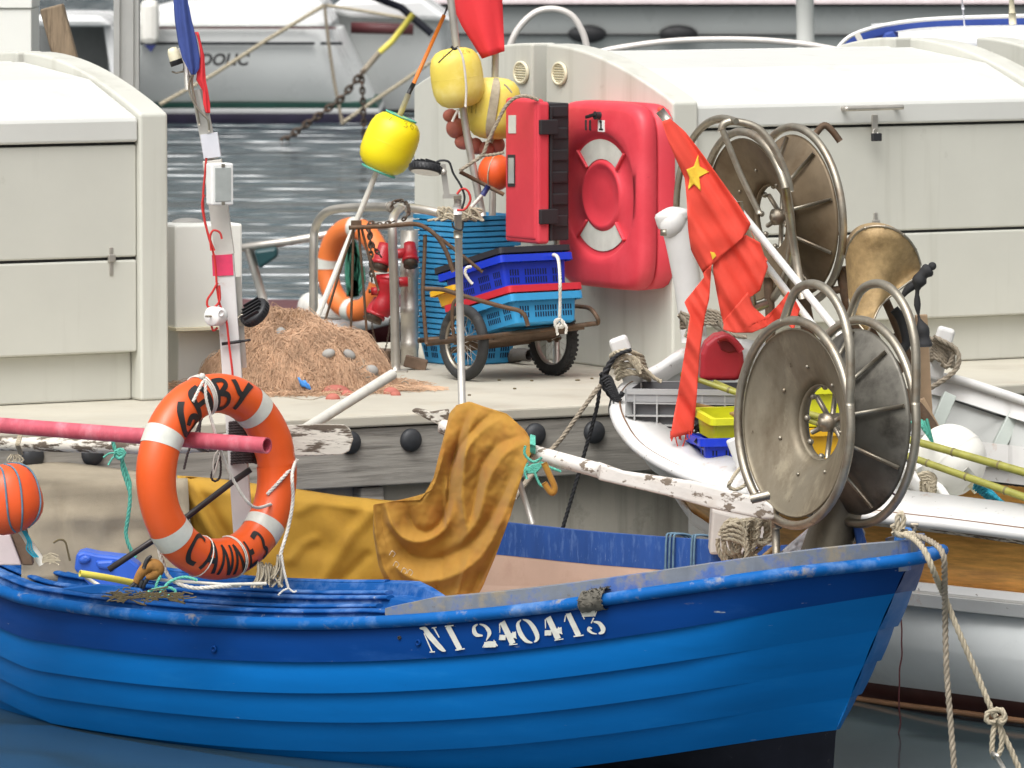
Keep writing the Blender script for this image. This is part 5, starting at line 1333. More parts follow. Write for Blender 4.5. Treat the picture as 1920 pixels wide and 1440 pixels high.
Ys = [([(-.7, .95), (-.45, .2), (.0, -.05)], .46), ([(.95, .95), (.1, .0), (-.3, -1)], .48)]
Cs = [([(.85, .75), (.1, .95), (-.75, .42), (-.7, -.42), (.0, -.95), (.75, -.9)], .42)]
A2 = [([(-.8, -1), (-.2, .85), (.2, .85)], .40), ([(.1, .9), (.45, 0), (.85, -1)], .40), ([(-.5, -.25), (.5, -.2)], .42)]
Ns = [([(-.75, -1), (-.7, .9)], .40), ([(-.7, .9), (.65, -.95)], .40), ([(.7, -1), (.75, .9)], .40)]
Es = [([(-.6, .9), (-.55, -.85)], .40), ([(-.6, -.85), (.8, -.75)], .40), ([(-.4, .1), (.3, .1)], .42)]
Ss = [([(-.8, .8), (.4, .9), (.5, .42), (.1, -.1), (.4, -.42), (.1, -.9), (-.3, -.8)], .42)]
mb = MB()
letters([(131, 10.5, Gs, True), (110, 9, As, True), (91, 8.5, Bs, True), (72, 9, Ys, True)], 1, mb)
obj('painted_name', mb, M['ink'], ring)
mb = MB()
letters([(231, 7, Cs, False), (246.5, 6.5, A2, False), (260.5, 5.8, Ns, False), (273.5, 5.8, Ns, False), (285, 5, Es, False), (296, 5.5, Ss, False)], 1, mb)
obj('painted_town', mb, M['ink'], ring)
# grab line and lashings of the buoy
mb = MB(); mb.rope(smooth([tor(math.radians(118), 1.2, .004), P(384, 712, LD - .13), P(386, 745, LD - .14), P(400, 800, LD - .12), P(412, 840, LD - .1), P(440, 905, LD - .08), P(474, 950, LD - .05), tor(math.radians(-32), 2.4, .004)], 6), .0062)
for v0 in (0, .12, .22):
    mb.tube([tor(math.radians(97 + v0 * 14), v, .004) for v in np.linspace(-.6, 2.6, 14)], .0035, 6)
mb.ball(P(379, 706, LD - .12), .013, 8, 6)
mb.rope(smooth([tor(math.radians(-24), 2.7, .004), tor(math.radians(-6), 1.9, .006), tor(math.radians(2), .6, .008)], 8), .007)
mb.rope(smooth([tor(math.radians(2), .5, .006), P(548, 890, LD + .05), P(549, 940, LD + .05), P(540, 990, LD + .04), P(527, 1035, LD), P(522, 1060, LD)], 6), .007)
mb.rope(smooth([P(296, 1020, LD - .1), P(304, 1052, LD - .12), P(320, 1085, LD - .14), P(360, 1102, LD - .16), P(410, 1100, LD - .17), P(450, 1098, LD - .12)], 6), .008)
for a_, b_ in ((246, .0),):
    mb.tube([tor(math.radians(a_), v, .003) for v in np.linspace(-.4, 3.2, 14)], .0025, 6)
for a_ in (275.5, 277):
    mb.tube([tor(math.radians(a_ + 2 * math.sin(v)), v, .003) for v in np.linspace(-.6, 3.4, 16)], .0024, 6)
obj('grab_line', mb, M['ropewhite'], lb)
mb = MB(); rnd = random.Random(8)
for k in range(40):
    x = rnd.uniform(480, 528); mb.tube(smooth(PL(LD - .02 + rnd.uniform(-.05, .05), (x, rnd.uniform(1052, 1066)), (x + rnd.uniform(-6, 6), 1080), (x + rnd.uniform(-16, 10), rnd.uniform(1090, 1104))), 4), .0042, 5)
for k in range(14):
    mb.tube(smooth(PL(LD - .03 + rnd.uniform(-.03, .03), (520, 1040), (522 + rnd.uniform(-6, 6), 1062), (520 + rnd.uniform(-16, 8), 1085)), 4), .003, 5)
tag(obj('frayed_rope_tuft', mb, M['rope']), 'frayed beige rope tuft under the right side of the painted lifebuoy', 'rope')
mb = MB(); mb.rope(smooth(PL(LD - .1, (528, 1040), (531, 1062), (536, 1085), (541, 1103)), 5), .005); mb.rope(smooth(PL(LD - .12, (541, 1103), (530, 1108), (522, 1116)), 5), .004); mb.rope(smooth(PL(LD - .12, (541, 1103), (550, 1110), (556, 1108)), 5), .004)
tag(obj('white_rope', mb, M['ropewhite']), 'white cord running from the lifebuoy down to the blue deck', 'cord')
# ================================================================== LEANING MAST POST WITH LAMPS
MD = 23.55
ms = thing('mast_post', P(458, 1000, MD), 'leaning white mast post with floodlight, red cable and French tricolour', 'mast')
mb = MB(); mb.bar(P(459, 1040, MD), P(420, 478, MD), .072, .05, (0, 1, 0)); obj('post', mb, M['whitepaint'], ms, bevel=.004)
mb = MB(); mb.bar(P(422, 478, MD), P(398, 300, MD), .07, .05, (0, 1, 0)); obj('upper_post', mb, M['pvc'], ms, bevel=.003)
mb = MB(); mb.bar(P(434, 560, MD + .03), P(396, 296, MD + .03), .02, .07, (0, 1, 0)); mb.bar(P(441, 690, MD + .02), P(430, 520, MD + .02), .085, .02, (0, 1, 0)); obj('backing_strip', mb, M['steel'], ms)
mb = MB(); mb.bar(P(396, 298, MD), P(371, 168, MD), .05, .04, (0, 1, 0)); mb.bar(P(391, 250, MD - .024), P(372, 168, MD - .024), .012, .012, (0, 1, 0)); obj('top_channel', mb, M['aluminium'], ms)
mb = MB(); mb.bar(P(398.5, 295, MD), P(392, 250, MD), .063, .056, (0, 1, 0)); obj('pale_tape', mb, M['tapepale'], ms)
mb = MB(); mb.bar(P(419, 516, MD), P(417, 477, MD), .076, .058, (0, 1, 0)); obj('pink_tape', mb, M['pinktape'], ms)
def lampbox(c, wx, wz, dp, yaw, body, glass_w):
    R = Matrix.Rotation(yaw, 3, 'Z'); mb = MB(); mb.box(c, (wx, dp, wz), R); o = obj('floodlight', mb, body, ms, bevel=.008, seg=3)
    f = c + R @ V((0, -dp / 2 - .004, 0)); mb = MB(); mb.box(f, (wx * .98, .012, wz * .98), R); o2 = obj('frame', mb, body, o, bevel=.005)
    mb = MB(); mb.box(f + R @ V((0, -.007, 0)), (wx * .74, .004, wz * .80), R); obj('lens', mb, M['glass'], o, bevel=.002)
    mb = MB()
    for z in (.45, -.45): mb.box(f + R @ V((0, -.009, wz * z)), (.012, .004, .012), R)
    obj('screw', mb, M['steelw'], o)
lampbox(P(411, 345, MD - .1), .085, .155, .055, math.radians(24), M['whitepl'], 0)
mb = MB(); T = axisM(P(404, 593, MD - .07), V((-.5, -.8, .05))); mb.lathe([(0, -.03), (.034, -.03), (.036, -.02), (.036, .022), (.031, .028), (0, .028)], 24, T); jb = obj('round_horn', mb, M['whitepl'], ms)
mb = MB(); mb.tube([T @ V((0, 0, .028)), T @ V((0, 0, .062))], .004, 8); obj('spike', mb, M['steelw'], jb)
T = axisM(P(413, 587, MD - .1), V((.55, -.8, 0))); mb = MB(); mb.lathe([(.014, 0), (.014, .006), (.009, .007), (.009, .004), (0, .004)], 18, T); obj('knob', mb, M['whitepl'], jb)
mb = MB()
mb.tube(smooth(PL(MD - .06, (387, 296), (384, 330), (381, 365), (382, 400), (390, 440), (399, 470), (404, 500), (407, 540), (412, 570), (424, 600), (430, 650), (436, 700), (437, 740)), 6), .0042, 8)
mb.tube(smooth(PL(MD - .065, (383, 365), (379, 385), (385, 420), (394, 450), (402, 470)), 6), .0042, 8)
mb.tube(smooth(PL(MD - .07, (396, 470), (394, 445), (400, 432), (412, 436), (416, 448)), 6), .004, 8)
mb.tube(smooth(PL(MD - .07, (408, 530), (398, 548), (389, 562), (390, 575), (402, 576), (412, 562), (411, 535)), 6), .0042, 8)
mb.tube(smooth(PL(MD - .07, (396, 608), (400, 620), (408, 614)), 5), .004, 8)
mb.tube(smooth(PL(MD - .05, (443, 740), (446, 790), (449, 830)), 5), .004, 8)
obj('red_cable', mb, M['redcable'], ms)
mb = MB(); mb.tube(smooth(PL(MD - .05, (358, 145), (354, 165), (362, 190), (376, 210), (390, 225), (392, 246)), 6), .004, 8); mb.tube(smooth(PL(MD - .04, (362, 140), (360, 160), (368, 200), (374, 235)), 5), .004, 8); obj('grey_cable', mb, M['steelw'], ms)
mb = MB(); mb.tube([P(452, 640, MD - .04), P(416, 645, MD - .05)], .006, 6); mb.tube([P(452, 640, MD - .05), P(470, 637, MD - .05)], .0045, 6); obj('cable_tie', mb, M['black'], ms)
# black work lamp on the mast, facing away
def roundlamp(name, parent, c, ax, r, th):
    T = axisM(c, ax); mb = MB(); mb.lathe([(0, -th / 2), (r * .9, -th / 2), (r, -th * .35), (r, th * .4), (r * .93, th / 2), (0, th / 2)], 28, T)
    o = obj(name, mb, M['black'], parent)
    mb = MB()
    for i in range(26):
        a = 2 * PI * i / 26; mb.box(T @ V((r * 1.0 * math.cos(a), r * 1.0 * math.sin(a), -.0)), (.005, .006, th * .6), T.to_3x3() @ Matrix.Rotation(a, 3, 'Z'))
    for i in range(5): mb.box(T @ V(((i - 2) * r * .32, 0, -th / 2 - .006)), (.005, r * 1.5 * math.cos((i - 2) * .35), .012), T.to_3x3())
    obj('cooling_fins', mb, M['black'], o)
    mb = MB(); mb.lathe([(r * .88, th / 2 + .001), (0, th / 2 + .001)], 24, T); obj('lens', mb, M['glass'], o)
roundlamp('work_lamp', ms, P(478, 586, MD - .02), V((.55, .45, -.6)), .058, .035)
mb = MB(); mb.bar(P(446, 606, MD), P(462, 606, MD), .014, .02); mb.tube(smooth(PL(MD - .02, (447, 596), (454, 590), (462, 598)), 5), .004, 6); obj('lamp_bracket', mb, M['steelw'], ms)
# top anchor light
T = axisM(P(330, 112, MD), V((-.35, 0, 1))); mb = MB(); mb.lathe([(0, -.02), (.026, -.02), (.026, 0)], 20, T); al = obj('mast_light', mb, M['black'], ms)
mb = MB(); mb.lathe([(.024, 0), (.022, .03), (.016, .045), (0, .048)], 20, T); obj('light_dome', mb, M['vent'], al); mb = MB(); mb.tube(PL(MD, (322, 134), (330, 137), (344, 134)), .0035, 6); mb.tube(PL(MD, (344, 128), (362, 145)), .006, 6); obj('light_bracket', mb, M['steelw'], ms)
# tricolour: blue, a sliver of white, red, hanging furled
def cloth(outl, D, folds, m, parent, name, nu=16, nv=30, solid=.0015, waves=0, wf=6):
    """outl: rows of (y, xl, xr, dD) ; hanging cloth with folds along it"""
    ys = [o[0] for o in outl]; rows = []
    for i in range(nv + 1):
        t = i / nv * (len(outl) - 1); y = float(np.interp(t, range(len(outl)), ys)); xl = float(np.interp(t, range(len(outl)), [o[1] for o in outl])); xr = float(np.interp(t, range(len(outl)), [o[2] for o in outl]))
        d0 = float(np.interp(t, range(len(outl)), [o[3] if len(o) > 3 else 0 for o in outl])); row = []
        for j in range(nu + 1):
            u = j / nu; row.append(P(xl + (xr - xl) * u, y, D + d0 + folds * (math.sin(u * wf + i * .12) + .5 * math.sin(u * wf * 2.3 + i * .2 + 1))))
        rows.append(row)
    mb = MB(); mb.grid(rows); return obj(name, mb, M[m], parent, solid=solid)
mb = MB(); mb.tube(PL(MD, (352, 168), (338, -40)), .011, 8); obj('flag_staff', mb, M['aluminium'], ms)
cloth([(-50, 322, 348), (0, 325, 352), (40, 328, 360), (80, 334, 370), (110, 342, 375), (128, 352, 374), (140, 359, 366)], MD - .06, .012, 'flagblue', ms, 'flag_blue')
cloth([(60, 358, 374), (100, 368, 380), (108, 372, 381)], MD - .035, .006, 'flagwhite', ms, 'flag_white')
cloth([(60, 362, 372), (104, 372, 383), (150, 368, 386), (170, 380, 390), (195, 381, 394), (212, 386, 394)], MD - .04, .008, 'flagred2', ms, 'flag_red', nu=8)
cloth([(90, 334, 345), (120, 345, 356), (142, 350, 358)], MD - .03, .004, 'flagwhite', ms, 'flag_white')
# lashings where the tube and plank cross the mast
mb = MB()
for (y0, n, x0, x1) in ((792, 6, 430, 474), (848, 5, 434, 480)):
    for k in range(n):
        y = y0 + k * 5; mb.rope(smooth([P(x0, y + 3, MD + .04), P(x0 + 4, y, MD - .05), P(x1 - 6, y - 2, MD - .06), P(x1, y, MD + .03)], 5), .0055)
mb.rope(smooth(PL(MD - .02, (380, 780), (372, 800), (360, 830), (352, 850), (345, 880)), 6), .005); mb.rope(smooth(PL(MD - .03, (376, 788), (374, 815), (378, 838), (392, 846)), 6), .005)
mb.rope(smooth(PL(MD - .06, (410, 850), (414, 870), (412, 895), (402, 902), (396, 892), (406, 868), (414, 856)), 6), .0045)
tag(obj('lashing_rope', mb, mat('black_pink_lashing', (.045, .03, .03), .8, var=.4, vs=60)), 'dark lashing turns binding the pink tube and plank to the white mast', 'rope')
mb = MB(); mb.tube(smooth(PL(MD - .1, (410, 843), (401, 860), (400, 895)), 5), .003, 6); mb.tube(smooth(PL(MD - .1, (414, 843), (407, 870), (400, 895)), 5), .003, 6)
tag(obj('thin_rope', mb, M['ropewhite']), 'thin white cord loop hanging from the pink tube inside the lifebuoy', 'cord')
# ================================================================== TUBES, PLANK, PIPE
def hollow_tube(name, a, b, r, m, mb2, label, cat, bore=.82, n=20, mid=None):
    t = thing(name, b, label, cat); d = (b - a).normalized()
    mb = MB(); pts = [a, b] if mid is None else smooth([a, mid, b], 8)
    mb.tube(pts, r, n, caps=True, hollow=bore); obj('tube', mb, M[m], t)
    if mb2:
        mb = MB(); mb.tube([b - d * .055, b - d * .05], r * bore * .99, n); obj('bore', mb, M[mb2], t)
    return t
hollow_tube('pink_tube', P(-150, 786, 23.9), P(501, 835.5, 22.97), .0295, 'pinktube', 'pinkdeep', 'long dusty pink tube passing through the painted lifebuoy', 'tube', bore=.84)
pl = thing('flaking_plank', P(600, 830, 23.6), 'old white plank with flaking paint, its rounded end right of the lifebuoy', 'plank')
pa, pb = P(20, 832, 24.3), P(528, 822, 23.75)
mb = MB(); mb.tube([P(-160, 826, 24.6), pa, P(300, 838, 24.0), pb], [.027, .027, .03, .036], 12); obj('shaft', mb, M['peelheavy'], pl)
oc = [(528, 798), (600, 796), (645, 797), (657, 806), (662, 824), (655, 846), (640, 853), (528, 856)]
mb = MB(); slab(mb, [(x, y) for x, y in oc], 23.72, .03); obj('blade', mb, M['peelheavy'], pl, bevel=.004)
mb = MB()
for k in range(5): mb.rope([P(36 + k * 1.5, 812, 24.2), P(30 + k * 1.5, 834, 24.18), P(36 + k * 1.5, 852, 24.25)], .004)
for k in range(6): mb.tube(smooth(PL(24.15, (22 + k * 2, 852), (14 + k * 6, 862), (20 + k * 3, 868), (34 - k, 858)), 4), .0035, 5)
mb.tube(smooth(PL(24.1, (20, 860), (16, 876), (26, 892), (36, 880), (38, 856)), 6), .0025, 5)
tag(obj('beige_knot', mb, M['rope']), 'beige cord knot round the flaking pole above the orange buoy', 'cord')
hollow_tube('white_pipe', P(560, 812, 24.2), P(736, 702, 24.75), .0205, 'pvc', 'timber', 'short dirty white plastic pipe slanting up beside the net heap', 'pipe', bore=.82)
# turquoise cord hanging
mb = MB(); rnd = random.Random(2)
mb.rope(smooth(PL(23.8, (212, 828), (217, 846), (228, 854), (230, 880), (238, 905), (244, 930), (240, 970), (236, 1000), (243, 1026), (254, 1046)), 6), .008)
mb.rope(smooth(PL(23.8, (226, 852), (234, 875), (244, 905), (243, 925)), 6), .006); mb.tube(smooth(PL(23.78, (224, 850), (206, 850), (194, 858)), 4), .004, 5); mb.tube(smooth(PL(23.78, (222, 855), (212, 858), (203, 872)), 4), .004, 5)
for k in range(3): mb.rope(smooth(PL(23.76, (216, 848), (226, 842 + k * 5), (234, 850), (224, 860), (215, 852)), 5), .007)
tag(obj('turquoise_rope', mb, M['ropegreen']), 'turquoise cord knotted under the pink tube and hanging to the deck', 'cord')
# beige canvas cover behind, left
mb = MB(); rows = []
top = [(20, 862), (60, 860), (200, 876), (345, 895)]; edge = [(40, 912), (80, 912), (200, 905), (352, 898)]
for i in range(22):
    v = i / 21; row = []
    for j in range(31):
        u = j / 30
        def at(l): 
            t = u * (len(l) - 1); return float(np.interp(t, range(len(l)), [p[0] for p in l])), float(np.interp(t, range(len(l)), [p[1] for p in l]))
        a, b = at(top), at(edge)
        if v < .3:
            f = v / .3; x, y = a[0] + (b[0] - a[0]) * f, a[1] + (b[1] - a[1]) * f; d = 24.75 - .45 * f
        else:
            f = (v - .3) / .7; x, y = b[0] + (10 * u) * f, b[1] + (1090 - b[1]) * f; d = 24.3 - .1 * f
            d -= .03 * (noise.noise(V((x * .02, y * .02, 0))) + .6 * math.exp(-((y - 965 - .02 * x) / 9) ** 2) * (x > 120)) * min(1, f * 4)
            d += .025 * math.exp(-((x - 108 - (y - 900) * .12) / 7) ** 2) * min(1, f * 4)
        row.append(P(x, y, d))
    rows.append(row)
mb.grid(rows); tag(obj('canvas_cover', mb, M['canvas'], solid=.003), 'creased beige canvas cover draped behind the orange lifebuoy', 'canvas')
mb = MB(); mb.tube(smooth(PL(24.1, (100, 1018), (112, 1012), (122, 1016), (127, 1034), (131, 1052)), 6), .004, 5); tag(obj('dry_stalk', mb, M['debris']), 'dry bent stalk against the beige canvas', 'stalk')
# orange buoy at the left edge with its cord and white stick
og = thing('orange_buoy', P(30, 1004, 23.3), 'orange pear buoy bound with grey cords at the left edge', 'buoy')
cO = P(14, 936, 23.3); axO = V((.35, -.25, .9)); T = axisM(cO, V((-.35, .1, 1)))
mb = MB(); mb.lathe(fprof(.128, .255, 2.5), 36, T); obj('float', mb, M['orangeb'], og)
mb = MB()
for th in (-1.5, -1.05, -.3):
    mb.tube([on_float(T, .128, .255, th + .5 * (z) * .5, z, 2.5, .003) for z in np.linspace(.97, -.97, 18)], .0038, 6)
obj('cord', mb, bpy.data.materials['grey_blue_cord'], og)
st = thing('white_stick', P(80, 1055, 23.3), 'white taped stick with frayed cord end below the orange buoy', 'stick')
mb = MB(); mb.tube(PL(23.3, (26, 975), (50, 1010), (80, 1058)), [.012, .013, .016], 10); obj('stick', mb, M['pvc'], st)
mb = MB()
for k in range(3): mb.tube(smooth(PL(23.27, (42 + k * 3, 995), (52 + k * 3, 1015), (50 + k * 5, 1030), (64 + k * 4, 1045)), 5), .003, 6)
obj('blue_lashing', mb, M['ropeteal'], st)
mb = MB(); rnd = random.Random(6)
for k in range(16): mb.tube(smooth(PL(23.25, (80, 1056), (86 + rnd.uniform(-4, 10), 1044 + rnd.uniform(-6, 10)), (100 + rnd.uniform(-12, 16), 1050 + rnd.uniform(-8, 10))), 4), .003, 5)
obj('frayed_end', mb, M['rope'], st)
mb = MB(); a, b = P(0, 1005, 23.7), P(45, 1060, 23.7); slab(mb, [(-60, 1000), (18, 1002), (40, 1060), (-60, 1060)], 23.6, .1); slab(mb, [(20, 1000), (44, 975), (62, 1060), (42, 1060)], 23.62, .08, 1)
tag(obj('white_box', mb, [M['pinkrail'], M['pallet']], bevel=.005), 'pale box edge on the deck below the orange buoy', 'box')
# items on the near deck
jg = MB(); slab(jg, [(139, 1068), (143, 1038), (158, 1034), (185, 1040), (240, 1046), (262, 1062), (258, 1105), (170, 1100)], 23.5, .14)
slab(jg, [(146, 1048), (160, 1040), (172, 1046), (166, 1056), (150, 1058)], 23.485, .02); slab(jg, [(178, 1052), (215, 1050), (212, 1070), (184, 1066)], 23.485, .02)
tag(obj('blue_jug', jg, M['bluejug'], bevel=.014), 'bright blue plastic jug lying on the side deck', 'jug')
mb = MB(); mb.tube(PL(23.4, (204, 1068), (330, 985), (434, 905), (470, 880)), .0115, 12); tag(obj('dark_rod', mb, M['rust'] if False else mat('dark_metal_rod', (.06, .055, .055), .45, .7, var=.3)), 'dark metal rod slanting behind the painted lifebuoy to the blue jug', 'rod')
hollow_tube('yellow_hose', P(256, 1094, 23.2), P(150, 1075, 23.05), .0125, 'hose', 'gasket', 'short piece of yellow hose lying on the blue deck', 'hose', mid=P(200, 1083, 23.1))
gl = thing('work_glove', P(265, 1100, 23.05), 'crumpled tan and black work glove lying on the blue side deck', 'glove')
mb = MB(); sk = [((262, 1090), (272, 1072), (286, 1062), (297, 1058)), ]
mb.tube(smooth(PL(23.05, (254, 1096), (264, 1076), (278, 1062), (290, 1060), (297, 1068), (288, 1078), (274, 1082)), 5), [.012 + .012 * math.sin(i / 30 * PI) for i in range(31)], 10)
for pts in (((254, 1094), (244, 1102), (234, 1106)), ((258, 1096), (250, 1104), (242, 1104)), ((268, 1088), (264, 1098), (262, 1104)), ((276, 1086), (270, 1096), (268, 1104)), ((270, 1066), (276, 1050), (284, 1042))):
    mb.tube(smooth(PL(23.035, *pts), 4), [.0085, .009, .009, .0085, .008, .008, .007, .006, .004], 8, mi=1)
obj('hand', mb, [M['leather'], M['black']], gl)
mb = MB(); mb.rope(smooth(PL(22.95, (370, 1088), (345, 1082), (320, 1090), (306, 1104), (296, 1118), (284, 1122), (276, 1112), (292, 1104), (318, 1102), (330, 1110), (318, 1116), (302, 1120)), 6), .0058); mb.rope(smooth(PL(22.95, (302, 1080), (294, 1094), (292, 1108)), 5), .0055)
tag(obj('turquoise_rope', mb, M['ropegreen']), 'loose turquoise cord loops lying on the deck below the lifebuoy', 'cord')
mb = MB(); mb.tube(PL(23.15, (160, 1082), (190, 1100)), .007, 8); mb.tube(PL(23.1, (284, 1086), (420, 1096), (500, 1094)), .006, 8)
tag(obj('pale_stick', mb, M['pvc']), 'thin pale stick lying across the side deck at the foot of the lifebuoy', 'stick')
mb = MB(); rnd = random.Random(9)
for k in range(90):
    x, y = rnd.uniform(205, 350), 1117 + rnd.gauss(0, 5); mb.tube(smooth(PL(22.87, (x, y), (x + rnd.uniform(-14, 14), y + rnd.uniform(-6, 6)), (x + rnd.uniform(-26, 26), y + rnd.uniform(-6, 4))), 4), .0022, 4)
tag(obj('dry_weed', mb, M['debris']), 'strand of dry brown weed along the ridge of the blue deck', 'weed', kind='stuff')
mb = MB(); slab(mb, [(115, 1104), (185, 1096), (262, 1104), (270, 1112), (170, 1114)], 23.0, .03); tag(obj('black_mat', mb, M['bluedeck'], bevel=.003), 'thin worn mat scrap on the blue side deck by the yellow hose', 'mat')
# ================================================================== TARPAULIN AND BOOM
bm = thing('boom', P(1200, 900, 23.6), 'long flaking white boom sticking out from under the ochre tarpaulin', 'boom')
bpts = [P(776, 772, 24.1), P(830, 800, 24.0), P(1000, 848, 23.72), P(1130, 884, 23.45)]
mb = MB(); mb.tube(smooth(bpts[1:], 6), .0285, 16); obj('shaft', mb, M['peel'], bm)
mb = MB(); 
def blade(mb, pts, D0, D1, th):
    xs = [p[0] for p in pts]; a = [P(x, y, D0 + (D1 - D0) * (x - min(xs)) / (max(xs) - min(xs))) for x, y in pts]; b = [p + V((0, th, 0)) for p in a]; n = len(a)
    mb.add(a + b, [list(range(n)), list(range(n, 2 * n))[::-1]] + [((i + 1) % n, i, n + i, n + (i + 1) % n) for i in range(n)]); return mb
blade(mb, [(1120, 866), (1170, 884), (1232, 893), (1300, 903), (1430, 936), (1450, 950), (1452, 975), (1430, 974), (1330, 953), (1250, 930), (1190, 916), (1120, 900)], 23.45, 22.95, .045); obj('blade', mb, M['peel'], bm, bevel=.01, seg=3)
mb = MB(); blade(mb, [(771, 771), (780, 766), (808, 772), (842, 768), (842, 812), (828, 800), (800, 786)], 24.12, 24.0, .05); obj('butt', mb, M['peelheavy'], bm, bevel=.006)
mb = MB()
for k in range(3): mb.tube([P(996 + k * 3, 832 + k, 23.66) + V((0, -.0, 0)) + BN * math.sin(a) * .0 + V((0, -.03 * math.cos(a), .031 * math.sin(a))) for a in np.linspace(0, 2 * PI, 13)], .005, 6)
for pts in (((990, 868), (984, 884), (988, 898)), ((998, 872), (1004, 890), (1012, 908), (1020, 912)), ((1012, 866), (1030, 876), (1052, 884)), ((985, 836), (984, 852), (1000, 866), (1016, 858))): mb.rope(smooth(PL(23.6, *pts), 5), .0055)
for k in range(4): mb.rope(smooth(PL(23.6, (984, 880), (1000, 872 + k * 4), (1016, 870), (1005, 884), (988, 886)), 5), .005)
tag(obj('turquoise_rope', mb, M['ropegreen']), 'turquoise cord tie round the white boom at the edge of the tarpaulin', 'cord')
tp = thing('tarpaulin', P(860, 1120, 23.9), 'ochre brown tarpaulin draped over the boom and hanging in folds', 'tarpaulin')
def interp_line(l, u):
    d = [0]
    for a, b in zip(l, l[1:]): d.append(d[-1] + math.hypot(b[0] - a[0], b[1] - a[1]))
    t = u * d[-1]; return tuple(float(np.interp(t, d, [p[i] for p in l])) for i in range(len(l[0])))
def dist_seg(x, y, l):
    best = (1e9, 0); acc = 0; tot = sum(math.hypot(b[0] - a[0], b[1] - a[1]) for a, b in zip(l, l[1:]))
    for a, b in zip(l, l[1:]):
        dx, dy = b[0] - a[0], b[1] - a[1]; L2 = dx * dx + dy * dy; t = max(0, min(1, ((x - a[0]) * dx + (y - a[1]) * dy) / L2))
        d = math.hypot(x - a[0] - t * dx, y - a[1] - t * dy)
        if d < best[0]: best = (d, (acc + t * math.sqrt(L2)) / tot)
        acc += math.sqrt(L2)
    return best
FOLDS = [  # polyline of a ridge (+) or valley (-) on the draped cloth, width px, height m
    ([(868, 758), (840, 800), (829, 860), (815, 905), (795, 940)], 9, .035), ([(880, 760), (858, 830), (845, 885), (836, 960), (840, 1004)], 8, -.045),
    ([(905, 766), (884, 792), (874, 850), (867, 930), (878, 1000)], 11, .045), ([(925, 772), (893, 800), (862, 838), (850, 870)], 7, -.04), ([(950, 780), (915, 800), (880, 835), (868, 870)], 8, .03),
    ([(985, 815), (940, 830), (905, 870), (890, 940), (880, 990)], 10, -.04), ([(995, 830), (950, 850), (915, 905), (898, 970), (862, 1020)], 12, .04),
    ([(985, 860), (952, 950), (912, 1030), (860, 1075), (795, 1090), (742, 1062), (712, 990)], 16, .055), ([(972, 862), (930, 955), (888, 1012), (830, 1045), (770, 1040), (728, 990)], 13, -.035),
    ([(722, 945), (738, 990), (768, 1014), (805, 1012), (838, 985), (852, 940)], 9, .045), ([(765, 948), (775, 985), (800, 997), (826, 980), (836, 948)], 10, -.035),
    ([(700, 947), (706, 1010), (722, 1070), (745, 1105)], 6, .02), ([(714, 950), (722, 1010), (744, 1070), (780, 1110)], 9, -.015),
    ([(838, 900), (836, 950), (840, 1003)], 4, .03), ([(950, 985), (922, 1050), (892, 1108)], 9, -.035), ([(962, 960), (935, 1030), (900, 1100)], 6, .025),
    ([(880, 1040), (862, 1100), (850, 1130)], 7, .02), ([(820, 1090), (810, 1130)], 6, -.02), ([(905, 1060), (880, 1120)], 6, -.015)]
FOLDS = [(sm2(l, 4), w_, h) for l, w_, h in FOLDS]
topl = [(838, 800), (843, 775), (856, 760), (880, 753), (905, 762), (950, 776), (985, 808), (1002, 838)]
botl = [(722, 1090), (760, 1122), (800, 1150), (850, 1150), (893, 1122)]
leftl = [(838, 800), (824, 850), (812, 900), (788, 938), (735, 940), (700, 946), (700, 1000), (710, 1060), (722, 1090)]
rightl = [(1002, 838), (990, 862), (975, 905), (958, 965), (930, 1040), (905, 1100), (893, 1122)]
mb = MB(); rows = []; NU, NV = 110, 150
for i in range(NV + 1):
    v = i / NV; row = []
    for j in range(NU + 1):
        u = j / NU
        tpnt, bpnt = interp_line(topl, u), interp_line(botl, u); l_, r_ = interp_line(leftl, v), interp_line(rightl, v)
        c00, c10, c01, c11 = topl[0], topl[-1], botl[0], botl[-1]
        x, y = [(1 - v) * tpnt[k] + v * bpnt[k] + (1 - u) * l_[k] + u * r_[k] - ((1 - u) * (1 - v) * c00[k] + u * (1 - v) * c10[k] + (1 - u) * v * c01[k] + u * v * c11[k]) for k in (0, 1)]
        d = 23.98 - (x - 830) / 170 * .22 if y < 860 else 23.98 - (x - 830) / 170 * .22
        bd = 24.0 - .28 * (min(max(x, 830), 1002) - 830) / 172
        d = bd - .055 - .05 * math.sin(min(1, v * 5) * PI / 2) + .06 * v
        for l, wd, h in FOLDS:
            ds, t = dist_seg(x, y, l); d -= h * .95 * min(1, .25 + v * 3) * math.exp(-(ds / wd) ** 1.35) * min(1, 4 * t + .3, 4 * (1 - t) + .3)
        d += .012 * noise.noise(V((x * .03, y * .03, 2))) + .003 * noise.noise(V((x * .09, y * .09, 5))) - .004 * abs(noise.noise(V((x * .06 + y * .03, y * .02, 8))))
        row.append(P(x, y, d))
    rows.append(row)
mb.grid(rows); obj('drape', mb, M['tarp'], tp, solid=.0015)
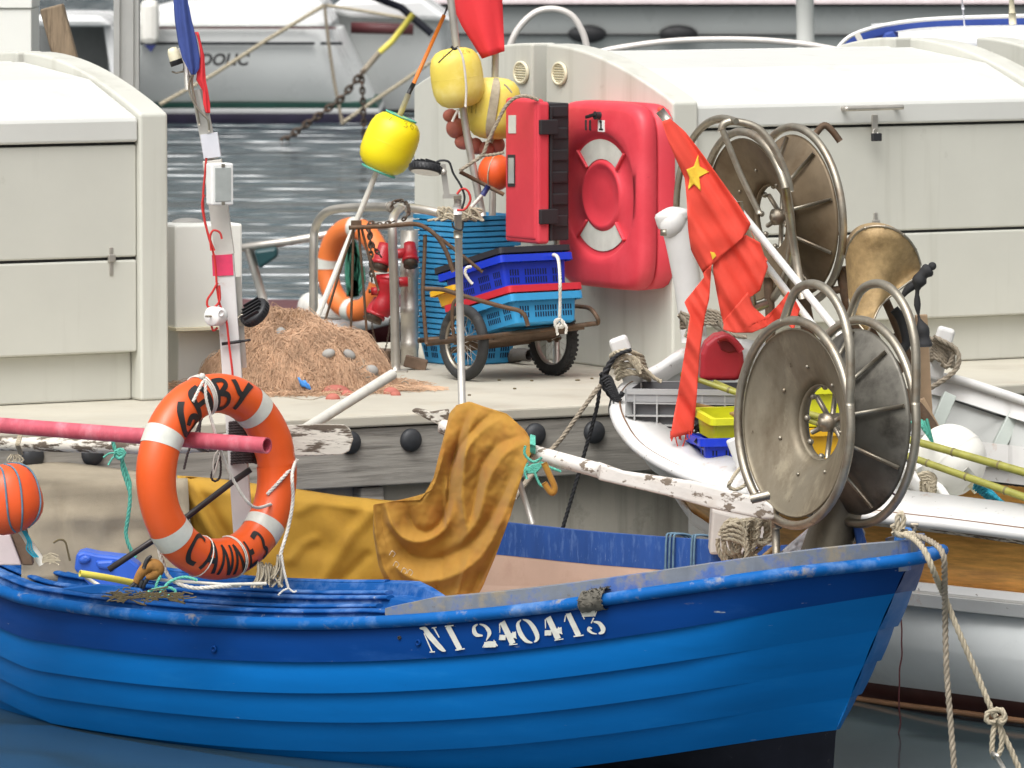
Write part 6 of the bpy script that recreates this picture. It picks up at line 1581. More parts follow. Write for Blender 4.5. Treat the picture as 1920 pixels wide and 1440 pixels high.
# back of the drape over the boom
mb = MB(); tr = [interp_line(topl, j / 30) for j in range(31)]; rows = []
for i in range(6):
    rows.append([P(x - 6 * i / 5, y + 4 * i + (2 if i else 0), 24.0 - .28 * (min(max(x, 830), 1002) - 830) / 172 - .055 + .03 * i) for x, y in tr])
mb.grid(rows[::-1]); obj('drape_back', mb, M['tarp'], tp, solid=.003)
mb = MB(); mb.tube(smooth(PL(23.55, (1020, 868), (1030, 890), (1040, 915), (1034, 924), (1020, 905)), 5), .012, 8); obj('corner_strap', mb, M['tarp'], tp)
mb = MB()
for x, y in ((735, 1038), (742, 1058), (757, 1070), (768, 1073)): mb.tube(smooth(PL(23.7, (x - 5, y + 3), (x, y - 5), (x + 6, y), (x + 2, y + 6)), 4), .0013, 5)
obj('fish_hook', mb, M['steel'], tp)
# flat yellow sheet behind, over the far side
y_ = thing('yellow_sheet', P(560, 1100, 24.4), 'flat yellow ochre sheet hanging between the lifebuoy and the draped tarpaulin', 'tarpaulin')
topy = [(332, 892), (400, 897), (540, 915), (640, 930), (740, 940), (800, 940)]; boty = [(400, 1120), (560, 1120), (660, 1125), (740, 1130), (800, 1140)]
mb = MB(); rows = []
YF = [([(335, 895), (380, 960), (430, 1060)], 12, .05), ([(352, 897), (420, 1000), (450, 1080)], 12, -.04), ([(600, 1100), (660, 1000), (700, 960)], 10, .018), ([(560, 960), (600, 935), (660, 950)], 8, .012), ([(545, 1050), (570, 1020), (590, 1010)], 8, .012), ([(640, 1090), (690, 1040)], 8, -.015)]
for i in range(41):
    v = i / 40; row = []
    for j in range(61):
        u = j / 60; a, b = interp_line(topy, u), interp_line(boty, u); x, y = a[0] + (b[0] - a[0]) * v, a[1] + (b[1] - a[1]) * v
        d = 24.45 - .08 * math.sin(min(1, v * 8) * PI / 2)
        for l, wd, h in YF:
            ds, t = dist_seg(x, y, l); d -= h * math.exp(-(ds / wd) ** 2)
        d += .015 * noise.noise(V((x * .015, y * .02, 7))); row.append(P(x, y, d))
    rows.append(row)
mb.grid(rows); obj('sheet', mb, M['tarpy'], y_, solid=.003)
mb = MB(); rows = [[P(x, y + k * 5, 24.45 + .05 * k) for x, y in [interp_line(topy, j / 20) for j in range(21)]] for k in range(5)]; mb.grid(rows[::-1]); obj('sheet_back', mb, M['tarpy'], y_, solid=.003)
mb = MB(); mb.tube(PL(24.52, (300, 908), (540, 938), (820, 968)), .016, 10); tag(obj('support_pole', mb, M['peel']), 'pale pole carrying the top edge of the yellow sheet', 'pole')
# ================================================================== POLE WITH WORK LAMP (stands in the boat)
wp = thing('lamp_pole', P(867, 770, 24.05), 'thin steel pole with small black work lamp rising from the tarpaulin', 'lamp pole')
D = 24.1
mb = MB(); mb.tube(PL(D, (867, 790), (858, 372)), .0145, 12); obj('tube', mb, M['aluminium'], wp)
mb = MB(); mb.tube(PL(D, (858.5, 402), (858, 384)), .0165, 12); obj('white_tape', mb, M['whitepl'], wp)
mb = MB(); mb.tube(PL(D, (859, 446), (859, 432)), .0172, 12); obj('clamp', mb, M['steelw'], wp); mb = MB(); mb.box(P(858, 370, D), (.03, .03, .012)); obj('clamp', mb, M['steelw'], wp)
mb = MB(); mb.bar(P(838, 368, D), P(830, 308, D), .022, .016, (0, 1, 0)); mb.bar(P(830, 368, D), P(864, 368, D), .02, .016); mb.ball(P(832, 322, D - .02), .012, 10, 8); obj('bracket', mb, M['steel'], wp)
roundlamp('lamp_head', wp, P(798, 316, D), V((-.12, -.25, -.95)), .062, .03)
mb = MB(); mb.tube(smooth(PL(D - .03, (826, 318), (818, 306), (826, 301), (842, 304), (850, 325), (864, 348), (871, 370), (866, 392)), 6), .0042, 8); mb.tube(smooth(PL(D - .03, (848, 418), (852, 428), (866, 430), (868, 415)), 5), .004, 8); obj('black_wire', mb, M['black'], wp)
mb = MB(); mb.tube(smooth(PL(D - .03, (857, 394), (872, 392), (882, 375), (877, 358), (866, 354), (857, 364)), 6), .0045, 8); obj('red_wire', mb, M['redcable'], wp)
# ================================================================== WHITE FISHING BOATS AT THE QUAY
def ext(r):
    """carry a line of the boat on past the edge of the photo"""
    if r[-1][0] < 1950 or r[-1][0] > 2100: return list(r)
    a, b = r[-2], r[-1]; q = (2700 - b[0]) / (b[0] - a[0])
    return list(r) + [tuple(b[i] + (b[i] - a[i]) * q * (.8 if i == 2 else 1) for i in range(3))]
def prow(mb, rows, k=4, mi=0, sm=True):
    mb.grid([smooth([P(*p) for p in ext(r)], k) for r in rows], mi, sm); return mb
w1 = thing('fishing_boat', P(1500, 1300, 25.0), 'white fishing boat with varnished plank, bow to the quay behind the reels', 'fishing boat', 'small fishing boats')
GO = [(1196, 706, 25.62), (1166, 718, 25.56), (1150, 744, 25.46), (1160, 785, 25.25), (1205, 835, 24.98), (1290, 880, 24.72), (1390, 911, 24.48), (1490, 932, 24.32), (1640, 955, 24.12), (1780, 971, 23.97), (1980, 996, 23.8)]
GI = [(1206, 722, 25.66), (1207, 726, 25.64), (1206, 742, 25.58), (1214, 772, 25.42), (1250, 800, 25.2), (1322, 838, 24.95), (1410, 868, 24.72), (1500, 888, 24.56), (1650, 912, 24.36), (1790, 929, 24.2), (1980, 952, 24.03)]
def off(r, dy, dd=0, dx=0): return [(p[0] + dx, p[1] + dy, p[2] + dd) for p in r]
mb = MB(); prow(mb, [off(GO, 24, .04), off(GO, 6, -.01), off(GO, 0, 0), GI, off(GI, 26, .0)], 5)
obj('gunwale', mb, M['whitepaint'], w1)
mb = MB(); mb.tube(smooth([P(x + 2, y + 15, d - .02) for x, y, d in ext(GO)], 5), .021, 10); obj('rub_rail', mb, M['whitepaint'], w1)
mb = MB(); mb.tube(smooth([P(x + 4 + (8 if i < 4 else 0), y + 2, d - .005) for i, (x, y, d) in enumerate(ext(GO))], 5), .0032, 6); obj('rail_seam', mb, M['brownhull'], w1)
mb = MB(); prow(mb, [off(GO, 24, .03), [(1232, 850, 25.6), (1232, 850, 25.6), (1236, 858, 25.58), (1242, 865, 25.5), (1262, 885, 25.35), (1310, 915, 25.05), (1395, 945, 24.78), (1490, 965, 24.55), (1640, 986, 24.25), (1780, 1002, 24.05), (1980, 1030, 23.88)]], 5)
obj('rail_underside', mb, M['peelheavy'], w1)
R2 = [(1232, 850, 25.6), (1233, 852, 25.6), (1236, 858, 25.58), (1242, 865, 25.5), (1262, 885, 25.35), (1310, 915, 25.05), (1395, 945, 24.78), (1490, 965, 24.55), (1640, 986, 24.25), (1780, 1002, 24.05), (1980, 1030, 23.88)]
R3 = [(1290, 950, 25.75), (1291, 952, 25.75), (1294, 956, 25.7), (1300, 962, 25.6), (1320, 975, 25.45), (1360, 1000, 25.2), (1420, 1025, 24.98), (1500, 1052, 24.72), (1640, 1080, 24.4), (1780, 1097, 24.17), (1980, 1118, 23.97)]
mb = MB(); prow(mb, [R2, [tuple((a[i] + b[i]) / 2 - (.03 if i == 2 else 0) for i in range(3)) for a, b in zip(R2, R3)], R3], 5); obj('varnished_plank', mb, M['varnish'], w1)
R4 = off(R3, 16, -.1); R5 = off(R3, 46, -.08)
mb = MB(); prow(mb, [off(R3, 0, .0), off(R3, 1, -.1), R4, off(R3, 22, -.085), off(R3, 23, -.11), R5, off(R3, 48, .0)], 5, sm=False); obj('white_strake', mb, M['whitepaint'], w1)
R6 = [(1330, 1010, 25.9), (1331, 1015, 25.9), (1336, 1030, 25.85), (1345, 1060, 25.8), (1380, 1120, 25.7), (1440, 1190, 25.5), (1510, 1245, 25.2), (1560, 1267, 25.0), (1640, 1281, 24.75), (1780, 1299, 24.35), (1980, 1325, 23.95)]
mid = [tuple(a[i] * .5 + b[i] * .5 - (.12 if i == 2 else 0) for i in range(3)) for a, b in zip(off(R5, 2, .06), R6)]
mb = MB(); prow(mb, [off(R5, 2, .06), mid, R6], 5); obj('grey_planking', mb, M['greyhull'], w1)
R7 = [(x, y, d) for x, y, d in R6]; a = [P(*p) for p in ext(R6)]
b = [V((p.x + .0, p.y + .06, -.02)) for p in a]; c = [V((p.x, p.y + .3, -.3)) for p in a]
mb = MB(); mb.grid([smooth(a, 5), smooth(b, 5), smooth(c, 5)]); obj('boot_paint', mb, M['redboot'], w1)
mb = MB(); mb.tube(smooth([p + V((0, -.012, -.07 * min(1, i / 5))) for i, p in enumerate(a)], 5), .012, 6); obj('boot_line', mb, M['brownhull'], w1)
# the stem and the dark inner faces
mb = MB(); mb.tube(smooth(PL(25.7, (1205, 800), (1240, 860), (1275, 925), (1310, 975), (1350, 1015), (1375, 1060)), 6), .028, 10); mb.tube(smooth(PL(25.66, (1225, 850), (1262, 920), (1300, 968), (1340, 1006)), 6), .012, 8); obj('stem', mb, M['whitepaint'], w1)
FG = [(1196, 704, 25.65), (1232, 686, 25.8), (1292, 652, 26.0), (1400, 640, 26.15), (1540, 690, 26.15), (1640, 800, 25.95), (1720, 890, 25.6), (1800, 938, 25.3), (1980, 975, 24.9)]
mb = MB(); prow(mb, [off(FG, 40, .0), off(FG, 14, -.05), off(FG, 0, 0), off(FG, -4, .06), off(FG, 20, .09)], 5); obj('gunwale', mb, M['whitepaint'], w1)
mb = MB(); prow(mb, [off(FG, 15, .01), off(FG, 60, .02), off(FG, 120, -.1)], 5); obj('inner_planking', mb, M['palegrey'], w1)
fl_ = [P(x, y + 95, d + .1) for x, y, d in ext(GI)]; fr_ = [P(x, y, d) for x, y, d in [(1230, 780, 25.9), (1290, 770, 26.0), (1400, 790, 26.1), (1500, 850, 26.0), (1560, 900, 25.9), (1640, 940, 25.7), (1720, 960, 25.5), (1760, 975, 25.3), (1800, 990, 25.2), (1900, 1010, 25.1), (1980, 1020, 24.9), (2700, 1110, 23.6)]]
mb = MB(); mb.grid([smooth(fr_, 4), smooth(fl_, 4)]); obj('floor_boards', mb, M['palegrey'], w1)
mb = MB(); prow(mb, [off(GI, 24, .01), off(GI, 100, .1)], 4); obj('inner_planking', mb, M['palegrey'], w1)
mb = MB(); mb.bar(P(1190, 722, 25.6), P(1157, 632, 25.6), .078, .05, (0, 1, 0)); obj('bow_post', mb, M['whitepaint'], w1, bevel=.016, seg=3)
mb = MB(); mb.bar(P(1402, 896, 24.62), P(1372, 822, 24.62), .05, .035, (0, 1, 0)); obj('thole_post', mb, M['whitepaint'], w1, bevel=.008)
mb = MB(); mb.rope(smooth(PL(24.4, (1400, 868, 24.6), (1384, 882, 24.5), (1372, 900), (1366, 912), (1380, 918), (1398, 908), (1402, 892), (1404, 876, 24.6)), 6), .008)
tag(obj('thole_strop', mb, M['rope']), 'beige rope strop hitched round the white rail below the short white post', 'rope')
# rope on the bow post, black rope, lines
mb = MB()
for k in range(7):
    y = 664 + k * 7; x = 1170 + k * 2.2
    mb.rope(smooth([P(x - 24, y + 4 + (k % 3) * 3, 25.62), P(x - 14, y - 3, 25.52), P(x + 8, y - 6 + (k % 2) * 5, 25.5), P(x + 30, y + 3, 25.54), P(x + 34, y + 6, 25.64)], 5), .0105)
for k in range(3): mb.rope(smooth(PL(25.48, (1150, 690 - k * 5), (1168, 672 - k * 4), (1190, 672 + k * 6), (1202, 688 + k * 6)), 5), .0105)
mb.rope(smooth(PL(25.5, (1196, 684), (1212, 695), (1226, 708), (1240, 716)), 5), .009)
tag(obj('coiled_rope', mb, M['rope']), 'beige rope wound thickly round the left white bow post', 'rope')
mb = MB(); mb.rope(smooth(PL(25.46, (1184, 656), (1160, 664), (1146, 680), (1138, 700), (1126, 722), (1120, 760), (1110, 800), (1090, 870), (1070, 940), (1055, 990)), 6), .0085)
mb.rope(smooth(PL(25.44, (1150, 672), (1136, 694), (1128, 715), (1140, 735), (1150, 748)), 6), .012); mb.rope(smooth(PL(25.43, (1126, 700), (1140, 716), (1148, 736), (1160, 744), (1168, 736)), 6), .011)
for k in range(8): mb.tube(smooth(PL(25.42, (1128 + k * 3, 712 + k * 4), (1142 + k, 705 + k * 5), (1150 + k * 2, 722 + k * 4), (1136 + k * 2, 730 + k * 3)), 4), .006, 5)
mb.tube(smooth(PL(25.4, (1146, 745), (1142, 770), (1150, 790), (1156, 808)), 5), .004, 5); mb.tube(smooth(PL(25.4, (1150, 745), (1150, 765), (1145, 780), (1152, 800)), 5), .003, 5)
tag(obj('black_rope', mb, M['ropeblack']), 'knotted black rope from the left white bow post down to the blue boat', 'rope')
mb = MB(); mb.rope(PL(25.4, (1126, 722), (1090, 770), (1055, 820), (1036, 842), (965, 935, 24.6)), .0095); mb.rope(PL(25.42, (1120, 728), (1085, 777), (1050, 826), (1030, 846), (958, 940, 24.6)), .0095)
tag(obj('double_line', mb, M['ropegrey']), 'doubled grey beige mooring line slanting across the timber beam', 'rope')
mb = MB(); mb.tube(PL(24.2, (968, 885), (998, 982)), .011, 8); tag(obj('slim_rod', mb, M['aluminium']), 'slim grey rod slanting beside the tarpaulin edge', 'rod')
# second white boat
w2 = thing('fishing_boat', P(1850, 950, 26.2), 'second white boat at the right edge, pale grey ribs inside', 'fishing boat', 'small fishing boats')
FR = [(1730, 702, 26.75), (1800, 713, 26.6), (1880, 738, 26.4), (1990, 775, 26.15)]
mb = MB(); mb.tube(smooth([P(*p) for p in ext(FR)], 6), .019, 10); obj('rail', mb, M['whitepaint'], w2)
mb = MB(); prow(mb, [off(FR, 4, .01), off(FR, 20, -.0), [(1738, 737, 26.7), (1800, 752, 26.55), (1880, 778, 26.35), (1990, 812, 26.1)]], 6); obj('top_plank', mb, M['whitepaint'], w2)
mb = MB(); prow(mb, [[(1736, 738, 26.72), (1800, 752, 26.6), (1880, 778, 26.4), (1990, 812, 26.15)], [(1700, 830, 26.6), (1800, 850, 26.45), (1880, 870, 26.25), (1990, 890, 26.0)]], 6); obj('inner_planking', mb, M['palegrey'], w2)
ribm = mat('rib_grey_green', (.43, .47, .43), .5)
for x0, y0, x1, y1 in ((1780, 742, 1742, 830), (1902, 778, 1860, 862)):
    mb = MB(); mb.bar(P(x0, y0, 26.36), P(x1, y1, 26.25), .055, .05, (0, 1, 0)); obj('rib', mb, ribm, w2, bevel=.004)
mb = MB(); mb.tube(PL(26.38, (1780, 748), (1860, 775), (1940, 800)), .004, 5); obj('plank_seam', mb, M['gasket'], w2)
NR = [(1690, 812, 26.2), (1800, 823, 25.95), (1880, 833, 25.75), (1990, 846, 25.5)]
mb = MB(); prow(mb, [off(NR, 20, .12), off(NR, 3, .14), off(NR, 0, .0), off(NR, 45, -.02), off(NR, 47, .01), off(NR, 72, .02)], 6, sm=False); obj('gunwale', mb, M['whitepaint'], w2)
mb = MB(); mb.grid([smooth([P(*p) for p in ext(off(NR, 71, .03))], 5), smooth([P(*p) for p in ext(off(NR, 76, .03))], 5)]); obj('dark_joint', mb, M['gasket'], w2)
mb = MB(); prow(mb, [off(NR, 75.5, .03), off(NR, 150, .15)], 6); obj('varnished_plank', mb, M['varnish'], w2)
mb = MB(); a_ = [P(*p) for p in ext(off(NR, 150, .15))]; mb.grid([a_, [V((p.x, p.y + .3, -.1)) for p in a_]]); obj('hull', mb, M['greyhull'], w2)
mb = MB(); mb.bar(P(1748, 712, 26.6), P(1776, 614, 26.6), .075, .05, (0, 1, 0)); obj('bow_post', mb, M['whitepaint'], w2, bevel=.016, seg=3)
mb = MB()
for k in range(5): mb.rope(smooth([P(1742, 652 + k * 7, 26.64), P(1752, 646 + k * 6, 26.53), P(1772, 652 + k * 7, 26.52), P(1788, 664 + k * 6, 26.6)], 5), .0115)
mb.rope(smooth(PL(26.5, (1740, 634), (1756, 640), (1776, 652), (1792, 658)), 5), .012); mb.rope(smooth(PL(26.48, (1750, 632), (1768, 640), (1790, 652), (1798, 670), (1794, 690), (1778, 706), (1754, 722), (1728, 736), (1700, 752)), 6), .0115)
mb.rope(smooth(PL(26.5, (1790, 650), (1786, 670), (1776, 688), (1766, 682)), 5), .011)
tag(obj('knotted_rope', mb, M['ropegrey']), 'grey brown rope knotted round the right white bow post', 'rope')
# ------------------------------------------------------------------ net haulers
def hauler(label, c, A, D_hint, R, gap, m1, m2, loops=True, leg=None, rib2=True, zhub=.11, zfar=.135):
    r = thing('net_hauler', c - V((0, 0, R)), label, 'net hauler', 'net haulers with flared discs')
    A = A.normalized(); u = V((-A.y, A.x, 0)).normalized() * -1; up = u.cross(A) * 1
    if up.z < 0: up = -up
    T = Matrix.Translation(c) @ Matrix((u, up, A)).transposed().to_4x4()
    rd, rh = R * .93, R * .38
    mb = MB(); mb.lathe([(rd, -.004), (rd + .004, .0), (rd, .006), (rd * .97, .012), (rd * .72, zhub * .42), (rd * .5, zhub * .78), (rh, zhub)], 64, T)
    d1m = mb
    dm = MB(); dm.lathe([(rh, zhub - .002), (rh * .97, zhub + .01), (rh * .97, max(zhub + .02, gap - zfar))], 48, T); obj('drum', dm, M[m1], r, solid=.004)
    for i in range(9):
        a = 2 * PI * i / 9 + .3; mb.ball(T @ V((rh * .94 * math.cos(a), rh * .94 * math.sin(a), zhub + .028)), .011, 8, 6, mi=1)
    for i in range(7): 
        a = 2 * PI * i / 7 + .8; rr = rd * .6; mb.ball(T @ V((rr * math.cos(a), rr * math.sin(a), zhub * .58)), .006, 8, 6, mi=1)
    d1 = obj('near_disc', mb, [M[m1], M['steelw']], r, solid=.003)
    mb = MB()
    for i in range(6):
        a = 2 * PI * i / 6 + .35; mb.tube([T @ V((.02 * math.cos(a), .02 * math.sin(a), zhub + .05)), T @ V((rh * .96 * math.cos(a), rh * .96 * math.sin(a), zhub + .05))], .010, 8)
    mb.lathe([(0, zhub + .0), (.016, zhub), (.018, zhub + .01), (.034, zhub + .012), (.034, zhub + .085), (0, zhub + .085)], 20, T)
    obj('spider_hub', mb, M['steelw'], r)
    mb = MB(); zb = gap - zfar
    mb.lathe([(rh, zb), (rd * .5, zb + zfar * .22), (rd * .72, zb + zfar * .58), (rd * .97, gap - .01), (rd, gap)], 64, T)
    d2 = obj('far_disc', mb, M[m2], r, solid=.004)
    if rib2:
        for i in range(9):
            a = 2 * PI * i / 9 + .25; mb = MB()
            mb.tube([T @ V((rh * 1.05 * math.cos(a), rh * 1.05 * math.sin(a), zb - .012)), T @ V((rd * .98 * math.cos(a), rd * .98 * math.sin(a), gap - .02))], .0075, 8); obj('rib', mb, M['steelw'], d2)
    for z in (-.004, gap + .002):
        mb = MB(); mb.tube([T @ V((R * 1.02 * math.cos(a), R * 1.02 * math.sin(a), z)) for a in np.linspace(0, 2 * PI, 65)[:-1]], .0165, 12, closed=True); obj('guard_ring', mb, M['steelw'], r)
        if loops:
            pol = [(103, 1.03), (92, 1.3), (80, 1.42), (68, 1.45), (55, 1.40), (42, 1.28), (28, 1.12), (14, 1.02)]
            mb = MB(); mb.tube(smooth([T @ V((R * q * math.cos(math.radians(a)), R * q * math.sin(math.radians(a)), z)) for a, q in pol], 6), .0165, 12); obj('guard_loop', mb, M['steelw'], r)
    mb = MB()
    for i in range(24):
        pass
    return r, T
cH = P(1490, 793, 22.95)
h1, T1 = hauler('front net hauler on the blue boat, large dull steel bell disc facing the viewer', cH, V((.86, .51, -.03)), 22.95, .362, .275, 'dish', 'dishdark')
mb = MB(); mb.tube(PL(22.88, (1442, 928), (1408, 936)), .0175, 14, hollow=.6); obj('stub_tube', mb, M['steelw'], h1)
mb = MB(); mb.tube(PL(23.2, (1600, 860), (1572, 960), (1540, 1060)), [.075, .085, .09], 20); obj('post', mb, M['dish'], h1)
mb = MB(); mb.bar(P(1592, 965, 23.22), P(1566, 1050, 23.22), .03, .16, (0, 1, 0)); obj('post_flange', mb, M['rust'], h1, bevel=.004)
mb = MB(); mb.tube(PL(23.05, (1453, 955), (1456, 1040)), .0145, 10); mb.tube(PL(23.05, (1456, 985), (1457, 992)), .019, 10); obj('stay', mb, M['steelw'], h1)
mb = MB(); mb.box(P(1562, 1036, 23.1), (.2, .16, .02)); obj('base_plate', mb, M['steelw'], h1)
cH2 = P(1402, 412, 25.95)
h2, T2 = hauler('rear net hauler on the white boat, brown tinted discs behind the starred flag', cH2, V((.88, .46, .06)), 25.9, .352, .235, 'dishbrown', 'dishbrown', loops=False, zfar=.11)
mb = MB(); gc = P(1368, 425, 25.75); a_, b_ = T2.to_3x3() @ V((1, 0, 0)), T2.to_3x3() @ V((0, 1, 0))
mb.tube([gc + a_ * math.cos(q) * .44 + b_ * math.sin(q) * .44 for q in np.linspace(1.35, 4.6, 40)], .013, 10); mb.tube([gc + V((0, .04, 0)) + a_ * math.cos(q) * .425 + b_ * math.sin(q) * .425 for q in np.linspace(1.5, 4.6, 40)], .008, 8)
obj('outer_guard', mb, M['steelw'], h2)
mb = MB(); mb.tube(smooth(PL(25.68, (1352, 248), (1358, 232), (1380, 228), (1420, 240), (1450, 275), (1475, 330), (1482, 360)), 6), .0155, 10); mb.tube(smooth(PL(25.66, (1354, 242), (1362, 262), (1390, 330), (1424, 400)), 6), .0125, 10); obj('tube_frame', mb, M['steelw'], h2)
mb = MB(); mb.tube(PL(25.45, (1472, 352), (1490, 470), (1505, 560)), .0165, 12); obj('tube_frame', mb, M['steelw'], h2)
mb = MB(); mb.tube(PL(25.05, (1385, 378), (1396, 470), (1412, 575), (1414, 578), (1440, 568)), .0165, 12); obj('tube_frame', mb, M['steelw'], h2)
mb = MB(); mb.tube(smooth(PL(25.8, (1440, 520), (1445, 620), (1440, 720)), 5), .02, 10); obj('support', mb, M['rust'], h2); mb = MB(); mb.tube(PL(25.9, (1500, 540), (1520, 640), (1530, 760)), .03, 10); obj('support', mb, M['rust'], h2); mb = MB(); mb.tube(smooth(PL(26.1, (1530, 250), (1545, 235), (1560, 245), (1575, 265)), 5), .014, 8); obj('lug', mb, M['rust'], h2)
# bronze half drum with its rusty legs
gd = thing('bronze_drum', P(1690, 800, 25.6), 'bronze coloured flared drum on rusty legs, right of the rear net hauler', 'net drum')
D = 25.7
axd = V((.10, -.35, .9)); 
rows = []
OUT = [(1586, 482), (1594, 455), (1612, 433), (1640, 424), (1672, 428), (1698, 444), (1716, 468), (1726, 497)]
INN = [(1626, 622), (1616, 560), (1617, 520), (1630, 500), (1650, 498), (1668, 508), (1680, 525), (1690, 545)]
LOW = [(1592, 560), (1598, 590), (1612, 610), (1626, 622), (1638, 600), (1650, 575), (1670, 555), (1722, 516)]
rows = []
for i in range(9):
    v = i / 8; row = []
    for (xo, yo), (xl, yl), k in zip(OUT, LOW, range(8)):
        x = xo + (xl - xo) * v; y = yo + (yl - yo) * v; d = D - .16 * math.sin(k / 7 * PI) * (1 - .25 * v) - .05 * v + .03 * math.sin(v * PI)
        row.append(P(x, y, d))
    rows.append(smooth(row, 5))
mb = MB(); mb.grid(rows); obj('shell', mb, M['gold'], gd, solid=.006)
mb = MB(); mb.tube(rows[0], .006, 6); mb.tube(rows[-1], .005, 6)
for p in rows[0][::6]: mb.ball(p, .008, 8, 6)
obj('rim', mb, M['steelw'], gd)
back = [p + V((0, .25, .0)) for p in rows[0]]
mb = MB(); mb.grid([back, rows[0]]); obj('inner_shell', mb, M['gold'], gd)
mb = MB()
for pts, r_ in ((((1652, 545), (1672, 590), (1700, 660), (1716, 720)), .018), (((1612, 590), (1650, 650), (1690, 700)), .022), (((1580, 500), (1600, 590), (1660, 700), (1722, 770), (1750, 810)), .03), (((1664, 636), (1712, 618)), .013), (((1560, 545), (1592, 540)), .016)):
    mb.tube(smooth(PL(25.85, *pts), 5), r_, 12)
obj('leg', mb, M['rust'], gd)
mb = MB(); mb.bar(P(1727, 590, 26.0), P(1738, 800, 26.0), .05, .04, (0, 1, 0)); mb.bar(P(1722, 750, 25.9), P(1752, 806, 25.9), .05, .05, (0, 1, 0)); obj('upright_board', mb, mat('pale_brown_board', (.42, .29, .18), .7, var=.2), gd, bevel=.004)
mb = MB(); rg = smooth(PL(25.55, (1745, 503), (1728, 518), (1720, 545), (1722, 590), (1732, 625), (1734, 650)), 5); mb.tube(rg, [.018 + .010 * math.sin(i * .35) + .006 * math.sin(i * 1.1) for i in range(len(rg))], 8); mb.ball(P(1748, 499, 25.55), .017, 10, 8); mb.tube(smooth(PL(25.6, (1722, 530), (1700, 545), (1690, 570), (1706, 600)), 5), [.012 + .006 * math.sin(i * .5) for i in range(16)], 7); mb.tube(smooth(PL(25.75, (1676, 580), (1690, 600), (1700, 640), (1690, 655)), 5), .02, 7)
tag(obj('black_rag', mb, M['rag']), 'twisted black plastic rag with a ball end on the bronze drum', 'rag')
# white horn post with rope
hp = thing('white_bollard', P(1290, 640, 26.0), 'white painted post with rounded head left of the flag', 'post')
mb = MB(); rr = smooth(PL(25.95, (1258, 388), (1262, 410), (1270, 432), (1280, 480), (1292, 550), (1302, 640)), 6); mb.tube(rr, lambda t: .012 + .062 * min(1, t * 9) * (1 - .25 * t) if t < .3 else .065 - .012 * t, 20); mb.ball(P(1262, 418, 25.92), (.052, .05, .066), 18, 12, Matrix.Rotation(.35, 3, 'Y')); obj('head', mb, M['whitepaint'], hp)
mb = MB(); mb.tube(PL(25.8, (1238, 436), (1250, 436)), .014, 10); obj('pin', mb, M['steelw'], hp)
mb = MB()
for k in range(5): mb.rope(smooth(PL(25.82, (1275, 586 + k * 7), (1296, 592 + k * 5), (1326, 582 + k * 6), (1356, 590 + k * 5)), 5), .0095)
mb.rope(smooth(PL(25.8, (1272, 590), (1284, 600), (1292, 615), (1286, 632)), 5), .011); mb.rope(smooth(PL(25.8, (1345, 600), (1360, 620), (1380, 630), (1400, 632)), 5), .009)
tag(obj('rope_turns', mb, M['ropegrey']), 'grey rope turns round the white post under the flag tail', 'rope')
# ------------------------------------------------------------------ flag with star on its pole
fl = thing('star_flag', P(1560, 612, 25.0), 'red flag with yellow star furled on a slanting white pole', 'flag')
mb = MB(); mb.tube(PL(25.1, (1241, 212), (1400, 412), (1560, 608, 25.0), (1790, 955, 24.6)), .0155, 12); obj('pole', mb, M['whitepl'], fl)
mb = MB(); mb.tube(PL(25.1, (1237, 207), (1252, 226)), .0185, 12); obj('silver_tape', mb, M['steel'], fl)
mb = MB(); mb.ball(P(1239, 206, 25.1), .014, 10, 8); obj('tip', mb, M['flagred'], fl)
FD = 24.98
def flagsurf(y, x): return FD + .024 * math.sin((x - y * .45) * .055) + .014 * math.sin((x * .8 - y * .5) * .12 + 1.2 * noise.noise(V((x * .01, y * .01, 6)))) + .006 * math.sin((x * 1.1 - y * .7) * .23) + .01 * noise.noise(V((x * .02, y * .02, 3)))
def fpanel(outl, nu=18, nv=40, dd=0, name='cloth'):
    rows = []
    for i in range(nv + 1):
        t = i / nv * (len(outl) - 1); r_ = range(len(outl)); q = [float(np.interp(t, r_, [o[k] for o in outl])) for k in range(4)]
        rows.append([P(q[0] + (q[2] - q[0]) * j / nu, q[1] + (q[3] - q[1]) * j / nu, flagsurf(q[1] + (q[3] - q[1]) * j / nu, q[0] + (q[2] - q[0]) * j / nu) + dd) for j in range(nu + 1)])
    mb = MB(); mb.grid(rows); return obj(name, mb, M['flagred'], fl, solid=.0015)
# left/right edge pairs (xl, yl, xr, yr)
fpanel([(1241, 228, 1256, 222), (1252, 262, 1284, 246), (1268, 300, 1318, 290), (1284, 335, 1350, 335), (1288, 380, 1384, 382), (1290, 430, 1408, 420), (1296, 470, 1400, 435), (1318, 512, 1392, 446)])
fpanel([(1336, 488, 1398, 440), (1338, 515, 1425, 455), (1345, 555, 1440, 500), (1352, 590, 1425, 545), (1358, 612, 1400, 560)], dd=.02)
fpanel([(1358, 600, 1402, 548), (1356, 618, 1412, 575), (1375, 624, 1440, 600), (1410, 624, 1470, 560), (1440, 612, 1478, 546), (1470, 600, 1490, 560), (1488, 620, 1500, 580)], dd=-.03)
fpanel([(1408, 432, 1428, 478), (1424, 478, 1438, 490), (1430, 500, 1440, 488)], nu=8, nv=14, dd=.03)
fpanel([(1318, 512, 1334, 496), (1320, 520, 1332, 530), (1283, 566, 1330, 560), (1294, 592, 1322, 592), (1284, 660, 1312, 660), (1270, 745, 1306, 750), (1256, 822, 1300, 812)], nu=10, nv=50, dd=-.015, name='torn_tail')
mb = MB(); rnd = random.Random(12)
for k in range(9):
    x = 1258 + k * 5; mb.tube(smooth(PL(FD - .01, (x, 808), (x + rnd.uniform(-3, 3), 820), (x + rnd.uniform(-4, 4), 824 + rnd.uniform(0, 9) * (k % 3))), 3), .0025, 4)
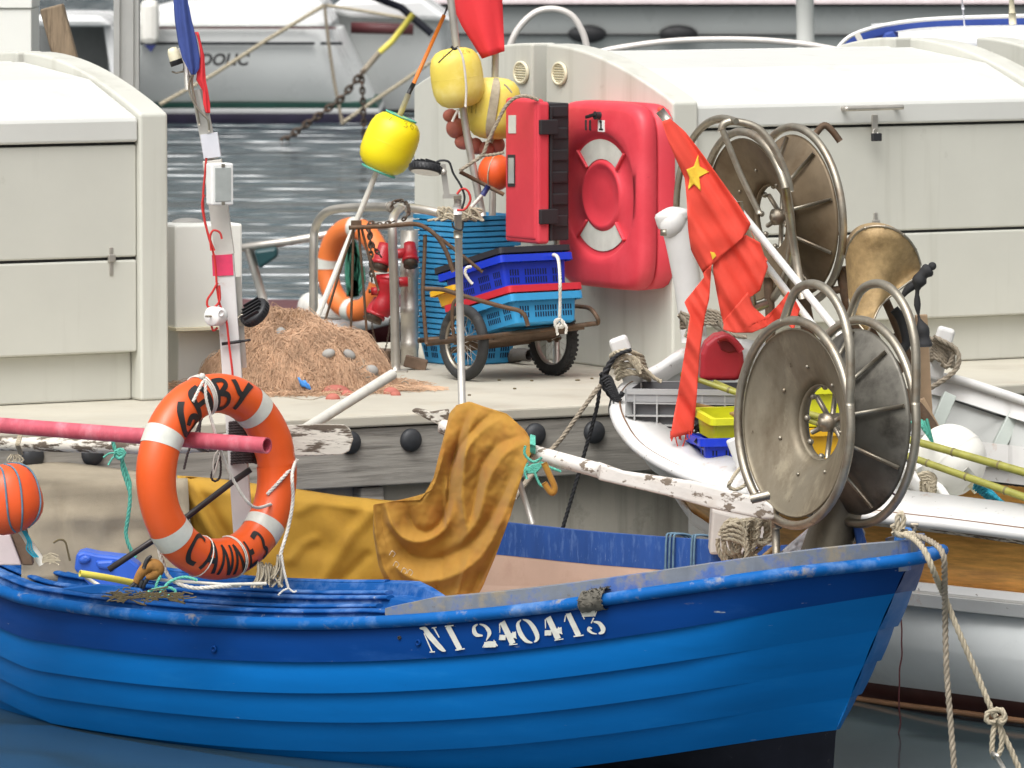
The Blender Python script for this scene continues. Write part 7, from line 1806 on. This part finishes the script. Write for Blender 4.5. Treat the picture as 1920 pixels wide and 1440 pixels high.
obj('frayed_threads', mb, M['flagred'], fl)
def star(pts, dd):
    c = (sum(p[0] for p in pts) / len(pts), sum(p[1] for p in pts) / len(pts)); mb = MB(); n = len(pts)
    R_ = 6; rows = []
    for i in range(R_ + 1):
        rows.append([])
        for j in range(n * 4):
            a = pts[j // 4]; b = pts[(j // 4 + 1) % n]; t = (j % 4) / 4; x = a[0] + (b[0] - a[0]) * t; y = a[1] + (b[1] - a[1]) * t
            x = c[0] + (x - c[0]) * i / R_; y = c[1] + (y - c[1]) * i / R_; rows[-1].append(P(x, y, flagsurf(y, x) - .005 + dd))
    mb.grid(rows, closed_u=True); obj('star', mb, M['staryellow'], fl, solid=.001)
star([(1309, 290), (1312, 312), (1330, 322), (1311, 332), (1314, 358), (1301, 345), (1290, 356), (1293, 334), (1287, 318), (1301, 312)], 0)
star([(1332, 472), (1340, 474), (1343, 480), (1336, 487)], 0)
mb = MB(); mb.tube(PL(25.02, (1428, 487), (1530, 618), (1640, 770, 24.8), (1725, 880, 24.6)), .0155, 12); mb.tube(PL(25.02, (1424, 482), (1432, 492)), .019, 10, mi=1)
tag(obj('white_pole', mb, [M['whitepl'], M['flagred']]), 'lower of two slanting white poles, its upper end bound in red cloth', 'pole')
# ------------------------------------------------------------------ contents of the white boat
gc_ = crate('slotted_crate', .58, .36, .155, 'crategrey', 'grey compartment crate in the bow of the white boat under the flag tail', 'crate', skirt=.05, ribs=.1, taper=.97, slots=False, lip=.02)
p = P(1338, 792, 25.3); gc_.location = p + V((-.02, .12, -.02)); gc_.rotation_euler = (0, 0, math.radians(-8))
mb = MB()
for k in range(7): mb.box((-.27 + k * .09, -.187, .07), (.006, .03, .13))
mb.box((-.297, 0, .05), (.028, .37, .006))
for z in (.012, .05): mb.box((0, -.187, z), (.6, .028, .006))
for k in range(4): mb.box((-.297, -.15 + k * .1, .07), (.03, .006, .13))
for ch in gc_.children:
    if ch.name.startswith('body'): ch.data.materials[0] = mat('crate_grey_painted_shade', (.11, .11, .115), .6)  # body darkened so the shade behind the ribs is in its colour
mb.box((0, -.187, .10), (.55, .028, .006)); mb.box((0, -.19, .145), (.6, .03, .02))
gg = obj('grid_ribs', mb, mat('grey_crate_ribs', (.40, .40, .39), .5)); gg.parent = gc_; gg.location = (0, 0, 0); 
for v_ in gg.data.vertices: pass
_o = V((sum(p_.x for p_ in mb.v) / len(mb.v), sum(p_.y for p_ in mb.v) / len(mb.v), min(p_.z for p_ in mb.v))); gg.location = _o
jc = thing('jerrycan', P(1350, 712, 25.35), 'red plastic jerrycan standing behind the grey crate', 'jerrycan')
mb = MB(); slab(mb, [(1312, 714), (1314, 664), (1322, 645), (1340, 630), (1358, 627), (1374, 634), (1393, 656), (1396, 690), (1386, 714)], 25.3, .2); obj('can', mb, M['jerry'], jc, bevel=.02, seg=4)
mb = MB(); slab(mb, [(1344, 640), (1358, 634), (1372, 642), (1384, 658), (1366, 662), (1352, 656)], 25.294, .02); obj('handle_shade', mb, mat('recess_shade_red', (.20, .006, .012), .5), jc, bevel=.004)  # raised slab; the hollow's shade is painted as a deeper red
mb = MB(); mb.tube(smooth(PL(25.27, (1346, 636), (1362, 632), (1378, 642), (1390, 658)), 5), .014, 10); obj('handle', mb, M['jerry'], jc)
mb = MB()
rnd = random.Random(1)
for k in range(12):
    x = 1285 + k * 5; mb.tube(smooth(PL(25.05, (x, 812 + rnd.uniform(-6, 6)), (x + 18, 800 + rnd.uniform(-4, 4)), (x + 34, 812 + rnd.uniform(-5, 8)), (x + 20, 826 + rnd.uniform(-4, 6)), (x + 2, 818)), 5), .006, 6)
tag(obj('cable_heap', mb, M['black']), 'heap of black cable beside the blue and yellow crates in the white boat', 'cable')
yc_ = crate('fish_crate', .30, .22, .10, 'cratelime', 'lime yellow crate in the white boat left of the large bell', 'crate', 'crates in the white boat', skirt=.025, lip=.018, slots=False); yc_.location = P(1388, 830, 25.0) + V((0, 0, .02)); yc_.rotation_euler = (0.1, 0, .3)
bc_ = crate('fish_crate', .30, .22, .12, 'crateblue', 'blue crate in the white boat under the lime yellow crate', 'crate', 'crates in the white boat', skirt=.03, lip=.02); bc_.location = P(1378, 874, 24.95); bc_.rotation_euler = (0, 0, .2)
for lab_, mm_, up_ in (('lime yellow crate on top of the stack seen through the hub of the large bell', 'cratelime', .33), ('amber crate in the middle of the stack behind the large bell hub', 'crateyel', .165), ('lowest lime yellow crate of the stack hidden behind the large bell', 'cratelime', 0)):
    ly_ = crate('fish_crate', .36, .3, .165, mm_, lab_, 'crate', 'crates in the white boat', skirt=.03, lip=.02, slots=False); q_ = P(1545, 800, 25.0); ly_.location = q_ + V((0, .1, up_ - .33)); ly_.rotation_euler = (0, 0, .3)
kn_ = thing('gutting_knife', P(1340, 850, 24.85), 'wooden handled knife with dark end lying inside the white rail', 'knife')
mb = MB(); mb.tube(PL(24.85, (1318, 836), (1345, 848), (1378, 866)), [.010, .012, .010], 10); obj('handle', mb, M['cane'], kn_)
mb = MB(); mb.tube(PL(24.85, (1303, 825), (1318, 836)), [.009, .0115], 10); obj('dark_end', mb, M['black'], kn_)
def bamboo(pts, r0, r1, label):
    t = thing('bamboo_pole', P(*pts[-1]), label, 'bamboo pole', 'bamboo poles across the white boat')
    q = smooth([P(*p) for p in pts], 8); n = len(q); mb = MB(); mb.tube(q, [r0 + (r1 - r0) * i / (n - 1) for i in range(n)], 12); L = resample(q, .21)
    for i in range(1, len(L) - 1):
        d = (L[i + 1] - L[i - 1]).normalized(); rr = r0 + (r1 - r0) * i / len(L); mb.tube([L[i] - d * .006, L[i] - d * .002, L[i] + d * .002, L[i] + d * .006], [rr, rr * 1.22, rr * 1.22, rr], 12, mi=1)
    obj('cane', mb, [M['bamboo'], bpy.data.materials.get('bamboo_node') or mat('bamboo_node', (.16, .13, .05), .6)], t)
bamboo([(1277, 701, 25.0), (1390, 739, 24.9), (1550, 785, 24.7), (1710, 826, 24.45), (1960, 897, 24.1)], .010, .0165, 'upper green bamboo pole lying over the white boat, its tip before the flag tail')
bamboo([(1340, 716, 25.1), (1400, 742, 24.95), (1550, 800, 24.7), (1710, 858, 24.4), (1960, 946, 24.0)], .009, .0155, 'lower green bamboo pole passing below the white ball float')
mb = MB(); mb.tube(PL(25.1, (1300, 760), (1420, 786)), .0125, 10); tag(obj('wooden_stick', mb, M['cane']), 'tan wooden stick resting across the grey crate', 'stick')
wb_ = thing('ball_float', P(1783, 925, 24.8), 'large white pear float resting on the rail at the right', 'float')
T = axisM(P(1782, 863, 24.75), V((.55, -.25, -.62))); k = S(24.75)
mb = MB(); prof = [(0, -68 * k), (22 * k, -65 * k), (45 * k, -52 * k), (62 * k, -28 * k), (68 * k, 0), (63 * k, 28 * k), (48 * k, 48 * k), (32 * k, 60 * k), (22 * k, 62 * k), (14 * k, 50 * k), (12 * k, 40 * k), (0, 38 * k)]
prof = [prof[0]] + [(max(0, p_[0]), p_[1]) for p_ in sm2(prof, 5)][1:-1] + [prof[-1]]; mb.lathe(prof, 40, T); obj('ball', mb, M['whitefloat'], wb_)
mb = MB(); mb.lathe([(68.2 * k, -3 * k), (69 * k, 0), (68.2 * k, 3 * k)], 40, T); obj('seam', mb, M['whitefloat'], wb_)
mb = MB(); mb.tube([T @ V((0, 0, 40 * k)), T @ V((0, 0, 78 * k))], .018, 10); obj('neck', mb, M['vent'], wb_)
mb = MB()
for k_ in range(7): mb.tube([P(1708 + k_ * 5, 792 - k_ * 1 + (k_ % 2) * 3, 24.62), P(1718 + k_ * 5, 786 + k_ * 7, 24.56), P(1730 + k_ * 3, 800 + k_ * 5, 24.62)], .0055, 6)
tag(obj('teal_lashing', mb, M['ropegreen']), 'turquoise lashing on the white pole end above the white float', 'lashing')
mb = MB(); 
for k_ in range(6): mb.rope(smooth(PL(24.35, (1722 + k_ * 3, 892 + k_ * 5), (1738, 886 + k_ * 6), (1754, 896 + k_ * 5), (1742, 912 + k_ * 3), (1726, 902 + k_ * 3)), 5), .0085)
mb.rope(smooth(PL(24.33, (1735, 905), (1745, 925), (1748, 934)), 4), .009)
tag(obj('beige_knot', mb, M['rope']), 'beige rope knot on the lower white pole left of the white float', 'rope')
mb = MB(); mb.tube(PL(24.3, (1810, 880), (1840, 912), (1880, 952)), .0135, 10); tag(obj('pole_stub', mb, M['pvc']), 'short white pole below the white float, bound with blue cord', 'pole')
mb = MB()
for k_ in range(7): mb.rope(smooth([P(1826 + k_ * 4, 916 + k_ * 3, 24.32), P(1834 + k_ * 5, 902 + k_ * 5, 24.26), P(1852 + k_ * 4, 915 + k_ * 4, 24.26), P(1846 + k_ * 4, 930 + k_ * 2, 24.3)], 5), .0075)
mb.rope(smooth(PL(24.25, (1850, 922), (1870, 935), (1884, 945)), 4), .008)
tag(obj('blue_rope', mb, M['ropeteal']), 'bright blue cord wrapped on the short pole before the varnished plank', 'cord')
mb = MB(); mb.tube(smooth(PL(24.0, (1702, 880), (1700, 905), (1696, 920), (1682, 928), (1672, 924)), 5), .004, 6); tag(obj('dark_line', mb, M['purple']), 'thin dark line hanging from the reel edge over the white rail', 'line')
# ------------------------------------------------------------------ things in the bow of the blue boat
mb = MB(); bp = P(1388, 1008, 23.6); slab(mb, [(1336, 955), (1448, 985), (1448, 1040), (1330, 1040)], 23.75, .25); tag(obj('pale_box', mb, M['vent'] if False else mat('pale_pinkish_board', (.50, .46, .42), .6, var=.1), bevel=.01), 'pale board standing behind the coiled rope in the blue bow', 'board')
mb = MB(); rnd = random.Random(21); D = 23.45
for k_ in range(13):
    x = 1364 + k_ * 6.2 + rnd.uniform(-3, 3); a_ = rnd.uniform(1028, 1064) if k_ < 9 else rnd.uniform(1012, 1030); w_ = rnd.uniform(9, 15); d_ = D - .018 * (k_ % 4) - rnd.random() * .02
    mb.rope(smooth(PL(d_, (x - w_, 1004 - k_), (x - 2, 982 - k_ * .8), (x + w_, 976 + rnd.uniform(-3, 4)), (x + w_ + 6, 994), (x + w_, (a_ + 990) / 2 + 8), (x - 1, a_), (x - w_ - 2, (a_ + 990) / 2 + 10), (x - w_ - 3, 1010)), 5), .0092)
for k_ in range(4): mb.rope(smooth(PL(D - .1, (1352, 994 + k_ * 6), (1370, 984 + k_ * 9), (1392, 992 + k_ * 9), (1400, 1004 + k_ * 9)), 5), .009)
mb.rope(smooth(PL(D - .1, (1395, 1000), (1402, 1030), (1396, 1056), (1410, 1060), (1418, 1040)), 5), .0095)
tag(obj('rope_coil', mb, M['rope']), 'thick coil of beige rope hung over the far washboard of the blue boat', 'rope')
mb = MB(); rows = []
for i in range(17):
    row = []
    for j in range(19):
        u, v = j / 18, i / 16; xl = 1520 - 66 * v - 4; xr = 1536 + 10 * v; x = xl + (xr - xl) * u; y = 982 + 64 * v + (1 - u) * 8 * (1 - v)
        row.append(P(x, y, 23.3 - .06 * math.sin(u * PI) + .03 * noise.noise(V((x * .06, y * .06, 4))) + .02 * noise.noise(V((x * .15, y * .15, 1)))))
    rows.append(row)
mb.grid(rows); tag(obj('plastic_bag', mb, M['plasticbag'], solid=.002), 'crumpled white plastic bag with reddish print at the foot of the front reels', 'bag')
mb = MB(); mb.tube(PL(23.25, (1428, 1048), (1462, 1018)), .010, 8); tag(obj('short_cane', mb, M['cane']), 'short brown cane beside the white plastic bag', 'cane')
mb = MB(); D = 23.1; slab(mb, [(1608, 1030), (1600, 985), (1612, 975), (1626, 1020)], D, .08); tag(obj('blue_fin', mb, M['washboard'], bevel=.006), 'small blue scuffed board end right of the reel post', 'board')
# bow mooring ropes
D = 22.3
mb = MB(); mb.rope(smooth(PL(D, (1700, 1004), (1716, 1012, 22.2), (1735, 1035, 22.1), (1752, 1075, 22.1), (1772, 1122), (1800, 1190), (1832, 1265), (1858, 1328), (1868, 1345)), 8), .0115)
mb.rope(smooth(PL(D - .02, (1868, 1345), (1880, 1375), (1895, 1405), (1912, 1445), (1925, 1480)), 6), .0115)
mb.rope(smooth(PL(D - .04, (1862, 1330), (1850, 1340), (1852, 1354), (1868, 1352), (1882, 1344), (1880, 1332), (1866, 1332)), 6), .0105); mb.rope(smooth(PL(D - .05, (1858, 1336), (1872, 1330), (1884, 1340), (1880, 1356), (1868, 1350)), 6), .0105)
mb.rope(smooth(PL(D - .03, (1866, 1350), (1862, 1375), (1860, 1405), (1864, 1420), (1876, 1408), (1878, 1380), (1872, 1352)), 6), .0105)
tag(obj('mooring_rope', mb, M['rope']), 'beige mooring rope slanting from the blue bow to a knotted loop at lower right', 'rope', 'mooring ropes of the blue boat')
mb = MB(); mb.rope(smooth(PL(D + .02, (1712, 1004), (1735, 1010, 22.25), (1758, 1024, 22.15), (1769, 1042, 22.1), (1771, 1080, 22.15), (1772, 1160), (1775, 1260), (1782, 1350), (1792, 1480)), 8), .0115)
tag(obj('mooring_rope', mb, M['ropegrey']), 'grey brown mooring rope hanging nearly straight down from the blue bow', 'rope', 'mooring ropes of the blue boat')
mb = MB(); mb.rope(smooth(PL(22.42, (1672, 990), (1684, 982), (1680, 996), (1678, 1004), (1690, 1000), (1702, 996)), 6), .0115); mb.rope(smooth(PL(22.4, (1686, 1000), (1682, 975), (1688, 962), (1694, 970), (1692, 992)), 6), .0105); mb.rope(smooth(PL(22.38, (1674, 996), (1688, 1004), (1706, 1000), (1716, 1006)), 6), .0115)
tag(obj('rope_hitch', mb, M['rope']), 'beige rope hitched round the stem head of the blue bow', 'rope')
mb = MB(); mb.tube(PL(22.25, (1866, 1415), (1878, 1435), (1892, 1460)), .009, 8); mb.tube(PL(22.25, (1858, 1412), (1872, 1418)), .009, 8); tag(obj('shackle', mb, M['steel']), 'steel shackle at the end of the knotted mooring rope', 'shackle')
mb = MB(); rnd = random.Random(13); mb.tube(smooth([P(x + rnd.uniform(-3, 3), y, 23.9) for x, y in zip(np.linspace(1690, 1685, 14), np.linspace(1154, 1480, 14))], 4), .0032, 5)
tag(obj('thin_twine', mb, M['maroon']), 'thin wavy brown twine hanging to the water beside the blue bow', 'twine')
mb = MB(); rnd = random.Random(14)
for k_ in range(10): mb.tube(smooth(PL(23.3, (1604 + rnd.uniform(-3, 3), 980), (1612 + rnd.uniform(-8, 8), 1000), (1608 + rnd.uniform(-10, 10), 1016)), 4), .006, 5)
tag(obj('grey_rag', mb, M['greyfloat']), 'small grey rag of rope right of the reel post', 'rag')
